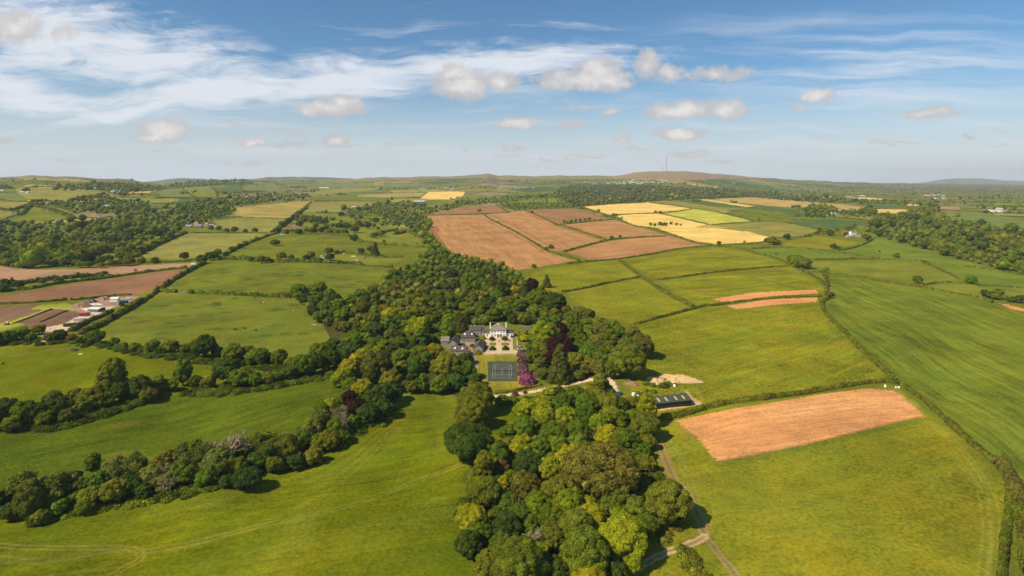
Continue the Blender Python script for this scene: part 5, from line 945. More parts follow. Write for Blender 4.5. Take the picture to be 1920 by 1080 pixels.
# ------------------------------------------------------------------ hedges: every hedge a thing
HN = []
def hedge(pts, h=2.2, w=2.4, label='', col='mid', name='hedge'):
    L = spline(pts, 10); W3 = G(L[:, 0], L[:, 1]); seg = np.r_[0, np.cumsum(np.linalg.norm(np.diff(W3, axis=0), axis=1))]; T = seg[-1]; D = W3[:, 1].mean()
    step = max(.9, D * .0018); n = max(int(T / step), 4); s = np.linspace(0, T, n); P = np.stack([np.interp(s, seg, W3[:, k]) for k in range(3)], -1)
    r = np.random.default_rng(len(HN) + 50); t = unit(np.gradient(P, axis=0)); side = unit(np.stack([-t[:, 1], t[:, 0], np.zeros(n)], -1))
    nz = .55 + 1.0 * fbm(s / 5, s * 0, 3 + len(HN), 3); nh = (.40 + 1.25 * fbm(s / 9, s * 0 + 5, 7 + len(HN), 3)) if w < 4 else (.35 + 1.9 * fbm(s / 7, s * 0 + 5, 7 + len(HN), 3) ** 1.1)
    prof = np.array([(-.5, -.2), (-.52, .25), (-.40, .72), (-.12, .95), (.15, .97), (.42, .70), (.52, .25), (.5, -.2)]); k = len(prof)
    jit = 1 + (r.random((n, k)) - .5) * .35
    V = P[:, None] + side[:, None] * (prof[None, :, 0:1] * w * .86 * nz[:, None, None] * jit[..., None]) + np.array([0, 0, 1.0]) * (prof[None, :, 1:2] * h * .9 * nh[:, None, None] * np.where(prof[None, :, 1:2] > 0, jit[..., None], 1))
    idx = np.arange(n * k).reshape(n, k); q = np.stack([idx[:-1, :-1], idx[1:, :-1], idx[1:, 1:], idx[:-1, 1:]], -1).reshape(-1, 4); V = V.reshape(-1, 3)
    lf = float(np.clip(D * .0017, .34, 2.6)); nl = int(np.clip(T * (w + 2 * h) / (lf * lf) * 1.1, 30, 16000)); i = r.integers(0, n, nl); a = r.uniform(-1, 1, nl) * 1.5
    nn = side[i] * np.sin(a)[:, None] + np.array([0, 0, 1.0]) * np.cos(a)[:, None]
    c = P[i] + t[i] * r.uniform(-.5, .5, (nl, 1)) * step + side[i] * (np.sin(a) * w * .5 * nz[i])[:, None] + np.array([0, 0, 1.0]) * ((.12 + .88 * np.cos(a)) * h * nh[i] * r.uniform(.85, 1.12, nl))[:, None]
    lv, lq = leaf_quads(c, nn, lf, r, .8)
    me = mixed_mesh(name, [(V, q, 0), (lv, lq, 0)], [MASS]); pal = np.array([TC[col][0], TC['olive'][0], TC['brown'][0], TC[col][0], TC['rust'][0], TC['mid'][0]])
    def hue(ss): f = np.clip((fbm(ss / 9, ss * 0 + 2, 31 + len(HN), 3) - .22) / .55, 0, .999) * 5; i0 = f.astype(int); w_ = (f - i0)[:, None]; return pal[i0] * (1 - w_) + pal[i0 + 1] * w_
    tint = np.concatenate([np.repeat(hue(s), k, 0), np.repeat(hue(s[i] + r.normal(size=nl) * 1.5), 4, 0)]).astype(np.float32)
    at_ = me.attributes.new('tint', 'FLOAT_VECTOR', 'POINT'); at_.data.foreach_set('vector', tint.ravel()); o = link(name, me); HN.append(o)
    return tag(o, label, 'hedge', 'field hedges')
HEDGES = [
 # near right
 ([(1546, 508), (1549, 520), (1551, 535), (1550, 548)], 2.6, 3, 'short upper end of the curving hedge left of the largest right field', 'brown'),
 ([(1552, 560), (1541, 568), (1545, 582), (1562, 602), (1600, 640), (1622, 663), (1655, 692), (1680, 714)], 2.3, 3.2, 'long brown curving hedge left of the largest right field', 'brown'),
 ([(1693, 723), (1730, 750), (1765, 780), (1800, 812), (1838, 846), (1868, 872)], 2.2, 3.2, 'long brown hedge right of the front ploughed field', 'brown'),
 ([(1880, 880), (1895, 900), (1905, 925), (1908, 945)], 3.2, 5, 'thick overgrown hedge bend near the bottom right edge', 'brown'),
 ([(1893, 930), (1891, 965), (1885, 1010), (1880, 1060), (1876, 1110)], 2.4, 2.4, 'dark hedge running down to the bottom right corner', 'mid'),
 ([(1910, 935), (1915, 970), (1925, 1010), (1930, 1080)], 3.5, 5, 'rough brown hedge touching the bottom right edge', 'brown'),
 ([(1315, 768), (1345, 761), (1385, 753), (1430, 748), (1470, 743), (1520, 736), (1570, 727), (1620, 719), (1660, 716), (1690, 720)], 2.2, 3.0, 'hedge along the top of the front ploughed field', 'olive'),
 ([(1240, 786), (1262, 782), (1290, 776), (1318, 768)], 2.4, 3.0, 'short green hedge just below the barn', 'olive'),
 ([(1190, 609), (1230, 598), (1275, 586), (1320, 574), (1329, 574)], 1.7, 2.4, 'hedge below the tufted field beside the copper beeches', 'brown'),
 ([(1334, 574), (1380, 567), (1430, 562), (1480, 558), (1540, 556)], 1.8, 2.4, 'hedge running between the two soil strips', 'olive'),
 ([(1055, 548), (1100, 540), (1150, 529), (1199, 520)], 1.8, 2.4, 'hedge under the upper left tufted field', 'brown'),
 ([(1158, 487), (1180, 503), (1203, 520), (1235, 542), (1270, 562), (1300, 576)], 2.2, 4, 'double banked hedge descending between the tufted fields', 'brown'),
 ([(1235, 525), (1290, 518), (1340, 511), (1400, 505), (1478, 499)], 1.8, 2.4, 'hedge under the crest field', 'brown'),
 ([(1062, 495), (1110, 490), (1160, 486), (1213, 478), (1280, 466), (1340, 461)], 1.8, 2.6, 'hedge between the long lower brown field and the tufted fields', 'olive'),
 ([(1340, 462), (1378, 465), (1420, 475), (1460, 487), (1482, 497)], 2.0, 2.8, 'hedge falling to the pair of olive trees from the yellow field corner', 'brown'),
 ([(1500, 505), (1520, 516), (1540, 528), (1548, 535)], 2.4, 3.2, 'short hedge from the pair of olive trees to the curving hedge', 'brown'),
 ([(1513, 509), (1560, 514), (1613, 521), (1665, 530), (1713, 537)], 2.0, 2.6, 'hedge along the top of the largest right field', 'olive'),
 ([(1713, 537), (1770, 548), (1827, 558), (1860, 568)], 2.2, 2.8, 'hedge right of the round field tree, above the largest right field', 'olive'),
 ([(1527, 488), (1590, 486), (1650, 487), (1725, 489)], 1.8, 2.4, 'hedge above the field with two round trees', 'olive'),
 ([(1727, 490), (1760, 505), (1790, 519), (1812, 530)], 2.2, 2.6, 'steep hedge beside the right round field tree', 'olive'),
 ([(1735, 492), (1790, 498), (1853, 505), (1925, 518)], 2.0, 2.6, 'hedge across the right edge above the strip field', 'olive'),
 ([(1733, 535), (1770, 530), (1812, 532)], 1.8, 2.2, 'short hedge between the two round field trees', 'olive'),
 ([(1832, 536), (1880, 538), (1925, 541)], 1.8, 2.2, 'low hedge above the clump at the right edge', 'mid'),
 ([(1410, 467), (1460, 464), (1513, 467), (1580, 475), (1650, 485)], 2.0, 2.4, 'hedge under the field of yellow flowers', 'olive'),
 ([(1573, 470), (1600, 465), (1625, 456), (1640, 447)], 2.2, 2.6, 'hedge from the red roofed farm down to the flower field', 'mid'),
 ([(1345, 460), (1400, 458), (1440, 453)], 1.8, 2.4, 'hedge under the lower yellow field', 'olive'),
 ([(1445, 446), (1500, 445), (1540, 434)], 1.8, 2.4, 'hedge between the dull olive field and the flower field', 'olive'),
 ([(1414, 416), (1467, 417), (1510, 425), (1545, 433)], 2.0, 2.4, 'hedge above the dull olive field', 'olive'),
 ([(1330, 422), (1370, 419), (1413, 416)], 1.8, 2.4, 'hedge under the lime yellow field', 'mid'),
 ([(1090, 388), (1120, 398), (1150, 408), (1190, 424), (1240, 434), (1300, 455), (1340, 462)], 2.6, 3.4, 'long hedge separating brown and yellow fields', 'mid'),
 ([(1146, 404), (1177, 402), (1233, 400), (1262, 398), (1298, 392)], 2.0, 2.6, 'hedge between the top and middle yellow fields', 'mid'),
 ([(1233, 400), (1262, 406), (1300, 415), (1327, 421)], 2.0, 2.6, 'hedge between the middle yellow and lime fields', 'mid'),
 ([(1219, 379), (1260, 385), (1298, 391), (1345, 398), (1390, 408), (1413, 415)], 2.2, 2.8, 'hedge beyond the top yellow and lime fields', 'olive'),
 ([(1250, 376), (1300, 381), (1345, 388), (1400, 390)], 2.2, 2.6, 'hedge beside the dark green strip', 'olive'),
 ([(1400, 390), (1425, 388), (1470, 398), (1510, 407)], 2.2, 2.6, 'hedge above the green wedge', 'olive'),
 ([(1370, 396), (1420, 402), (1470, 412), (1495, 412)], 2.2, 2.6, 'hedge across the green wedge', 'olive'),
 ([(1423, 386), (1460, 389), (1508, 392)], 2.0, 2.4, 'hedge right of the thin straw strip', 'mid'),
 # browns
 ([(907, 403), (920, 412), (940, 422), (968, 436), (1000, 455), (1020, 467), (1030, 473)], 2.4, 3.2, 'green hedge curving down between the two largest brown fields', 'mid'),
 ([(1028, 473), (1045, 478), (1065, 484), (1085, 489)], 2.4, 3.4, 'bushy hedge end beside the pair of trees in the brown fields', 'mid'),
 ([(983, 394), (1000, 401), (1020, 410), (1042, 421)], 2.2, 2.6, 'hedge between middle and upper right brown fields', 'mid'),
 ([(1045, 422), (1070, 428), (1100, 438), (1135, 449)], 2.2, 3.0, 'hedge above the pair of small trees, running between brown fields', 'mid'),
 ([(1058, 472), (1090, 463), (1130, 453), (1160, 448), (1200, 445), (1250, 443)], 2.0, 2.6, 'hedge along the top of the long lower brown field', 'mid'),
 ([(1052, 421), (1090, 417), (1150, 412)], 2.2, 2.8, 'hedge under the clump between brown fields', 'mid'),
 ([(813, 404), (850, 403), (907, 401), (955, 399)], 2.0, 2.6, 'hedge under the small top brown field', 'mid'),
 ([(930, 384), (942, 392), (955, 399)], 2.6, 3.4, 'short hedge right of the small top brown field', 'mid'),
 # left
 ([(150, 628), (180, 615), (215, 596), (250, 576), (292, 550)], 3.2, 4.6, 'thick hedge beside the building site', 'dark'),
 ([(132, 622), (160, 606), (190, 594), (210, 583)], 2.6, 3.4, 'inner hedge between the building site and thick hedge', 'mid'),
 ([(292, 549), (312, 535), (335, 520), (360, 506), (385, 494)], 3.2, 4.6, 'thick hedge right of the red brown ploughed field', 'dark'),
 ([(296, 546), (312, 548), (330, 549)], 2.8, 4, 'short hedge piece left of the muddy gap', 'mid'),
 ([(352, 549), (362, 549)], 3.0, 4, 'single bush just right of the muddy gap', 'mid'),
 ([(375, 551), (400, 552), (420, 553), (432, 553)], 2.8, 4, 'hedge length with pale post in upper cattle pasture boundary', 'mid'),
 ([(434, 553), (470, 555), (510, 557), (545, 558)], 3.0, 4.2, 'hedge between the two cattle pastures', 'dark'),
 ([(0, 571), (60, 568), (125, 563)], 2.0, 2.6, 'clipped hedge under the red brown field', 'mid'),
 ([(134, 563), (170, 560), (205, 556), (245, 553)], 2.0, 2.8, 'hedge behind the building site mounds', 'mid'),
 ([(0, 547), (50, 543), (110, 532), (180, 524), (240, 516), (290, 509), (350, 502)], 2.2, 4, 'long hedge between the pink and red brown fields', 'mid'),
 ([(25, 536), (60, 530), (110, 524), (160, 519), (200, 514)], 3.5, 5, 'bushy belt along the lower edge of the pink ploughed field', 'mid'),
 ([(190, 498), (240, 495), (300, 493), (360, 490)], 2.6, 3.6, 'hedge above the pink ploughed field', 'mid'),
 ([(410, 487), (440, 487), (480, 489), (510, 491)], 4, 5, 'dense dark hedge under the lone tree pasture', 'dark'),
 ([(512, 492), (560, 492), (600, 493), (650, 495), (700, 500), (735, 502)], 3.2, 4, 'hedge along the top of the upper cattle pasture', 'dark'),
 ([(420, 480), (445, 466), (475, 453), (505, 442), (528, 435)], 3.4, 4, 'hedge rising left of the lone tree pasture', 'mid'),
 ([(528, 438), (570, 439), (620, 441), (655, 443)], 4, 5, 'hedge above the lone tree pasture', 'mid'),
 ([(656, 449), (680, 455), (705, 459), (750, 462), (795, 464)], 3.8, 4.6, 'hedge under the crescent pasture', 'mid'),
 ([(627, 474), (667, 477), (705, 483), (755, 483)], 2.6, 3.4, 'hedge above the paddock with timber', 'mid'),
 ([(253, 483), (275, 470), (300, 458), (330, 445), (348, 437)], 4.5, 6, 'thick hedge left of the olive hay field', 'dark'),
 ([(350, 437), (400, 437), (450, 437), (502, 437)], 2.4, 3.0, 'hedge above the olive hay field', 'mid'),
 ([(440, 407), (480, 409), (520, 410), (553, 410)], 2.0, 2.6, 'hedge between tan hay field and olive field', 'mid'),
 ([(510, 436), (530, 425), (545, 413), (557, 402), (575, 390)], 5, 7, 'tall overgrown hedge right of the tan hay field', 'mid'),
 ([(568, 392), (575, 385), (584, 379)], 2.6, 3.2, 'short hedge at the far corner of the tan hay field', 'mid'),
 ([(590, 378), (640, 377), (706, 378)], 2.2, 3.0, 'straight hedge above the dusky plateau field', 'mid'),
 ([(160, 474), (190, 473), (215, 470)], 2.2, 3, 'hedge under the small pasture by the valley wood', 'mid'),
 ([(230, 458), (250, 460), (270, 459)], 2.2, 3, 'small hedge under the pasture with the round bush', 'mid'),
 ([(640, 404), (670, 408), (700, 411), (722, 413)], 3.4, 5, 'uppermost bushy hedge of the terraced pastures', 'mid'), ([(640, 420), (665, 422), (690, 426)], 4, 6, 'second terrace hedge from the top, left', 'mid'),
 ([(668, 416), (690, 420), (702, 425)], 4, 6, 'bushy terrace hedge right of the second', 'mid'), ([(575, 428), (610, 430), (650, 434)], 4, 6, 'lowest left terrace hedge', 'mid'), ([(650, 402), (690, 405), (722, 408)], 3, 5, 'thin topmost terrace hedge under the tree belt', 'mid'),
 ([(700, 444), (720, 436), (745, 432)], 4, 6, 'terrace hedge beside the crescent pasture', 'dark'), ([(740, 440), (765, 437), (790, 445)], 5, 7, 'overgrown terrace hedge near the brown field', 'mid'),
 # left far slopes
 ([(30, 352), (80, 350), (140, 351)], 3, 4, 'thin hedge above the cloud shaded field', 'mid'), ([(0, 376), (30, 378), (52, 379)], 3, 4, 'thin hedge at the left edge above the valley', 'mid'), ([(0, 393), (20, 395), (45, 388), (60, 382)], 5, 8, 'dark hedge climbing the left valley side', 'dark'),
 ([(40, 404), (50, 393), (58, 386)], 6, 9, 'overgrown hedge left of the steep field', 'dark'), ([(62, 386), (90, 393), (115, 401), (140, 411)], 6, 9, 'dark overgrown hedge between two sloping fields', 'dark'), ([(130, 378), (150, 372), (170, 370), (195, 364)], 6, 8, 'dark hedge up the bright valley side field', 'dark'),
 ([(140, 399), (120, 392), (95, 385)], 4, 6, 'hedge right of the long sloping field', 'mid'), ([(195, 374), (215, 381), (235, 380)], 4, 5, 'hedge in the valley head', 'mid'),
 ([(342, 353), (352, 362), (365, 370)], 3, 4, 'left hedge of the valley patchwork', 'mid'), ([(394, 351), (404, 358), (407, 370)], 3, 4, 'second hedge of the valley patchwork', 'mid'), ([(450, 348), (458, 357), (487, 367)], 3, 4, 'third hedge of the valley patchwork', 'mid'), ([(290, 371), (350, 371), (410, 371), (470, 371)], 3, 4, 'long hedge under the valley patchwork', 'mid'), ([(405, 358), (440, 359), (500, 360)], 3, 4, 'cross hedge of the valley patchwork', 'mid'),
]
for h_ in HEDGES:
    hedge(h_[0], h_[1], h_[2], h_[3], h_[4], name='hedge')
# low undergrowth at the feet of the woods
def scrub(poly, n, r0, cols, label, name='undergrowth'):
    r = np.random.default_rng(len(poly) * 7 + n); P = np.array(poly, float); x0, y0 = P.min(0); x1, y1 = P.max(0); parts = []; tint = []; c = 0
    while c < n:
        x, y = r.uniform(x0, x1), r.uniform(y0, y1)
        if not inside(poly, np.array([x]), np.array([y]))[0]: continue
        c += 1; p = g1(x, y); R = r0 * r.uniform(.5, 1.3); k = int(70 * R * R) + 20; d = unit(r.normal(size=(k, 3))); d[:, 2] = np.abs(d[:, 2])
        v, f = leaf_quads(d * np.array([R, R, R * .7]) * r.uniform(.7, 1.1, (k, 1)) + p, d, .42, r, .9); iv, jf = ICO1; cv = iv * np.array([R, R, R * .65]) * .8 + p
        parts += [(v, f, 0), (cv, jf, 0)]; cc = np.array(TC[cols[int(r.integers(len(cols)))]][0]) * r.uniform(.8, 1.3); tint += [np.tile(cc, (len(v), 1)), np.tile(cc, (len(cv), 1))]
    me = mixed_mesh(name, parts, [MASS]); a = me.attributes.new('tint', 'FLOAT_VECTOR', 'POINT'); a.data.foreach_set('vector', np.concatenate(tint).astype(np.float32).ravel())
    tag(link(name, me), label, kind='stuff')
scrub([(0, 960), (60, 985), (150, 965), (300, 945), (420, 915), (540, 875), (640, 840), (735, 790), (745, 760), (700, 770), (640, 820), (500, 870), (420, 890), (250, 930), (100, 950), (0, 935)], 420, 1.5, ['bright', 'olive', 'mid', 'olive', 'dark'], 'low bramble and bushes at the foot of the brushy belt')
scrub([(1195, 845), (1225, 850), (1240, 900), (1275, 930), (1250, 940), (1215, 900)], 70, 1.5, ['brown', 'mid', 'rust', 'olive'], 'brambly edge of the front wood beside the farm track')
scrub([(1232, 975), (1262, 965), (1275, 985), (1262, 1015), (1240, 1020), (1225, 1000)], 26, 1.5, ['brown', 'grey', 'olive', 'rust'], 'brown bramble patch inside the bend of the farm track')
scrub([(1270, 1025), (1295, 1030), (1335, 1085), (1300, 1110), (1280, 1060)], 60, 1.4, ['brown', 'olive', 'brown', 'yg'], 'brown bramble bank between the two farm tracks')
scrub([(975, 748), (1040, 738), (1050, 765), (990, 790), (960, 775)], 70, 1.5, ['mid', 'bright', 'olive'], 'bushes below the drive at the glade edge')
scrub([(0, 800), (100, 810), (240, 768), (300, 742), (420, 742), (560, 722), (640, 705), (640, 695), (560, 705), (400, 728), (250, 755), (100, 785), (0, 790)], 420, 2.5, ['dark', 'mid', 'dark', 'olive'], 'dense low bushes under the row above the middle meadow')
scrub([(0, 648), (60, 648), (110, 645), (200, 655), (260, 668), (400, 686), (500, 695), (560, 700), (550, 688), (400, 672), (250, 655), (100, 635), (0, 638)], 380, 2.3, ['dark', 'mid', 'dark'], 'dense low bushes under the row below the large cattle pasture')
scrub([(1195, 735), (1225, 728), (1232, 745), (1215, 765), (1190, 762)], 40, 1.5, ['olive', 'brown', 'mid'], 'bramble around the left end of the barn')
scrub([(1215, 712), (1262, 712), (1270, 722), (1245, 728), (1205, 724)], 60, 1.3, ['dark', 'mid', 'olive'], 'dark nettle mound behind the barn')
scrub([(0, 548), (20, 545), (40, 535), (20, 528), (0, 532)], 20, 4, ['dark', 'mid'], 'bushes at the left edge by the pink field')
# ------------------------------------------------------------------ buildings
def lvl(px, py): return g(px, py)
def window(parent, x, y, z, w, h, face='-y', pane=GLASS, bars=True, name='window'):
    """a framed opening standing 3 cm proud of the wall; face is the wall's outward axis"""
    m = MB(); t = .07; q = MB()
    def bx(mb, a0, a1, z0, z1, d0, d1):
        if face == '-y': mb.box(x + a0, x + a1, y - d1, y - d0, z + z0, z + z1)
        elif face == '+y': mb.box(x + a0, x + a1, y + d0, y + d1, z + z0, z + z1)
        elif face == '-x': mb.box(x - d1, x - d0, y + a0, y + a1, z + z0, z + z1)
        else: mb.box(x + d0, x + d1, y + a0, y + a1, z + z0, z + z1)
    bx(m, -w / 2 - t, -w / 2, 0, h, 0, .06); bx(m, w / 2, w / 2 + t, 0, h, 0, .06); bx(m, -w / 2 - t, w / 2 + t, h, h + t, 0, .06); bx(m, -w / 2 - t - .05, w / 2 + t + .05, -t, 0, 0, .10)
    if bars and w > .7: bx(m, -.025, .025, 0, h, .025, .05); bx(m, -w / 2, w / 2, h * .5 - .025, h * .5 + .025, .02, .045)
    f = m.build(name, FRAME, parent); bx(q, -w / 2, w / 2, 0, h, -.02, .02); q.build('pane', pane, f); return f
def chimney(parent, x, y, z0, z1, w=.8, d=.8, mt=STONE, pots=2):
    c = MB().box(x - w / 2, x + w / 2, y - d / 2, y + d / 2, z0, z1).box(x - w / 2 - .08, x + w / 2 + .08, y - d / 2 - .08, y + d / 2 + .08, z1, z1 + .14).build('chimney', mt, parent)
    p = MB()
    for i in range(pots): p.lathe([(.13, z1 + .14), (.11, z1 + .5)], x + (i - (pots - 1) / 2) * .4, y, 8)
    p.build('chimney_pot', mat_pot, c)
mat_pot = mat('terracotta', (.42, .20, .12), .9, .1)
DOORM = mat('grey_door', (.12, .14, .15), .6, .3)
TILE = mat('orange_tile_roof', (.50, .17, .08), .85, .1, noise=.2)
REDM = mat('red_painted', (.36, .035, .03), .5, .35)

def manor():
    p = lvl(934, 633); e_ = empty('manor_house', p, 0, 'white two storey country house with a hipped slate roof facing the parterre garden', 'house')
    w, d, ze, zr = 11.6, 9.0, 5.5, 8.6; x0, x1 = -w / 2 - .1, w / 2 - .1
    MB().box(x0, x1, 0, d, -1, ze - .1).build('wall', WHITE, e_)
    MB().box(x0 - .12, x1 + .12, -.12, d + .12, ze - .32, ze - .14).build('cornice', FRAME, e_)
    r = MB().hip(x0, x1, 0, d, ze, zr, .45).build('roof', SLATEW, e_); MB().box(-.9, .5, d / 2 - .2, d / 2 + .2, zr - .2, zr + .35).build('ridge_stack', WHITE, r)
    chimney(e_, x0 + .15, d * .55, 5.0, 9.2, .8, 1.5, WHITE, 3); chimney(e_, x1 - .15, d * .55, 5.0, 9.2, .8, 1.5, WHITE, 3)
    for i in range(5): window(e_, x0 + 1.6 + i * (w - 3.2) / 4, 0, 3.55, .75, 1.1)
    for i in (0, 1, 3, 4): window(e_, x0 + 1.6 + i * (w - 3.2) / 4, 0, .85, .75, 1.4)
    # pillared porch
    po = MB().box(-1.55, 1.35, -1.5, 0, 2.65, 2.95).box(-1.7, 1.5, -1.62, 0, 2.95, 3.06)
    for xx in (-1.35, 1.15): po.lathe([(.16, 0), (.13, 2.65)], xx, -1.3, 10)
    po = po.build('porch', WHITE, e_); MB().box(-.6, .4, -.06, .04, .05, 2.2).build('door', DOORM, po)
    # wings
    for nm, a, b_, dz in (('wing', x0 - 5.6, x0, 0), ('wing', x1, x1 + 5.2, 0)):
        wg = MB().box(a, b_, .8, 7.5, -1, 3.05).build(nm, WHITE, e_)
        if a < 0: MB().gable(a + .02, b_ - .3, .8, 7.5, 3.1, 4.7, 'x', .14, .28).build('roof', SLATE, wg)
        else: MB().hip(a + .3, b_, .8, 7.5, 3.2, 4.8, .25).build('roof', SLATE, wg)
        MB().box(a - .05, b_ + .05 if a > 0 else b_, .68, .8, 3.0, 3.2).build('parapet', WHITE, wg)
        for i in (0, 1): window(wg, a + 1.3 + i * 2.6, .8, .7, .9, 1.5)
    s = MB().box(x0 - 10.2, x0 - 5.6, 5.0, 10.0, -1, 4.2).build('rear_wing', WHITE, e_); MB().gable(x0 - 11.6, x0 - 4.2, 5.0, 10.0, 4.2, 6.2, 'x', .14, .25).build('roof', SLATE, s)
    for i in (0, 1): window(s, x0 - 9.0 + i * 2.3, 5.0, 2.6, .8, 1.1)
    window(s, x0 - 8.8, 5.0, .4, .8, 1.4); chimney(s, x0 - 11.2, 7.5, 3.8, 7.4, .8, 1.0, STONE, 2)
    return e_
manor()

def barnlike(px, py, w, d, ze, zr, axis, rz, label, wallm, roofm, name='outbuilding', cat='outbuilding', wins=(), chim=None, skylights=0, dz=0.0, hip=False, door=None):
    p = lvl(px, py); p.z += dz; e_ = empty(name, p, rz, label, cat)
    if hip: MB().box(-w / 2, w / 2, 0, d, -1, ze - .1).build('wall', wallm, e_); r = MB().hip(-w / 2, w / 2, 0, d, ze, zr, .3).build('roof', roofm, e_)
    else:
        MB().gwalls(-w / 2, w / 2, 0, d, ze - .03, zr - .05, axis).build('wall', wallm, e_); r = MB().gable(-w / 2, w / 2, 0, d, ze, zr, axis, .14, .3).build('roof', roofm, e_)
    for a in wins:
        f = a[5] if len(a) > 5 else '-y'; yy = 0 if f == '-y' else a[1]
        xx = a[0] if f == '-y' else (w / 2 if f == '+x' else -w / 2)
        window(e_, xx, yy, a[2], a[3], a[4], f)
    if chim: chimney(e_, chim[0], chim[1], ze - .5, zr + chim[2], .9, .8, STONE, 2)
    if door: MB().box(door[0] - door[1] / 2, door[0] + door[1] / 2, -.05, .03, .02, door[2]).build('door', DOORM, e_)
    for i in range(skylights):
        k = (zr - ze) / (d / 2); x = -w / 4 + i * w / 2 / max(skylights - 1, 1); y = d * .22; z = ze + k * y + .20
        MB().add([(x - .5, y - .4, z - .4 * k), (x + .5, y - .4, z - .4 * k), (x + .5, y + .4, z + .4 * k), (x - .5, y + .4, z + .4 * k), (x - .5, y - .4, z - .4 * k + .06), (x + .5, y - .4, z - .4 * k + .06), (x + .5, y + .4, z + .4 * k + .06), (x - .5, y + .4, z + .4 * k + .06)],
                 [(0, 3, 2, 1), (4, 5, 6, 7), (0, 1, 5, 4), (1, 2, 6, 5), (2, 3, 7, 6), (3, 0, 4, 7)]).build('skylight', WHITE if skylights else GLASS, r)
    return e_
barnlike(878, 642, 9.8, 8, 3.4, 7.4, 'x', .04, 'largest slate roofed outbuilding directly left of the white house', STONE, SLATE, hip=True, wins=[(-2.8, 0, 1.0, 1.2, 1.2), (.4, 0, 1.0, 1.2, 1.2)], chim=(1.2, 4, .5), skylights=2)
barnlike(891, 631, 8.0, 6, 4.6, 6.2, 'x', 0, 'slate roofed link building between the outbuildings and the white house', STONE, SLATE, wins=[(2.5, 0, 2.6, .8, 1.1)], chim=(-3.2, 3, 1.2))
barnlike(895.5, 661, 6.3, 13.5, 2.9, 5.2, 'y', -.10, 'long slate roofed range with its gable end to the courtyard garden', STONE, SLATE, wins=[(0, 0, 1.1, 1.0, 1.0), (3.1, 3, .9, .9, .9, '+x'), (3.1, 8, .9, .9, .9, '+x')])
barnlike(834, 652.5, 5.2, 7.5, 4.6, 6.6, 'x', .0, 'leftmost stone outbuilding with a pale slate roof', STONE, SLATEW, wins=[(0, 0, 1.0, .9, .9)])
barnlike(848, 655, 6.0, 11, 4.0, 6.4, 'y', -.12, 'slate outbuilding with a ridge running away, second from left', STONE, SLATE)
barnlike(859, 667, 10.0, 6.0, 3.2, 5.6, 'x', -.16, 'lowest slate roofed cottage with two white skylights beside the courtyard', STONE, SLATE, skylights=2, wins=[(2.8, 0, .3, .8, 1.6), (3.9, 0, .3, .8, 1.6)], chim=(-3.2, 3, .6))
# garden house
def summer():
    p = lvl(973.5, 660); e_ = empty('garden_pavilion', p, 0, 'small white two tier garden pavilion beside the rhododendrons', 'pavilion')
    MB().box(-1.1, 1.4, -2.6, -.4, -1, 1.6).build('plinth', STONE, e_); MB().box(-1.1, 1.7, 0, 2.6, -1, 3.0).build('wall', WHITE, e_); MB().hip(-1.1, 1.7, 0, 2.6, 3.1, 3.9, .35).build('roof', SLATE, e_)
    MB().hip(-1.1, 1.4, -2.6, -.4, 1.75, 2.3, .3).build('lower_roof', SLATE, e_); c = MB().box(-.3, .9, .7, 1.9, 3.6, 4.5).build('lantern', WHITE, e_); MB().hip(-.3, .9, .7, 1.9, 4.55, 5.3, .25).build('roof', SLATE, c)
    window(e_, .3, 0, 1.0, .9, 1.3)
summer()
# walls of the garden
def wall(pts, h, t, mt, label, name='garden_wall', cap=True):
    W3 = [lvl(*p) for p in pts]; m = MB(); n = len(W3); V = []
    for i, p in enumerate(W3):
        a = W3[max(i - 1, 0)]; b_ = W3[min(i + 1, n - 1)]; d = Vector((b_.x - a.x, b_.y - a.y, 0)).normalized(); s = Vector((-d.y, d.x, 0)) * t / 2
        V += [p - s - Vector((0, 0, .6)), p + s - Vector((0, 0, .6)), p + s + Vector((0, 0, h)), p - s + Vector((0, 0, h))]
    fs = [(0, 1, 2, 3), tuple(range(4 * n - 4, 4 * n))[::-1]]
    for i in range(n - 1):
        for k in range(4): fs.append((4 * i + k, 4 * i + 4 + k, 4 * i + 4 + (k + 1) % 4, 4 * i + (k + 1) % 4))
    m.add(V, fs); o = m.build(name, mt); tag(o, label, 'wall'); return o
PALEST = mat('pale_dressed_stone', (.62, .50, .37), .9, .1, noise=.15, nscale=2)
wall([(911, 660), (931.5, 660)], .8, .5, PALEST, 'pale terrace wall left of the garden steps'); wall([(940.5, 660), (964, 660)], .8, .5, PALEST, 'pale terrace wall right of the garden steps')
wall([(906, 665), (928, 664.6)], .7, .5, PALEST, 'low stone edging wall along the top left of the tennis lawn'); wall([(929, 664.3), (972, 663.6)], .8, .6, PALEST, 'low pale wall along the top right of the tennis lawn')
wall([(972, 618), (984, 617.5), (1000, 617)], 2.2, .5, STONE, 'brown walled garden wall right of the white house'); wall([(985, 606), (1003, 603), (1018, 600), (1032, 595)], 2.2, .5, STONE, 'grey upper walled garden wall behind the bright green tree')
wall([(1106, 787 - 60), (1120, 724)], 0.5, .4, STONE, 'short stone edging by the drive bend')
# steps
st = MB()
for i in range(5): st.box(-1.7, 1.7, -.4 * (i + 1), -.4 * i, -.9, .02 - .16 * i)
o = st.build('garden_steps', PALEST, loc=lvl(936, 659.5) + Vector((0, 0, .75))); tag(o, 'pale stone steps in the middle of the terrace wall', 'steps')
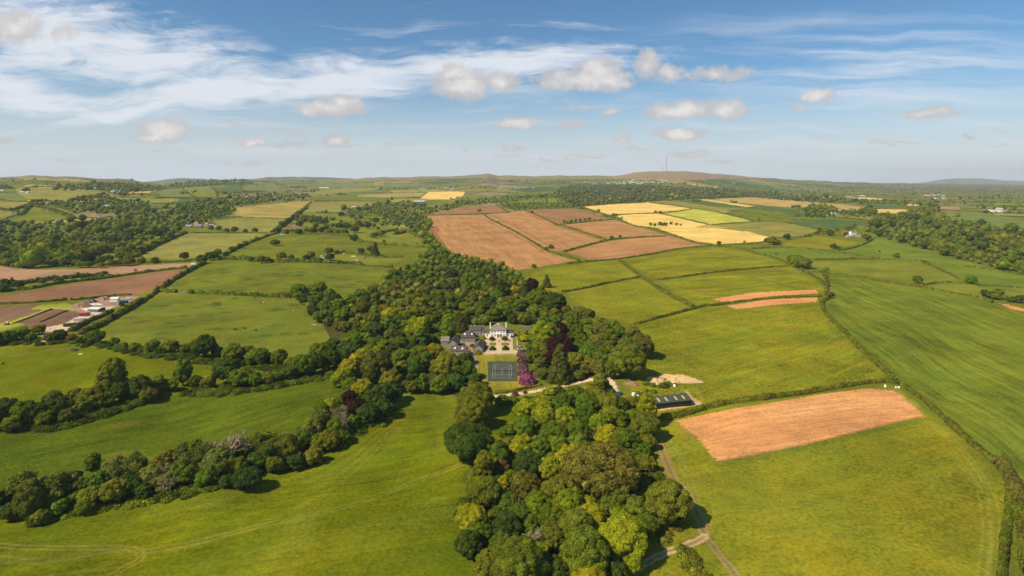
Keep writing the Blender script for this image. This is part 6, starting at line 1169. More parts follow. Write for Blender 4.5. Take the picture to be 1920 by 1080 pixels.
# parterre lawns as structure sheets draped on the terrace
def sheet(name, poly, matl, lift, kind='structure', color=None):
    W3 = [lvl(*p) for p in poly]; m = MB(); n = len(W3); m.add([(p.x, p.y, p.z + lift) for p in W3] + [(p.x, p.y, p.z - .3) for p in W3], [tuple(range(n)), tuple(range(n, 2 * n))[::-1]] + [(i, n + i, n + (i + 1) % n, (i + 1) % n) for i in range(n)])
    o = m.build(name, matl, color=color)
    if kind: o['kind'] = kind
    return o
LAWN = mat('mown_grass', (.16, .17, .022), .95, .08, noise=.12, nscale=.8)
for q in [[(917, 648), (930, 648), (930, 642.5), (918, 642.5)], [(940, 648), (955, 648), (954.5, 642.5), (940.3, 642.5)], [(916, 658), (930.5, 658), (930, 652), (917, 652)], [(941, 658), (956, 658), (955, 651.5), (940.5, 651.5)], [(917, 638.6), (930, 638.6), (929.6, 634.5), (918.5, 634.5)], [(940, 638.6), (953, 638.6), (952, 634.5), (940, 634.5)], [(962, 656), (969.5, 656), (967.5, 632), (961, 632)]]:
    sheet('lawn', q, LAWN, .06)
def bush(px, py, rx, rz, col, label, name='topiary_dome', cat='bush', group=None, lift=0.0, leaf=.16, n=1500, lump=.05, squash=1.0, seed=1):
    r = np.random.default_rng(seed + int(px)); d = unit(r.normal(size=(n, 3))); d[:, 2] = np.abs(d[:, 2]) * 1.0; k = 1 + lump * np.sin(d[:, 0:1] * 9 + px) * np.cos(d[:, 1:2] * 8) + r.uniform(-.04, .04, (n, 1))
    S = np.array([rx, rx * squash, rz]); v, f = leaf_quads(d * S * k, d, leaf, r, .6); iv, jf = ICO2; cv = iv * S * .92
    o = link(name, mixed_mesh(name, [(v, f, 0), (cv, jf, 0)], [FOL]), None, lvl(px, py) + Vector((0, 0, lift)), col); tag(o, label, cat, group); return o
for i, (x, y, l) in enumerate([(922.5, 637, 'clipped green dome by the left front windows of the white house'), (946.5, 636.5, 'clipped green dome by the right front windows of the white house'), (923.5, 655.5, 'clipped green dome at the lower left of the parterre'), (948, 655, 'clipped green dome at the lower right of the parterre')]):
    bush(x, y, 2.15, 2.3, (.075, .085, .012), l, group='clipped domes of the parterre')
bush(905, 664, 1.0, 1.3, (.5, .36, .03), 'small golden round bush at the corner of the tennis lawn', 'round_shrub'); bush(971, 624, 1.3, 1.6, (.45, .30, .02), 'orange yellow shrub right of the white house', 'round_shrub'); bush(878, 667, 2.6, 4.2, (.20, .19, .08), 'silvery green rounded tree in front of the lowest cottage', 'round_shrub', lump=.12)
for x, y, r_, c, l in [(907, 652, 2.2, 'mid', 'green shrub beside the long range, lowest of three'), (906, 645, 2.0, 'olive', 'green shrub beside the long range, middle of three'), (905, 636, 2.4, 'yg', 'yellowish shrub between the long range and the white house'), (897, 664, 2.2, 'olive', 'shrub in front of the gable end of the long range'), (885, 650, 1.6, 'mid', 'small shrub in the courtyard corner'), (925, 630.5, .9, 'dark', 'small dark shrub under the white house windows'), (975, 632, 1.5, 'olive', 'green shrub at the right edge of the parterre'), (892, 632, 1.6, 'mid', 'shrub at the left end of the white house'), (960, 632.5, 1.0, 'dark', 'low dark shrub below the right wing windows'), (976, 640, 1.8, 'mid', 'green shrub behind the garden pavilion'), (970, 630, .9, 'olive', 'small shrub touching the right wing')]:
    bush(x, y, r_, r_ * 1.15, TC[c][0], l, 'garden_shrub', 'shrub', 'shrubs round the house', leaf=.3, n=700, lump=.14)
# rhododendrons in flower
for i, (x, y, r_, h, c, l) in enumerate([(988.5, 718, 4.6, 4.6, (.36, .105, .22), 'nearest and brightest pink purple rhododendron beside the tennis court'), (984, 703, 4.0, 4.0, (.30, .11, .20), 'second bright purple rhododendron beside the tennis court'), (981, 692, 3.4, 3.5, (.22, .12, .14), 'third rhododendron, half purple half green, beside the tennis court'), (980, 680, 3.4, 3.3, (.20, .13, .12), 'greyish purple rhododendron beside the top of the tennis court'), (984, 670, 3.0, 3.3, (.28, .12, .19), 'lilac rhododendron at the end of the row nearest the pavilion'), (1010, 705, 3.0, 3.8, (.22, .13, .14), 'pale purple rhododendron behind the flowering row'), (976, 668, 2.4, 3.4, (.18, .14, .10), 'dull green rhododendron beside the pavilion')]):
    o = bush(x, y, r_, h, c, l, 'rhododendron', 'rhododendron', 'rhododendrons in flower', leaf=.42, n=2600, lump=.13, seed=3)
    r = np.random.default_rng(i); d = unit(r.normal(size=(900, 3))); d = d[: (900 if i else 450)]; d[:, 2] = np.abs(d[:, 2]); v, f = leaf_quads(d * [r_, r_, h] * r.uniform(.93, 1.04, (len(d), 1)), d, .42, r, .8)
    link('leaves', mixed_mesh('leaves', [(v, f, 0)], [FOL]), o, color=(.08, .09, .02))
for x, y, r_, l in [(966, 741, 1.6, 'larger reddish shrub on the drive'), (984.5, 737, 1.1, 'smaller reddish shrub on the drive')]: bush(x, y, r_, r_ * 1.1, (.25, .06, .05), l, 'red_shrub', 'shrub', leaf=.3, n=600, lump=.15)
bush(962, 756, 3.2, 3.6, TC['mid'][0], 'dense green bush in the glade beneath the red shrubs', 'glade_bush', leaf=.4, n=1200, lump=.16)
bush(1487, 741, 1.3, 1.3, (.55, .20, .02), 'orange bush in the hedge above the front ploughed field', 'gorse_bush', leaf=.3, n=500, lump=.15); bush(1872, 868, 1.6, 1.8, (.55, .20, .02), 'orange bush in the long brown hedge near the right edge', 'gorse_bush', leaf=.3, n=500, lump=.15)
def post(px, py, h, w, mt, label, name='gate_post'):
    o = MB().box(-w / 2, w / 2, -w / 2, w / 2, -.3, h).add([(-w * .6, -w * .6, h), (w * .6, -w * .6, h), (w * .6, w * .6, h), (-w * .6, w * .6, h), (0, 0, h + w * .5)], [(0, 3, 2, 1), (0, 1, 4), (1, 2, 4), (2, 3, 4), (3, 0, 4)]).build(name, mt, loc=lvl(px, py)); tag(o, label, 'post')
post(937, 745, 1.5, .45, PALEST, 'left stone gate post below the drive'); post(947, 746, 1.5, .45, PALEST, 'right stone gate post below the drive')
hedge([(928, 738), (950, 735), (980, 730), (1000, 726), (1015, 722)], 1.1, 2.2, 'low dark clipped hedge between the lawn and the drive', 'olive', name='hedge')
# benches and tables on the terrace
def bench(px, py, label):
    e_ = empty('garden_bench', lvl(px, py) + Vector((0, 0, .02)), 0, label, 'bench', 'benches on the parterre'); c = (.10, .07, .05)
    MB().box(-1, 1, -.25, .25, .42, .48).build('seat', PLAIN, e_, c); MB().box(-1, 1, .22, .28, .48, .95).build('backrest', PLAIN, e_, c)
    for sx in (-.9, .9): MB().box(sx - .05, sx + .05, -.22, .22, 0, .42).build('leg', PLAIN, e_, c)
for x, y, l in [(923.5, 640.5, 'bench in the left arm of the parterre path'), (948, 640.2, 'bench in the right arm of the parterre path'), (955.5, 640, 'bench furthest right in the parterre')]: bench(x, y, l)
def table():
    e_ = empty('garden_table', lvl(935.5, 640.4), 0, 'round garden table on the central parterre path', 'table'); MB().lathe([(.75, .70), (.75, .75)], 0, 0, 16).build('tabletop', PLAIN, e_, color=(.16, .12, .10)); MB().lathe([(.3, 0), (.06, .1), (.06, .7)], 0, 0, 10).build('pedestal', PLAIN, e_, color=(.05, .05, .05))
table()

# ------------------------------------------------------------------ tennis court
def court():
    a, b_, c, d = [lvl(*q) for q in [(915, 715), (970, 715), (967.5, 678), (914, 678)]]
    p = (a + b_ + c + d) / 4; z = max(a.z, b_.z, c.z, d.z) + .10; p.z = z; e_ = empty('tennis_court', p, 0, 'dark green hard tennis court with white lines on the lawn', 'tennis court')
    L = [Vector((q.x - p.x, q.y - p.y, 0)) for q in (a, b_, c, d)]; SURF = mat('court_surface', (.070, .080, .056), .85, .15, noise=.25, nscale=.25)
    MB().prism([(q.x, q.y) for q in L], -.6, 0).build('surface', SURF, e_)
    y0 = float(lvl(940, 709.6).y - p.y); y1 = y0 + 23.77; xm = float(lvl(941.5, 697).x - p.x); hw, sw = 5.485, 4.115; m = MB(); t = .07
    def ln(x0, x1, ya, yb, z0=.004): m.box(x0, x1, ya, yb, -.02, z0)
    for sx in (-hw, hw - 0): ln(xm + sx - t, xm + sx + t, y0, y1)
    for sx in (-sw, sw): ln(xm + sx - t, xm + sx + t, y0 + 2 * t, y1 - 2 * t)
    for yy in (y0 + t, y1 - t): ln(xm - hw + t, xm + hw - t, yy - t, yy + t, .006)
    for yy in (y0 + 5.485, y1 - 5.485): ln(xm - sw + t, xm + sw - t, yy - t, yy + t, .006)
    ln(xm - t, xm + t, y0 + 5.485 + t, y1 - 5.485 - t); m.build('court_lines', mat('court_line_paint', (.42, .43, .36), .8, .1), e_)
    n = MB()
    for i in range(44): n.box(xm - 6.4 + i * .2977 - .018, xm - 6.4 + i * .2977 + .018, y0 + 11.87, y0 + 11.90, .08, .92)
    for zz in (.1, .3, .5, .7): n.box(xm - 6.4, xm + 6.4, y0 + 11.875, y0 + 11.895, zz, zz + .04)
    NET = mat('dark_netting', (.03, .035, .03), .9, .1); nn = n.build('net', NET, e_)
    MB().box(xm - 6.4, xm + 6.4, y0 + 11.85, y0 + 11.92, .92, 1.0).build('net_tape', mat('net_tape', (.25, .26, .25), .8, .1), nn)
    for sx in (-6.4, 6.4): MB().lathe([(.06, 0), (.06, 1.07)], xm + sx, y0 + 11.88, 8).build('net_post', NET, e_)
    f = MB()
    for i in range(4):
        u, v = L[i], L[(i + 1) % 4]; k = max(2, int((v - u).length / 3))
        for j in range(k): q = u.lerp(v, j / k); f.cone((q.x, q.y, -.3), (q.x, q.y, 2.6 if i != 2 else 3.0), .045, .045, 5)
        for zz in (.1, 2.6): f.cone((u.x, u.y, zz), (v.x, v.y, zz), .03, .03, 4)
    f.build('fence_frame', mat('fence_steel', (.10, .11, .09), .7, .3), e_)
court()

# ------------------------------------------------------------------ the dark barn
def barn():
    fl, fr = lvl(1227.5, 768.5), lvl(1296.5, 761); d = Vector((fr.x - fl.x, fr.y - fl.y, 0)); L = d.length; rz = math.atan2(d.y, d.x); p = (fl + fr) / 2; p.z = min(fl.z, fr.z)
    e_ = empty('barn', p, rz, 'long dark green metal barn with pale rooflights above the front ploughed field', 'barn'); w = 9.5; ze, zr = 2.95, 4.5; x = L / 2
    MB().gwalls(-x, x, 0, w, ze - .03, zr - .05).build('wall', GREENSHEET, e_); r = MB().gable(-x, x, 0, w, ze, zr, 'x', .10, .25).build('roof', ROOFSHEET, e_)
    k = (zr - ze) / (w / 2)
    for s, y0, y1 in ((1, .9, 3.6), (-1, 6.0, 8.3)):
        for xx in (-x * .68, -x * .26, x * .26, x * .68):
            za, zb = (ze + k * y0, ze + k * y1) if s > 0 else (zr - k * (y0 - w / 2), zr - k * (y1 - w / 2)); t = .14
            MB().add([(xx - .55, y0, za + .08), (xx + .55, y0, za + .08), (xx + .55, y1, zb + .08), (xx - .55, y1, zb + .08), (xx - .55, y0, za + t), (xx + .55, y0, za + t), (xx + .55, y1, zb + t), (xx - .55, y1, zb + t)], [(0, 3, 2, 1), (4, 5, 6, 7), (0, 1, 5, 4), (1, 2, 6, 5), (2, 3, 7, 6), (3, 0, 4, 7)]).build('rooflight', ROOFLIGHT, r)
    MB().box(-x - .06, -x + .02, 1.2, 4.6, .02, 2.7).build('door', mat('pale_shutter', (.50, .54, .62), .6, .3), e_)
    MB().box(-x - .15, x + .15, -.36, -.26, ze - .22, ze - .08).build('gutter', mat('gutter', (.03, .04, .04), .5, .3), e_)
barn()
def heap(px, py, rx, ry, h, col, label, name='earth_heap', cat='earth heap', seed=1, group=None):
    r = np.random.default_rng(seed); n, k = 44, 14; vs = [(0, 0, h)]; ang = np.linspace(0, 2 * math.pi, n, endpoint=False)
    for j in range(1, k + 1):
        t = j / k
        for a in ang:
            q = 1 + .22 * math.sin(2 * a + seed) + .13 * math.sin(5 * a + seed * 2) + .06 * math.sin(11 * a); x, y = math.cos(a) * rx * t * q, math.sin(a) * ry * t * q
            nz = fbm(np.array([x / 1.3 + seed * 9]), np.array([y / 1.3]), seed, 4)[0] - .47
            vs.append((x, y, h * (math.cos(t * math.pi / 2) ** .8) * (1 + 1.1 * nz) if j < k else -.3))
    fs = [(0, 1 + i, 1 + (i + 1) % n) for i in range(n)]
    for j in range(k - 1): fs += [(1 + j * n + i, 1 + (j + 1) * n + i, 1 + (j + 1) * n + (i + 1) % n, 1 + j * n + (i + 1) % n) for i in range(n)]
    o = link(name, new_mesh(name, vs, fs, [PLAIN]), None, lvl(px, py), col); return tag(o, label, cat, group)
heap(1262, 712, 13, 7, 2.4, (.58, .39, .19), 'long sandy spoil heap behind the barn', seed=2); heap(1228, 714, 7, 5, 1.8, (.58, .39, .20), 'left end sandy spoil heap behind the barn', seed=5); heap(1186, 720, 2.6, 2.2, 1.2, (.30, .15, .11), 'small reddish heap left of the sandy heaps', seed=3)
heap(1302, 757, 3.4, 2.4, .6, (.56, .40, .27), 'pale rubble patch at the right end of the barn', seed=8)
# white bags and scrap
def bag(px, py, w, h, col, label, name='bulk_bag', cat='bag', rz=.2, d=None):
    m = MB(); d = d or w; pr = [(.92, 0), (1.04, .3), (1.0, .75), (.82, 1.0)]; vs = []
    for k, z in pr:
        for a in range(12): t = a * math.pi / 6; c, s = math.cos(t), math.sin(t); q = (abs(c) ** 4 + abs(s) ** 4) ** -.25; vs.append((c * q * w / 2 * k, s * q * d / 2 * k, z * h + (0 if z else -.15)))
    fs = [(j * 12 + i, j * 12 + (i + 1) % 12, j * 12 + 12 + (i + 1) % 12, j * 12 + 12 + i) for j in range(3) for i in range(12)] + [tuple(range(12))[::-1], tuple(range(36, 48))]
    m.add(vs, fs); o = m.build(name, PLAIN, color=col, loc=lvl(px, py)); o.rotation_euler[2] = rz; return tag(o, label, cat)
WC = (.8, .78, .74)
for x, y, w, h, l in [(1188, 742, 1.7, 1.5, 'larger white bag at the bramble edge left of the barn'), (1196.5, 744.5, 1.2, 1.0, 'smaller white bag left of the barn'), (1228, 772, .9, .9, 'white bag at the near left corner of the barn'), (1265, 725, 1.4, 1.1, 'white bagged scrap below the sandy heap behind the barn'), (1660, 726, 1.0, 1.3, 'single white bag near the top right corner of the front ploughed field'), (1680, 727.5, .8, .9, 'left white bag of the pair at the hedge corner'), (1685.5, 727.8, 1.1, .9, 'right white bag of the pair at the hedge corner'), (1213, 853, 1.1, .8, 'white box at the right edge of the front wood'), (151, 664.5, 2.6, .5, 'pale trough lying in the pasture beside the trailer')]:
    bag(x, y, w, h, WC, l, 'bulk_bag' if 'bag' in l else ('feed_trough' if 'trough' in l else 'white_box'), 'bag' if 'bag' in l else ('trough' if 'trough' in l else 'box'), d=(.7 if 'trough' in l else None))

# ------------------------------------------------------------------ vehicles and the building site on the left
def box_obj(name, px, py, w, d, h, rz, col, label, cat, matl=PAINT, extra=None):
    e_ = empty(name, lvl(px, py), rz, label, cat); m = MB().box(-w / 2, w / 2, -d / 2, d / 2, .12, h)
    for i in range(int(w / .5)): x = -w / 2 + .25 + i * .5; m.box(x - .08, x + .08, -d / 2 - .04, -d / 2, .2, h - .1); m.box(x - .08, x + .08, d / 2, d / 2 + .04, .2, h - .1)
    m.build('shell', matl, e_, col); MB().box(-w / 2 - .05, -w / 2, -d / 2 + .1, -.05, .2, h - .1).box(-w / 2 - .05, -w / 2, .05, d / 2 - .1, .2, h - .1).build('door', matl, e_, tuple(c * .8 for c in col)); MB().box(-w / 2, w / 2, -d / 2, d / 2, -.3, .1).build('base_frame', RUBBER, e_)
    return e_
def wheel(parent, x, y, r, w=.25):
    t = MB().cone((x, y - w / 2, r), (x, y + w / 2, r), r, r, 14).build('wheel', RUBBER, parent); MB().cone((x, y - w / 2 - .02, r), (x, y + w / 2 + .02, r), r * .55, r * .55, 10).build('rim', STEEL, t)
def lorry(px, py, rz, body, cab, L, label, name='lorry', cat='lorry', h=3.2):
    e_ = empty(name, lvl(px, py), rz, label, cat); s = MB().box(-L / 2, L / 2 - 2.1, -1.2, 1.2, .95, h); s.build('load_body', PAINT, e_, body)
    pr = [(L / 2 - 2.0, .55), (L / 2, .55), (L / 2, 1.5), (L / 2 - .35, 2.5), (L / 2 - 2.0, 2.6)]; m = MB(); m.add([(x, -1.12, z) for x, z in pr] + [(x, 1.12, z) for x, z in pr], [(4, 3, 2, 1, 0)[::-1], (5, 6, 7, 8, 9)[::-1]] + [(i, 5 + i, 5 + (i + 1) % 5, (i + 1) % 5) for i in range(5)]); c = m.build('cab', PAINT, e_, cab)
    MB().add([(L / 2 - .01, -1.0, 1.55), (L / 2 - .01, 1.0, 1.55), (L / 2 - .30, 1.0, 2.4), (L / 2 - .30, -1.0, 2.4), (L / 2 + .03, -1.0, 1.55), (L / 2 + .03, 1.0, 1.55), (L / 2 - .26, 1.0, 2.4), (L / 2 - .26, -1.0, 2.4)], [(0, 3, 2, 1), (4, 5, 6, 7), (0, 1, 5, 4), (1, 2, 6, 5), (2, 3, 7, 6), (3, 0, 4, 7)]).build('windscreen', GLASS, c)
    MB().box(-L / 2, L / 2, -.9, .9, .55, .93).build('chassis', RUBBER, e_)
    for x in (-L / 2 + 1.2, L / 2 - 1.1):
        for y in (-1.05, 1.05): wheel(e_, x, y, .5)
    return e_
def car(px, py, rz, col, label, lift=.0, L=4.3, name='parked_car'):
    p = lvl(px, py); p.z += lift; e_ = empty(name, p, rz, label, 'car'); h = L / 2
    pr = [(-h, .35), (-h, .85), (-h * .86, .98), (-h * .62, 1.42), (h * .12, 1.45), (h * .48, .98), (h * .95, .82), (h, .5), (h, .35)]; n = len(pr); m = MB()
    y = [.86 if z < 1.1 else .68 for _, z in pr]; m.add([(x, -w_, z) for (x, z), w_ in zip(pr, y)] + [(x, w_, z) for (x, z), w_ in zip(pr, y)], [tuple(range(n)), tuple(range(n, 2 * n))[::-1]] + [(i, n + i, n + (i + 1) % n, (i + 1) % n) for i in range(n)]); m.build('body', PAINT, e_, col)
    MB().add([(h * .47, -.72, 1.0), (h * .47, .72, 1.0), (h * .14, .64, 1.44), (h * .14, -.64, 1.44), (h * .51, -.72, 1.01), (h * .51, .72, 1.01), (h * .17, .64, 1.46), (h * .17, -.64, 1.46)], [(0, 3, 2, 1), (4, 5, 6, 7), (0, 1, 5, 4), (1, 2, 6, 5), (2, 3, 7, 6), (3, 0, 4, 7)]).build('windscreen', GLASS, e_)
    MB().box(-h * .6, h * .2, -.80, .80, 1.0, 1.32).build('side_windows', GLASS, e_)
    for x in (-h * .62, h * .62):
        for yy in (-.78, .78): wheel(e_, x, yy, .32, .2)
    return e_
lorry(529, 441.5, .35, (.8, .8, .78), (.7, .7, .7), 8.5, 'white box lorry parked at the hedge corner above the lone tree'); lorry(364, 497.5, .1, (.8, .78, .75), (.6, .6, .58), 7, 'white pickup truck at the narrow end of the pink field')
car(323, 501, .3, (.72, .72, .72), 'white car on the grass below the pink field', L=4.6)
car(870, 650.5, -.6, (.03, .035, .05), 'black car with pale roof parked in the courtyard', .03); car(866, 648.5, -.5, (.05, .05, .05), 'dark car tucked behind the black courtyard car', .03)
# site buildings
barnlike(213, 566, 6.5, 6, 2.8, 3.9, 'x', .15, 'small white gabled shed at the top of the building site', WHITE, mat('white_roof_sheet', (.72, .70, .66), .6, .3), 'shed', 'shed')
barnlike(174, 585, 10, 8, 2.4, 3.2, 'x', -.12, 'flat white roofed site building with grey walls', mat('grey_block', (.14, .15, .17), .8, .2), mat('white_sheet_roof', (.66, .64, .62), .6, .3, noise=.1), 'shed', 'shed', door=(0, 1, 2))
box_obj('concrete_slab', 181, 590, 9, 5, .5, -.1, (.58, .50, .42), 'pale concrete slab in front of the white roofed site building', 'slab', PLAIN)
box_obj('shipping_container', 157.5, 592.5, 6, 2.5, 2.6, .2, (.36, .035, .04), 'dark red shipping container beside the white roofed site building', 'container'); box_obj('site_cabin', 165, 590.5, 3, 2.5, 3.2, .2, (.45, .46, .47), 'tall grey cabin right of the dark red container', 'cabin')
box_obj('site_cabin', 149, 602, 7.5, 2.6, 2.6, .45, (.70, .72, .74), 'long white cabin along the site hedge', 'cabin'); box_obj('shipping_container', 232, 569, 7, 2.5, 2.6, .35, (.05, .085, .075), 'dark green container near the thick hedge', 'container'); box_obj('site_cabin', 240, 562.5, 5, 2.5, 2.4, .3, (.68, .70, .74), 'small white cabin at the far end of the building site', 'cabin')
lorry(134, 612, .42, (.035, .06, .04), (.06, .12, .07), 10, 'dark green flatbed lorry at the site entrance', h=2.6)
heap(166, 567, 8, 5, 3.0, (.17, .12, .09), 'large dark spoil heap on the building site', seed=11); heap(152, 574, 7, 5, 2.2, (.30, .17, .10), 'brown spoil heap left of the dark heap', seed=12); heap(194, 562, 5, 4, 3.2, (.36, .22, .14), 'pointed brown heap left of the white shed', seed=13); heap(179, 571, 6, 3, 1.3, (.62, .56, .50), 'long white rubble heap behind the site building', seed=14); heap(163, 580, 2, 1.5, .8, (.7, .66, .6), 'small white rubble heap left of the site building', seed=15)
heap(225, 561, 4, 3, 1.0, (.50, .40, .33), 'pale rubble heap right of the white shed', seed=16); heap(89, 618, 3, 2, .7, (.55, .48, .42), 'small pale stone pile behind the roadside trees', seed=17); heap(80, 641, 3.2, 1.3, .8, (.50, .36, .26), 'brown stone pile under the trees below the site', seed=18); heap(227, 657, 1.6, 1, .8, (.5, .46, .4), 'pale stones under the row below the cattle pasture', seed=19)
def ridge(pts, label, col=(.09, .06, .045)):
    L = spline(pts, 8); W3 = G(L[:, 0], L[:, 1]); n = len(W3); r = np.random.default_rng(len(pts)); t = unit(np.gradient(W3, axis=0)); s = np.stack([-t[:, 1], t[:, 0], np.zeros(n)], -1)
    pr = [(-1.0, -.2), (-.5, .7), (.1, .95), (.6, .6), (1.0, -.2)]; V = np.concatenate([W3 + s * a * r.uniform(.8, 1.2, (n, 1)) + [0, 0, 1] * np.array(b_ * r.uniform(.7, 1.2, (n, 1))) for a, b_ in pr]); idx = np.arange(5 * n).reshape(5, n)
    q = np.stack([idx[:-1, :-1], idx[:-1, 1:], idx[1:, 1:], idx[1:, :-1]], -1).reshape(-1, 4); tag(link('earth_bank', new_mesh('earth_bank', V, q, [PLAIN], True), color=col), label, 'earth bank')
ridge([(28, 606), (50, 598), (75, 588), (97, 580)], 'upper dark furrow bank beside the lime green strip'); ridge([(76, 604), (95, 596), (112, 588), (126, 583)], 'lower dark furrow bank between the soil plots')
def digger():
    e_ = empty('excavator', lvl(13, 609), .15, 'small orange and white excavator on the lime green strip', 'excavator'); O = (.62, .20, .03)
    for y in (-.8, .8):
        t = MB(); 
        for a, b_ in (((-1.3, .35), (1.3, .35)),): t.cone((-1.3, y - .2, .35), (-1.3, y + .2, .35), .35, .35, 10).cone((1.3, y - .2, .35), (1.3, y + .2, .35), .35, .35, 10).box(-1.3, 1.3, y - .2, y + .2, .02, .68)
        t.build('track', RUBBER, e_)
    MB().prism([(-1.5, -1.0), (.9, -1.0), (1.0, -.6), (1.0, .9), (-1.1, 1.0), (-1.6, .6)], .75, 1.7).build('body', PAINT, e_, O); c = MB().box(-.6, .8, -.1, .95, 1.7, 2.7).build('cab', PAINT, e_, (.7, .7, .66)); MB().box(-.4, .83, 0, .98, 1.9, 2.5).build('window', GLASS, c)
    MB().cone((.8, -.4, 1.3), (2.8, -.4, 3.2), .22, .16, 6).build('boom', PAINT, e_, (.60, .34, .04)); a = MB().cone((2.8, -.4, 3.2), (4.4, -.4, 1.5), .16, .12, 6).build('arm', PAINT, e_, (.60, .34, .04)); MB().prism([(4.1, -.8), (4.9, -.8), (4.7, 0), (4.2, 0)], .6, 1.5).build('bucket', PAINT, a, (.10, .08, .06))
digger()
def trailer():
    e_ = empty('farm_trailer', lvl(139, 658), .1, 'dark empty trailer standing in the pasture near its pale trough', 'trailer'); MB().box(-1.8, 1.8, -1, 1, .7, .85).box(-1.8, -1.7, -1, 1, .85, 1.5).box(1.7, 1.8, -1, 1, .85, 1.5).box(-1.7, 1.7, -1, -.93, .85, 1.4).box(-1.7, 1.7, .93, 1, .85, 1.4).build('body', PLAIN, e_, (.16, .12, .10)); MB().box(1.8, 3.1, -.06, .06, .6, .7).build('drawbar', RUBBER, e_)
    for y in (-1.1, 1.1): wheel(e_, 0, y, .42)
trailer()
# ------------------------------------------------------------------ cattle
def cow_mesh(graze, bulk=1.0):
    V = [(0, 0, 1.05), (.55, 0, 1.08), (.95, 0, 1.10), (-.5, 0, 1.05), (-.85, 0, 1.10)]; R = [.36 * bulk, .36 * bulk, .27, .34 * bulk, .28]; E = [(0, 1), (1, 2), (0, 3), (3, 4)]
    def add(p, r, par): V.append(p); R.append(r); E.append((par, len(V) - 1)); return len(V) - 1
    if graze: n = add((1.25, .04, .85), .17, 2); h = add((1.45, .06, .42), .14, n); add((1.58, .07, .15), .09, h)
    else: n = add((1.25, 0, 1.38), .17, 2); h = add((1.48, 0, 1.58), .14, n); add((1.78, 0, 1.45), .09, h)
    for s in (-1, 1):
        k = add((.85, s * .20, .72), .13, 2); k = add((.86, s * .21, .38), .065, k); add((.84, s * .21, .02), .06, k)
        k = add((-.82, s * .20, .75), .15, 4); k = add((-.95, s * .21, .42), .07, k); add((-.88, s * .21, .02), .06, k)
        add((1.38, s * .24, (.62 if graze else 1.66)), .035, h)
    t = add((-1.12, 0, .95), .04, 4); add((-1.15, .02, .45), .035, t)
    me = bpy.data.meshes.new('cow'); me.from_pydata(V, E, []); return me, R
def make_cow(graze, loc, rz, col, label, src=None):
    if src: o = src.copy(); COL.objects.link(o)
    else:
        me, R = cow_mesh(graze); me.materials.append(PLAIN); o = bpy.data.objects.new('cow', me); COL.objects.link(o); sk = o.modifiers.new('skin', 'SKIN'); 
        if not me.skin_vertices: 
            bpy.context.view_layer.objects.active = o
        for i, r_ in enumerate(R): me.skin_vertices[0].data[i].radius = (r_, r_)
        me.skin_vertices[0].data[0].use_root = True; o.modifiers.new('smooth', 'SUBSURF').levels = 1; o.modifiers['smooth'].render_levels = 1
    o.location = loc; o.rotation_euler = (0, 0, rz); o.color = (*col, 1); return tag(o, label, 'cow', 'cattle in the pastures')
CW = {'brown': (.17, .045, .025), 'black': (.015, .012, .012), 'pale': (.55, .45, .36)}
CP = [None, None]
def ordn(i): return ['first', 'second', 'third', 'fourth', 'fifth', 'sixth', 'seventh', 'eighth', 'ninth', 'tenth', 'eleventh', 'twelfth', 'thirteenth', 'fourteenth', 'fifteenth', 'sixteenth'][i]
random.seed(5)
herd = [('%s cow of the tight brown herd in the large cattle pasture, %s from left', 'brown', [(401, 569), (403, 571.5), (405.5, 568.5), (406, 573), (408.5, 571), (410, 568), (411, 573.5), (412.5, 570), (407.5, 575)]),
        ('%s cow near the bottom of the large cattle pasture, %s from left', 'black', [(442, 620), (458, 617), (478.5, 621)]), ('%s cow standing apart near the hedge between the cattle pastures, %s from left', 'brown', [(440, 560), (476, 559.5), (489, 570)]),
        ('%s cow lying out right of the brown herd, %s from left', 'pale', [(455, 572.5), (494, 569), (550, 585)]), ('%s cow beside the right hand wood, %s from left', 'black', [(1807, 487), (1812, 488), (1816, 488.6), (1820, 488.3), (1826, 489.5), (1835, 491)]),
        ('%s cow far out in the lone tree pasture, %s from left', 'brown', [(598, 450), (604, 453), (617, 458), (641, 453), (668, 465), (705, 464), (730, 465), (555, 444)]), ('%s cow at the left edge of the trailer pasture, %s from left', 'black', [(5, 684)])]
for fmt, c, L in herd:
    for i, (x, y) in enumerate(L):
        k = (i + len(L)) % 2; lab = fmt % (c if c != 'brown' else 'red brown', ordn(i)); o = make_cow(k == 0, lvl(x, y), random.uniform(0, 6.28), CW[c], lab, CP[k])
        if CP[k] is None: CP[k] = o
# stumps and logs in the cattle pasture
def log(px, py, L, rz, col, label): o = MB().cone((-L / 2, 0, .3), (L / 2, 0, .35), .35, .28, 9).cone((0, 0, .4), (.7, .5, .9), .12, .05, 6).build('fallen_log', PLAIN, color=col, loc=lvl(px, py)); o.rotation_euler[2] = rz; tag(o, label, 'log')
log(590, 610, 5, -.4, (.45, .30, .22), 'pale fallen log at the right of the large cattle pasture'); log(327, 533, 3, .3, (.6, .5, .38), 'pale log beside the thick hedge in the upper cattle pasture'); log(667, 487, 4, 0, (.5, .35, .25), 'timber lying in the small paddock')
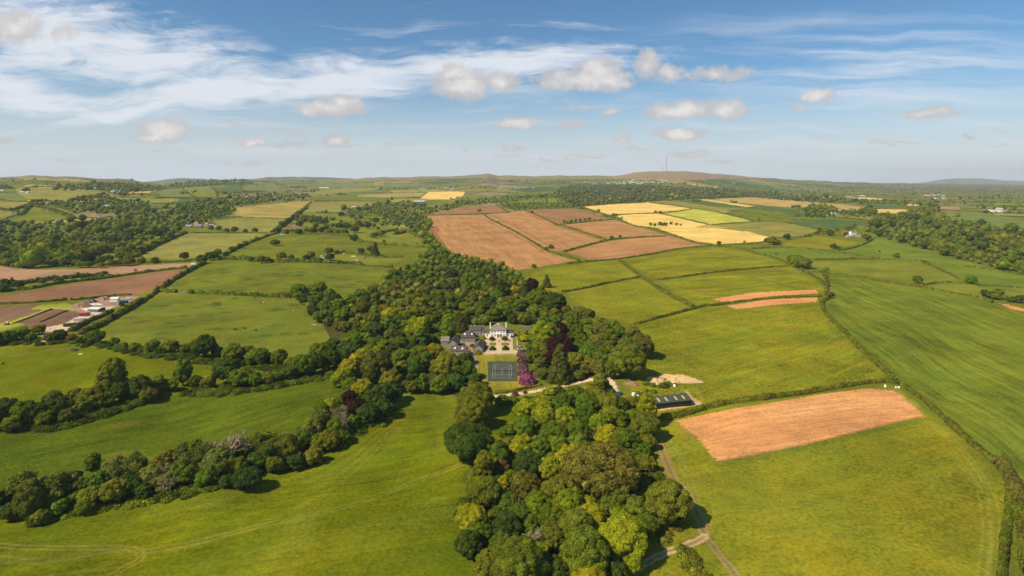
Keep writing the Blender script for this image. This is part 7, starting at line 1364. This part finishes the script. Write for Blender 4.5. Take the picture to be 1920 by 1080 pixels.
# ------------------------------------------------------------------ farms, hamlets and the village
def house(px, py, w, d, ze, zr, rz, wallc, roofc, label, group=None, name='house', det=True, cat='house'):
    p = lvl(px, py); e_ = empty(name, p, rz, label, cat, group); MB().gwalls(-w / 2, w / 2, 0, d, ze - .03, zr - .06).build('wall', PLAIN, e_, wallc); r = MB().gable(-w / 2, w / 2, 0, d, ze, zr, 'x', .16, .3).build('roof', PLAIN, e_, roofc)
    if det:
        for i in range(max(2, int(w / 3.2))):
            x = -w / 2 + w * (i + .5) / max(2, int(w / 3.2))
            window(e_, x, 0, 1.0, 1.1, 1.2, bars=False)
            if ze > 4.5: window(e_, x, 0, 3.4, 1.1, 1.1, bars=False)
        c = MB().box(w / 2 - 1.3, w / 2 - .5, d / 2 - .4, d / 2 + .4, zr - 1, zr + 1).build('chimney', PLAIN, e_, wallc)
    return e_
Wt = (.78, .75, .68); Gs = (.17, .16, .16); Gp = (.36, .34, .32); Bn = (.24, .12, .07); St = (.33, .26, .20)
for a in [(353, 427, 12, 8, 3.5, 6.5, .2, St, (.30, .32, .36), 'leftmost grey roofed barn of the farm left of the olive field'), (371, 427, 15, 9, 4, 7.5, .1, (.24, .19, .16), (.26, .23, .22), 'largest dark stone barn of the farm left of the olive field'), (367, 422, 9, 7, 3.5, 6, .2, (.7, .6, .5), (.45, .25, .16), 'orange roofed house behind the dark stone barn'), (386, 422, 9, 6, 3, 5, -.2, St, (.40, .24, .15), 'brown roofed shed right of the dark stone barn'), (396, 424, 11, 6, 3, 4.6, .1, (.45, .38, .32), Gp, 'low pale shed at the right of the farm left of the olive field'), (404, 427, 8, 6, 3, 4.6, .1, (.4, .33, .28), (.40, .33, .28), 'rightmost small shed of the farm left of the olive field'),
          (107, 416, 9, 7, 4, 7, .1, (.85, .72, .42), Gs, 'cream cottage alone on the left valley side'), (176, 406, 9, 7, 4.5, 7, .3, (.8, .62, .35), (.35, .2, .13), 'left cream house of the pair in the valley wood'), (183, 407, 8, 7, 4.5, 7, .3, Wt, Gs, 'right white house of the pair in the valley wood'),
          (200, 388, 12, 8, 3.5, 6, .1, (.6, .55, .5), (.36, .33, .36), 'pinkish grey farm shed in the valley head'), (212, 389, 9, 7, 3.5, 6, .1, St, Gp, 'smaller farm shed right of the pinkish grey one'),
          (211, 359.5, 14, 9, 5, 8, 0, Wt, Gs, 'white farmhouse on the far left hillside'), (220, 359.5, 20, 9, 3.5, 6, 0, (.6, .55, .5), Gp, 'long farm building right of the far left farmhouse'), (40, 361.5, 18, 10, 4, 6.5, 0, (.5, .5, .5), (.42, .42, .45), 'left grey shed of the farm at the far left'), (50, 362, 12, 8, 4, 6, 0, Wt, (.5, .5, .52), 'right pale shed of the farm at the far left'), (3, 358, 12, 8, 4, 6, 0, Wt, Gp, 'pale shed at the left edge under the skyline'),
          (433, 372, 12, 8, 4.5, 7, 0, (.72, .5, .42), Gp, 'pink walled house of the hamlet beyond the tan hay field'), (447, 371.5, 13, 8, 4, 7, 0, St, Gs, 'stone house of the hamlet beyond the tan hay field'), (453, 372, 8, 6, 4, 6, 0, Wt, Gs, 'small white house of the hamlet beyond the tan hay field'), (462, 370.5, 13, 8, 4, 7, 0, (.5, .42, .38), Gp, 'rightmost house of the hamlet beyond the tan hay field'),
          (510, 366, 9, 7, 4, 6.5, 0, Wt, Gs, 'lone white cottage above the tan hay field'), (663, 390, 12, 8, 3.5, 5.5, .1, Wt, (.68, .66, .64), 'white shed by the dusky plateau field'), (690, 390, 13, 8, 3.5, 5.5, .1, St, Gp, 'brownish shed right of the white shed by the plateau field'),
          (1587, 441, 9, 7, 4.5, 7, .1, St, (.50, .10, .05), 'red roofed farmhouse in the trees right of the flower field'), (1602, 441, 12, 8, 6, 8.5, .1, Wt, Gs, 'white gabled farmhouse right of the red roofed one'), (1594, 446, 12, 6, 3.2, 5, .1, St, Gp, 'stone outbuilding in front of the red roofed farmhouse'), (1610, 445, 9, 6, 3.2, 5, -.2, (.4, .3, .25), (.33, .2, .15), 'brown shed right of the white gabled farmhouse'),
          (1564, 402, 12, 8, 4, 7, 0, Wt, Gs, 'white farmhouse beside the round copse'), (1572, 397, 18, 10, 4, 6.5, 0, (.5, .48, .5), (.44, .42, .46), 'grey lilac shed behind the farmhouse by the round copse'), (1553, 406, 8, 6, 3, 5, 0, St, (.30, .2, .16), 'low shed hidden at the foot of the round copse')]:
    house(*a)
def rowof(pts, fmt, group, w=12, wall=Wt, roof=Gs, var=True):
    rr = random.Random(len(pts) * 3)
    for i, (x, y) in enumerate(sorted(pts)):
        wc = tuple(c * rr.uniform(.75, 1.05) for c in wall); rc_ = tuple(c * rr.uniform(.8, 1.6) for c in roof); ww = w * rr.uniform(.7, 1.4)
        n_ = ORD2(i + 1); house(x, y, ww, 8, 4.8, 7.6, rr.uniform(-.3, .3), wc, rc_, fmt % n_, group, det=False)
def ORD2(i):
    return ['', 'first', 'second', 'third', 'fourth', 'fifth', 'sixth', 'seventh', 'eighth', 'ninth', 'tenth', 'eleventh', 'twelfth', 'thirteenth', 'fourteenth', 'fifteenth', 'sixteenth', 'seventeenth', 'eighteenth', 'nineteenth', 'twentieth'][i] if i <= 20 else '%d%s' % (i, {1: 'st', 2: 'nd', 3: 'rd'}.get(i % 10, 'th'))
rowof([(787, 355), (792, 354), (797, 355), (832, 355), (836, 353), (845, 357), (849, 356)], 'pale house behind the small yellow field, %s from left', 'houses behind the small yellow field', 14)
rowof([(934, 355), (940, 354), (951, 354), (957, 353.5), (966, 354), (973, 353.5), (980, 353), (987, 352.5), (1000, 352), (1004, 343)], 'pale house of the hamlet beyond the green strips, %s from left', 'houses of the hamlet beyond the green strips', 15)
rr_ = random.Random(3); vil = []
for i in range(58):
    x = rr_.gauss(1195, 26); y = 343.5 - (x - 1140) * .010 + rr_.gauss(0, 1.5); vil.append((min(max(x, 1140), 1290), min(max(y, 338.5), 347)))
vil += [(1095, 342), (1099, 341.5), (1113, 345), (1116, 345), (1302, 347), (1314, 350), (1322, 349), (1342, 352), (1343, 351), (1376, 343), (1178, 336), (1186, 337)]
rowof(vil, 'small pale house of the village under the mast hill, %s from left', 'houses of the village under the mast hill', 17, Wt, (.24, .23, .24))
rowof([(1466, 367), (1471, 366.5), (1477, 366), (1482, 365.5), (1488, 366), (1494, 366), (1498, 366.5)], 'grey terraced house behind the long tan field, %s from left', 'grey houses behind the long tan field', 15, (.55, .47, .42), (.26, .25, .27))
rowof([(1736, 366.5), (1742, 367), (1750, 366), (1755, 367), (1761, 366), (1770, 368), (1757, 373), (1771, 373)], 'pale house of the far right hamlet, %s from left', 'houses of the far right hamlet', 14)
rowof([(1700, 338.5 + 14), (1721, 355.5), (1665, 345.5), (1672, 345.5), (1692, 347), (1500, 370), (1560, 370), (1545, 371)], 'isolated far house of the right hand plain, %s from left', 'isolated far houses of the right hand plain', 14)
for a in [(1593, 370, 34, 14, 5, 8, 0, (.36, .30, .30), (.34, .32, .34), 'long brown grey shed behind the far straw patch'), (1618, 369, 34, 16, 5, 8, 0, (.30, .36, .44), (.55, .62, .70), 'pale blue roofed shed behind the far straw patch'), (1549, 372, 14, 9, 4, 6, 0, St, Gp, 'small grey shed left of the far straw patch'),
          (1853, 397, 24, 12, 4, 6.5, 0, (.12, .12, .13), (.62, .62, .64), 'dark walled white roofed barn of the farm at the far right'), (1866, 398, 14, 10, 4.5, 7, 0, Wt, (.5, .5, .5), 'white barn second from left at the far right farm'), (1876, 394, 18, 10, 4, 7, 0, (.6, .5, .45), (.52, .48, .44), 'pinkish barn behind the far right farm'), (1877, 399, 10, 9, 4.5, 8, 0, Wt, (.5, .47, .42), 'white gabled house of the far right farm'), (1891, 398, 18, 10, 3.5, 5.5, 0, (.5, .42, .38), (.36, .32, .30), 'low brown shed at the right of the far right farm'),
          (607, 353.5, 70, 14, 5, 8, 0, (.50, .42, .38), (.72, .70, .68), 'very long white roofed barn on the plateau'), (618, 354.5, 20, 10, 4, 6, 0, (.3, .2, .16), (.30, .16, .12), 'rusty shed in front of the long plateau barn'), (578, 358.5, 10, 8, 4, 6, 0, Wt, Gs, 'white shed left of the long plateau barn')]:
    house(*a, name='farm_shed', det=False, cat='shed')
def greybarn():
    p = lvl(785.5, 381); e_ = empty('grey_barn', p, -.05, 'grey metal barn with pale roof below the small yellow field', 'barn'); w = 46; MB().gwalls(-w / 2, w / 2, 0, 18, 7, 10).build('wall', PLAIN, e_, (.12, .15, .19)); MB().gable(-w / 2, w / 2, 0, 18, 7.03, 10.1, 'x', .2, .5).build('roof', PLAIN, e_, (.62, .58, .55)); MB().box(w / 2 - .02, w / 2 + .1, 6, 12, .1, 5).build('door', DOORM, e_)
greybarn()
# paddock clutter
for x, y, w, c, l in [(605, 485, 4, (.6, .6, .6), 'white tarpaulined heap left in the timber paddock hedge'), (603, 481, 3, (.75, .73, .7), 'white caravan like box in the timber paddock hedge'), (645, 477, 4, (.55, .42, .35), 'small open shelter at the top of the timber paddock'), (671, 490, 4, (.55, .45, .38), 'white and brown plank stack low in the timber paddock'), (683, 484, 5, (.30, .18, .13), 'brown timber stack right in the timber paddock'), (506, 445.5, 1.2, (.75, .7, .6), 'small white box below the white lorry'), (554, 444, 2.2, (.12, .10, .09), 'dark feeder right of the white lorry'), (332, 499, 1.6, (.6, .55, .5), 'tiny white box on the grass below the pink field')]:
    bag(x, y, w, w * .5, c, l, 'clutter_pile', 'pile', d=w * .6)
heap(663, 481, 4, 3, 1.2, (.6, .40, .22), 'sandy heap in the timber paddock', seed=21)
# ------------------------------------------------------------------ masts, poles
def mast(px, py, hpx, label, name='lattice_mast', r=1.6):
    p = lvl(px, py); H = hpx * p.y / F; e_ = empty(name, p, 0, label, 'mast'); m = MB(); n = 14
    for k in range(3):
        a = k * 2.094; m.cone((r * math.cos(a), r * math.sin(a), 0), (r * math.cos(a), r * math.sin(a), H * .93), r * .28, r * .28, 5)
    for j in range(n * 2):
        z0, z1 = H * .93 * j / (2 * n), H * .93 * (j + 1) / (2 * n)
        for k in range(3): a, b_ = k * 2.094, (k + 1) * 2.094; m.cone((r * math.cos(a), r * math.sin(a), z0), (r * math.cos(b_), r * math.sin(b_), z1), r * .12, r * .12, 4)
    m.build('lattice', PLAIN, e_, (.34, .34, .36)); MB().cone((0, 0, H * .93), (0, 0, H), r * .6, r * .4, 8).build('antenna', PLAIN, e_, (.7, .65, .65))
    if r > 1:
        for k in range(3):
            a = k * 2.094 + .5; MB().cone((0, 0, H * .7), (H * .35 * math.cos(a), H * .35 * math.sin(a), -5), .10, .10, 4).build('guy_wire', PLAIN, e_, (.35, .35, .35))
mast(1249.5, 321.5, 33, 'tall guyed transmitter mast on top of the far hill', r=3.2); mast(1243, 321.5, 11, 'shorter mast just left of the tall transmitter', r=2.4); mast(1753, 347, 10, 'thin white tower on the far right plain', 'tower', r=2.5)
for x, y, h, l in [(432, 552, 4, 'pale post in the hedge of upper cattle pasture'), (49, 561, 8, 'utility pole in the red brown ploughed field'), (1379, 457, 5, 'utility pole by the lower yellow field')]:
    e_ = empty('utility_pole', lvl(x, y), 0, l, 'pole'); MB().cone((0, 0, -.3), (0, 0, h), .12, .09, 6).build('pole', PLAIN, e_, (.40, .33, .27)); MB().box(-.7, .7, -.05, .05, h - .6, h - .48).build('cross_arm', PLAIN, e_, (.3, .25, .2))
# a gate in the curving hedge
def gate(px, py, rz, label):
    e_ = empty('field_gate', lvl(px, py), rz, label, 'gate', 'field gates')
    m = MB()
    for z in (.3, .55, .8, 1.1): m.box(-1.6, 1.6, -.03, .03, z, z + .07)
    m.box(-1.6, -1.5, -.04, .04, .25, 1.2).box(1.5, 1.6, -.04, .04, .25, 1.2).build('bars', STEEL, e_)
    for s in (-1.75, 1.75): MB().box(s - .1, s + .1, -.1, .1, -.3, 1.4).build('post', PLAIN, e_, (.3, .24, .18))
gate(1687, 719, 1.2, 'metal gate at the corner above the front ploughed field'); gate(340, 549.5, 0, 'metal gate in the muddy gap between the cattle pastures'); gate(1158, 485.5, .2, 'field gate below the long lower brown field'); gate(129.5, 562.6, 0, 'gate in the clipped hedge under the red brown field')
# ------------------------------------------------------------------ the air
def haze():
    x0, x1, y0, y1, z0, z1 = -100, 100, -300, 100, -2, EYE + 5
    for o in list(scene.objects):
        if o.type != 'MESH': continue
        if o.get('kind') == 'structure':
            co = np.empty(len(o.data.vertices) * 3, np.float32); o.data.vertices.foreach_get('co', co); co = co.reshape(-1, 3); lo, hi = co.min(0), co.max(0)
            x0, x1, y0, y1, z0, z1 = min(x0, lo[0] - 50), max(x1, hi[0] + 50), min(y0, lo[1] - 50), max(y1, hi[1] + 50), min(z0, lo[2] - 1), max(z1, hi[2] + 5)
    z1 = max(z1, EYE + 52 * 7600 / F)
    m = bpy.data.materials.new('haze'); m.use_nodes = True; nt = m.node_tree; nt.nodes.clear(); out = nt.nodes.new('ShaderNodeOutputMaterial'); v = nt.nodes.new('ShaderNodeVolumePrincipled')
    v.inputs['Color'].default_value = (.80, .88, 1.0, 1); v.inputs['Density'].default_value = HAZE_DENSITY; v.inputs['Anisotropy'].default_value = 0.0
    nt.links.new(v.outputs[0], out.inputs['Volume']); m.cycles.homogeneous_volume = True if hasattr(m.cycles, 'homogeneous_volume') else None
    o = MB().box(x0, x1, y0, y1, z0, z1).build('haze', m); o['kind'] = 'stuff'
HAZE_DENSITY = 3.9e-5
haze()
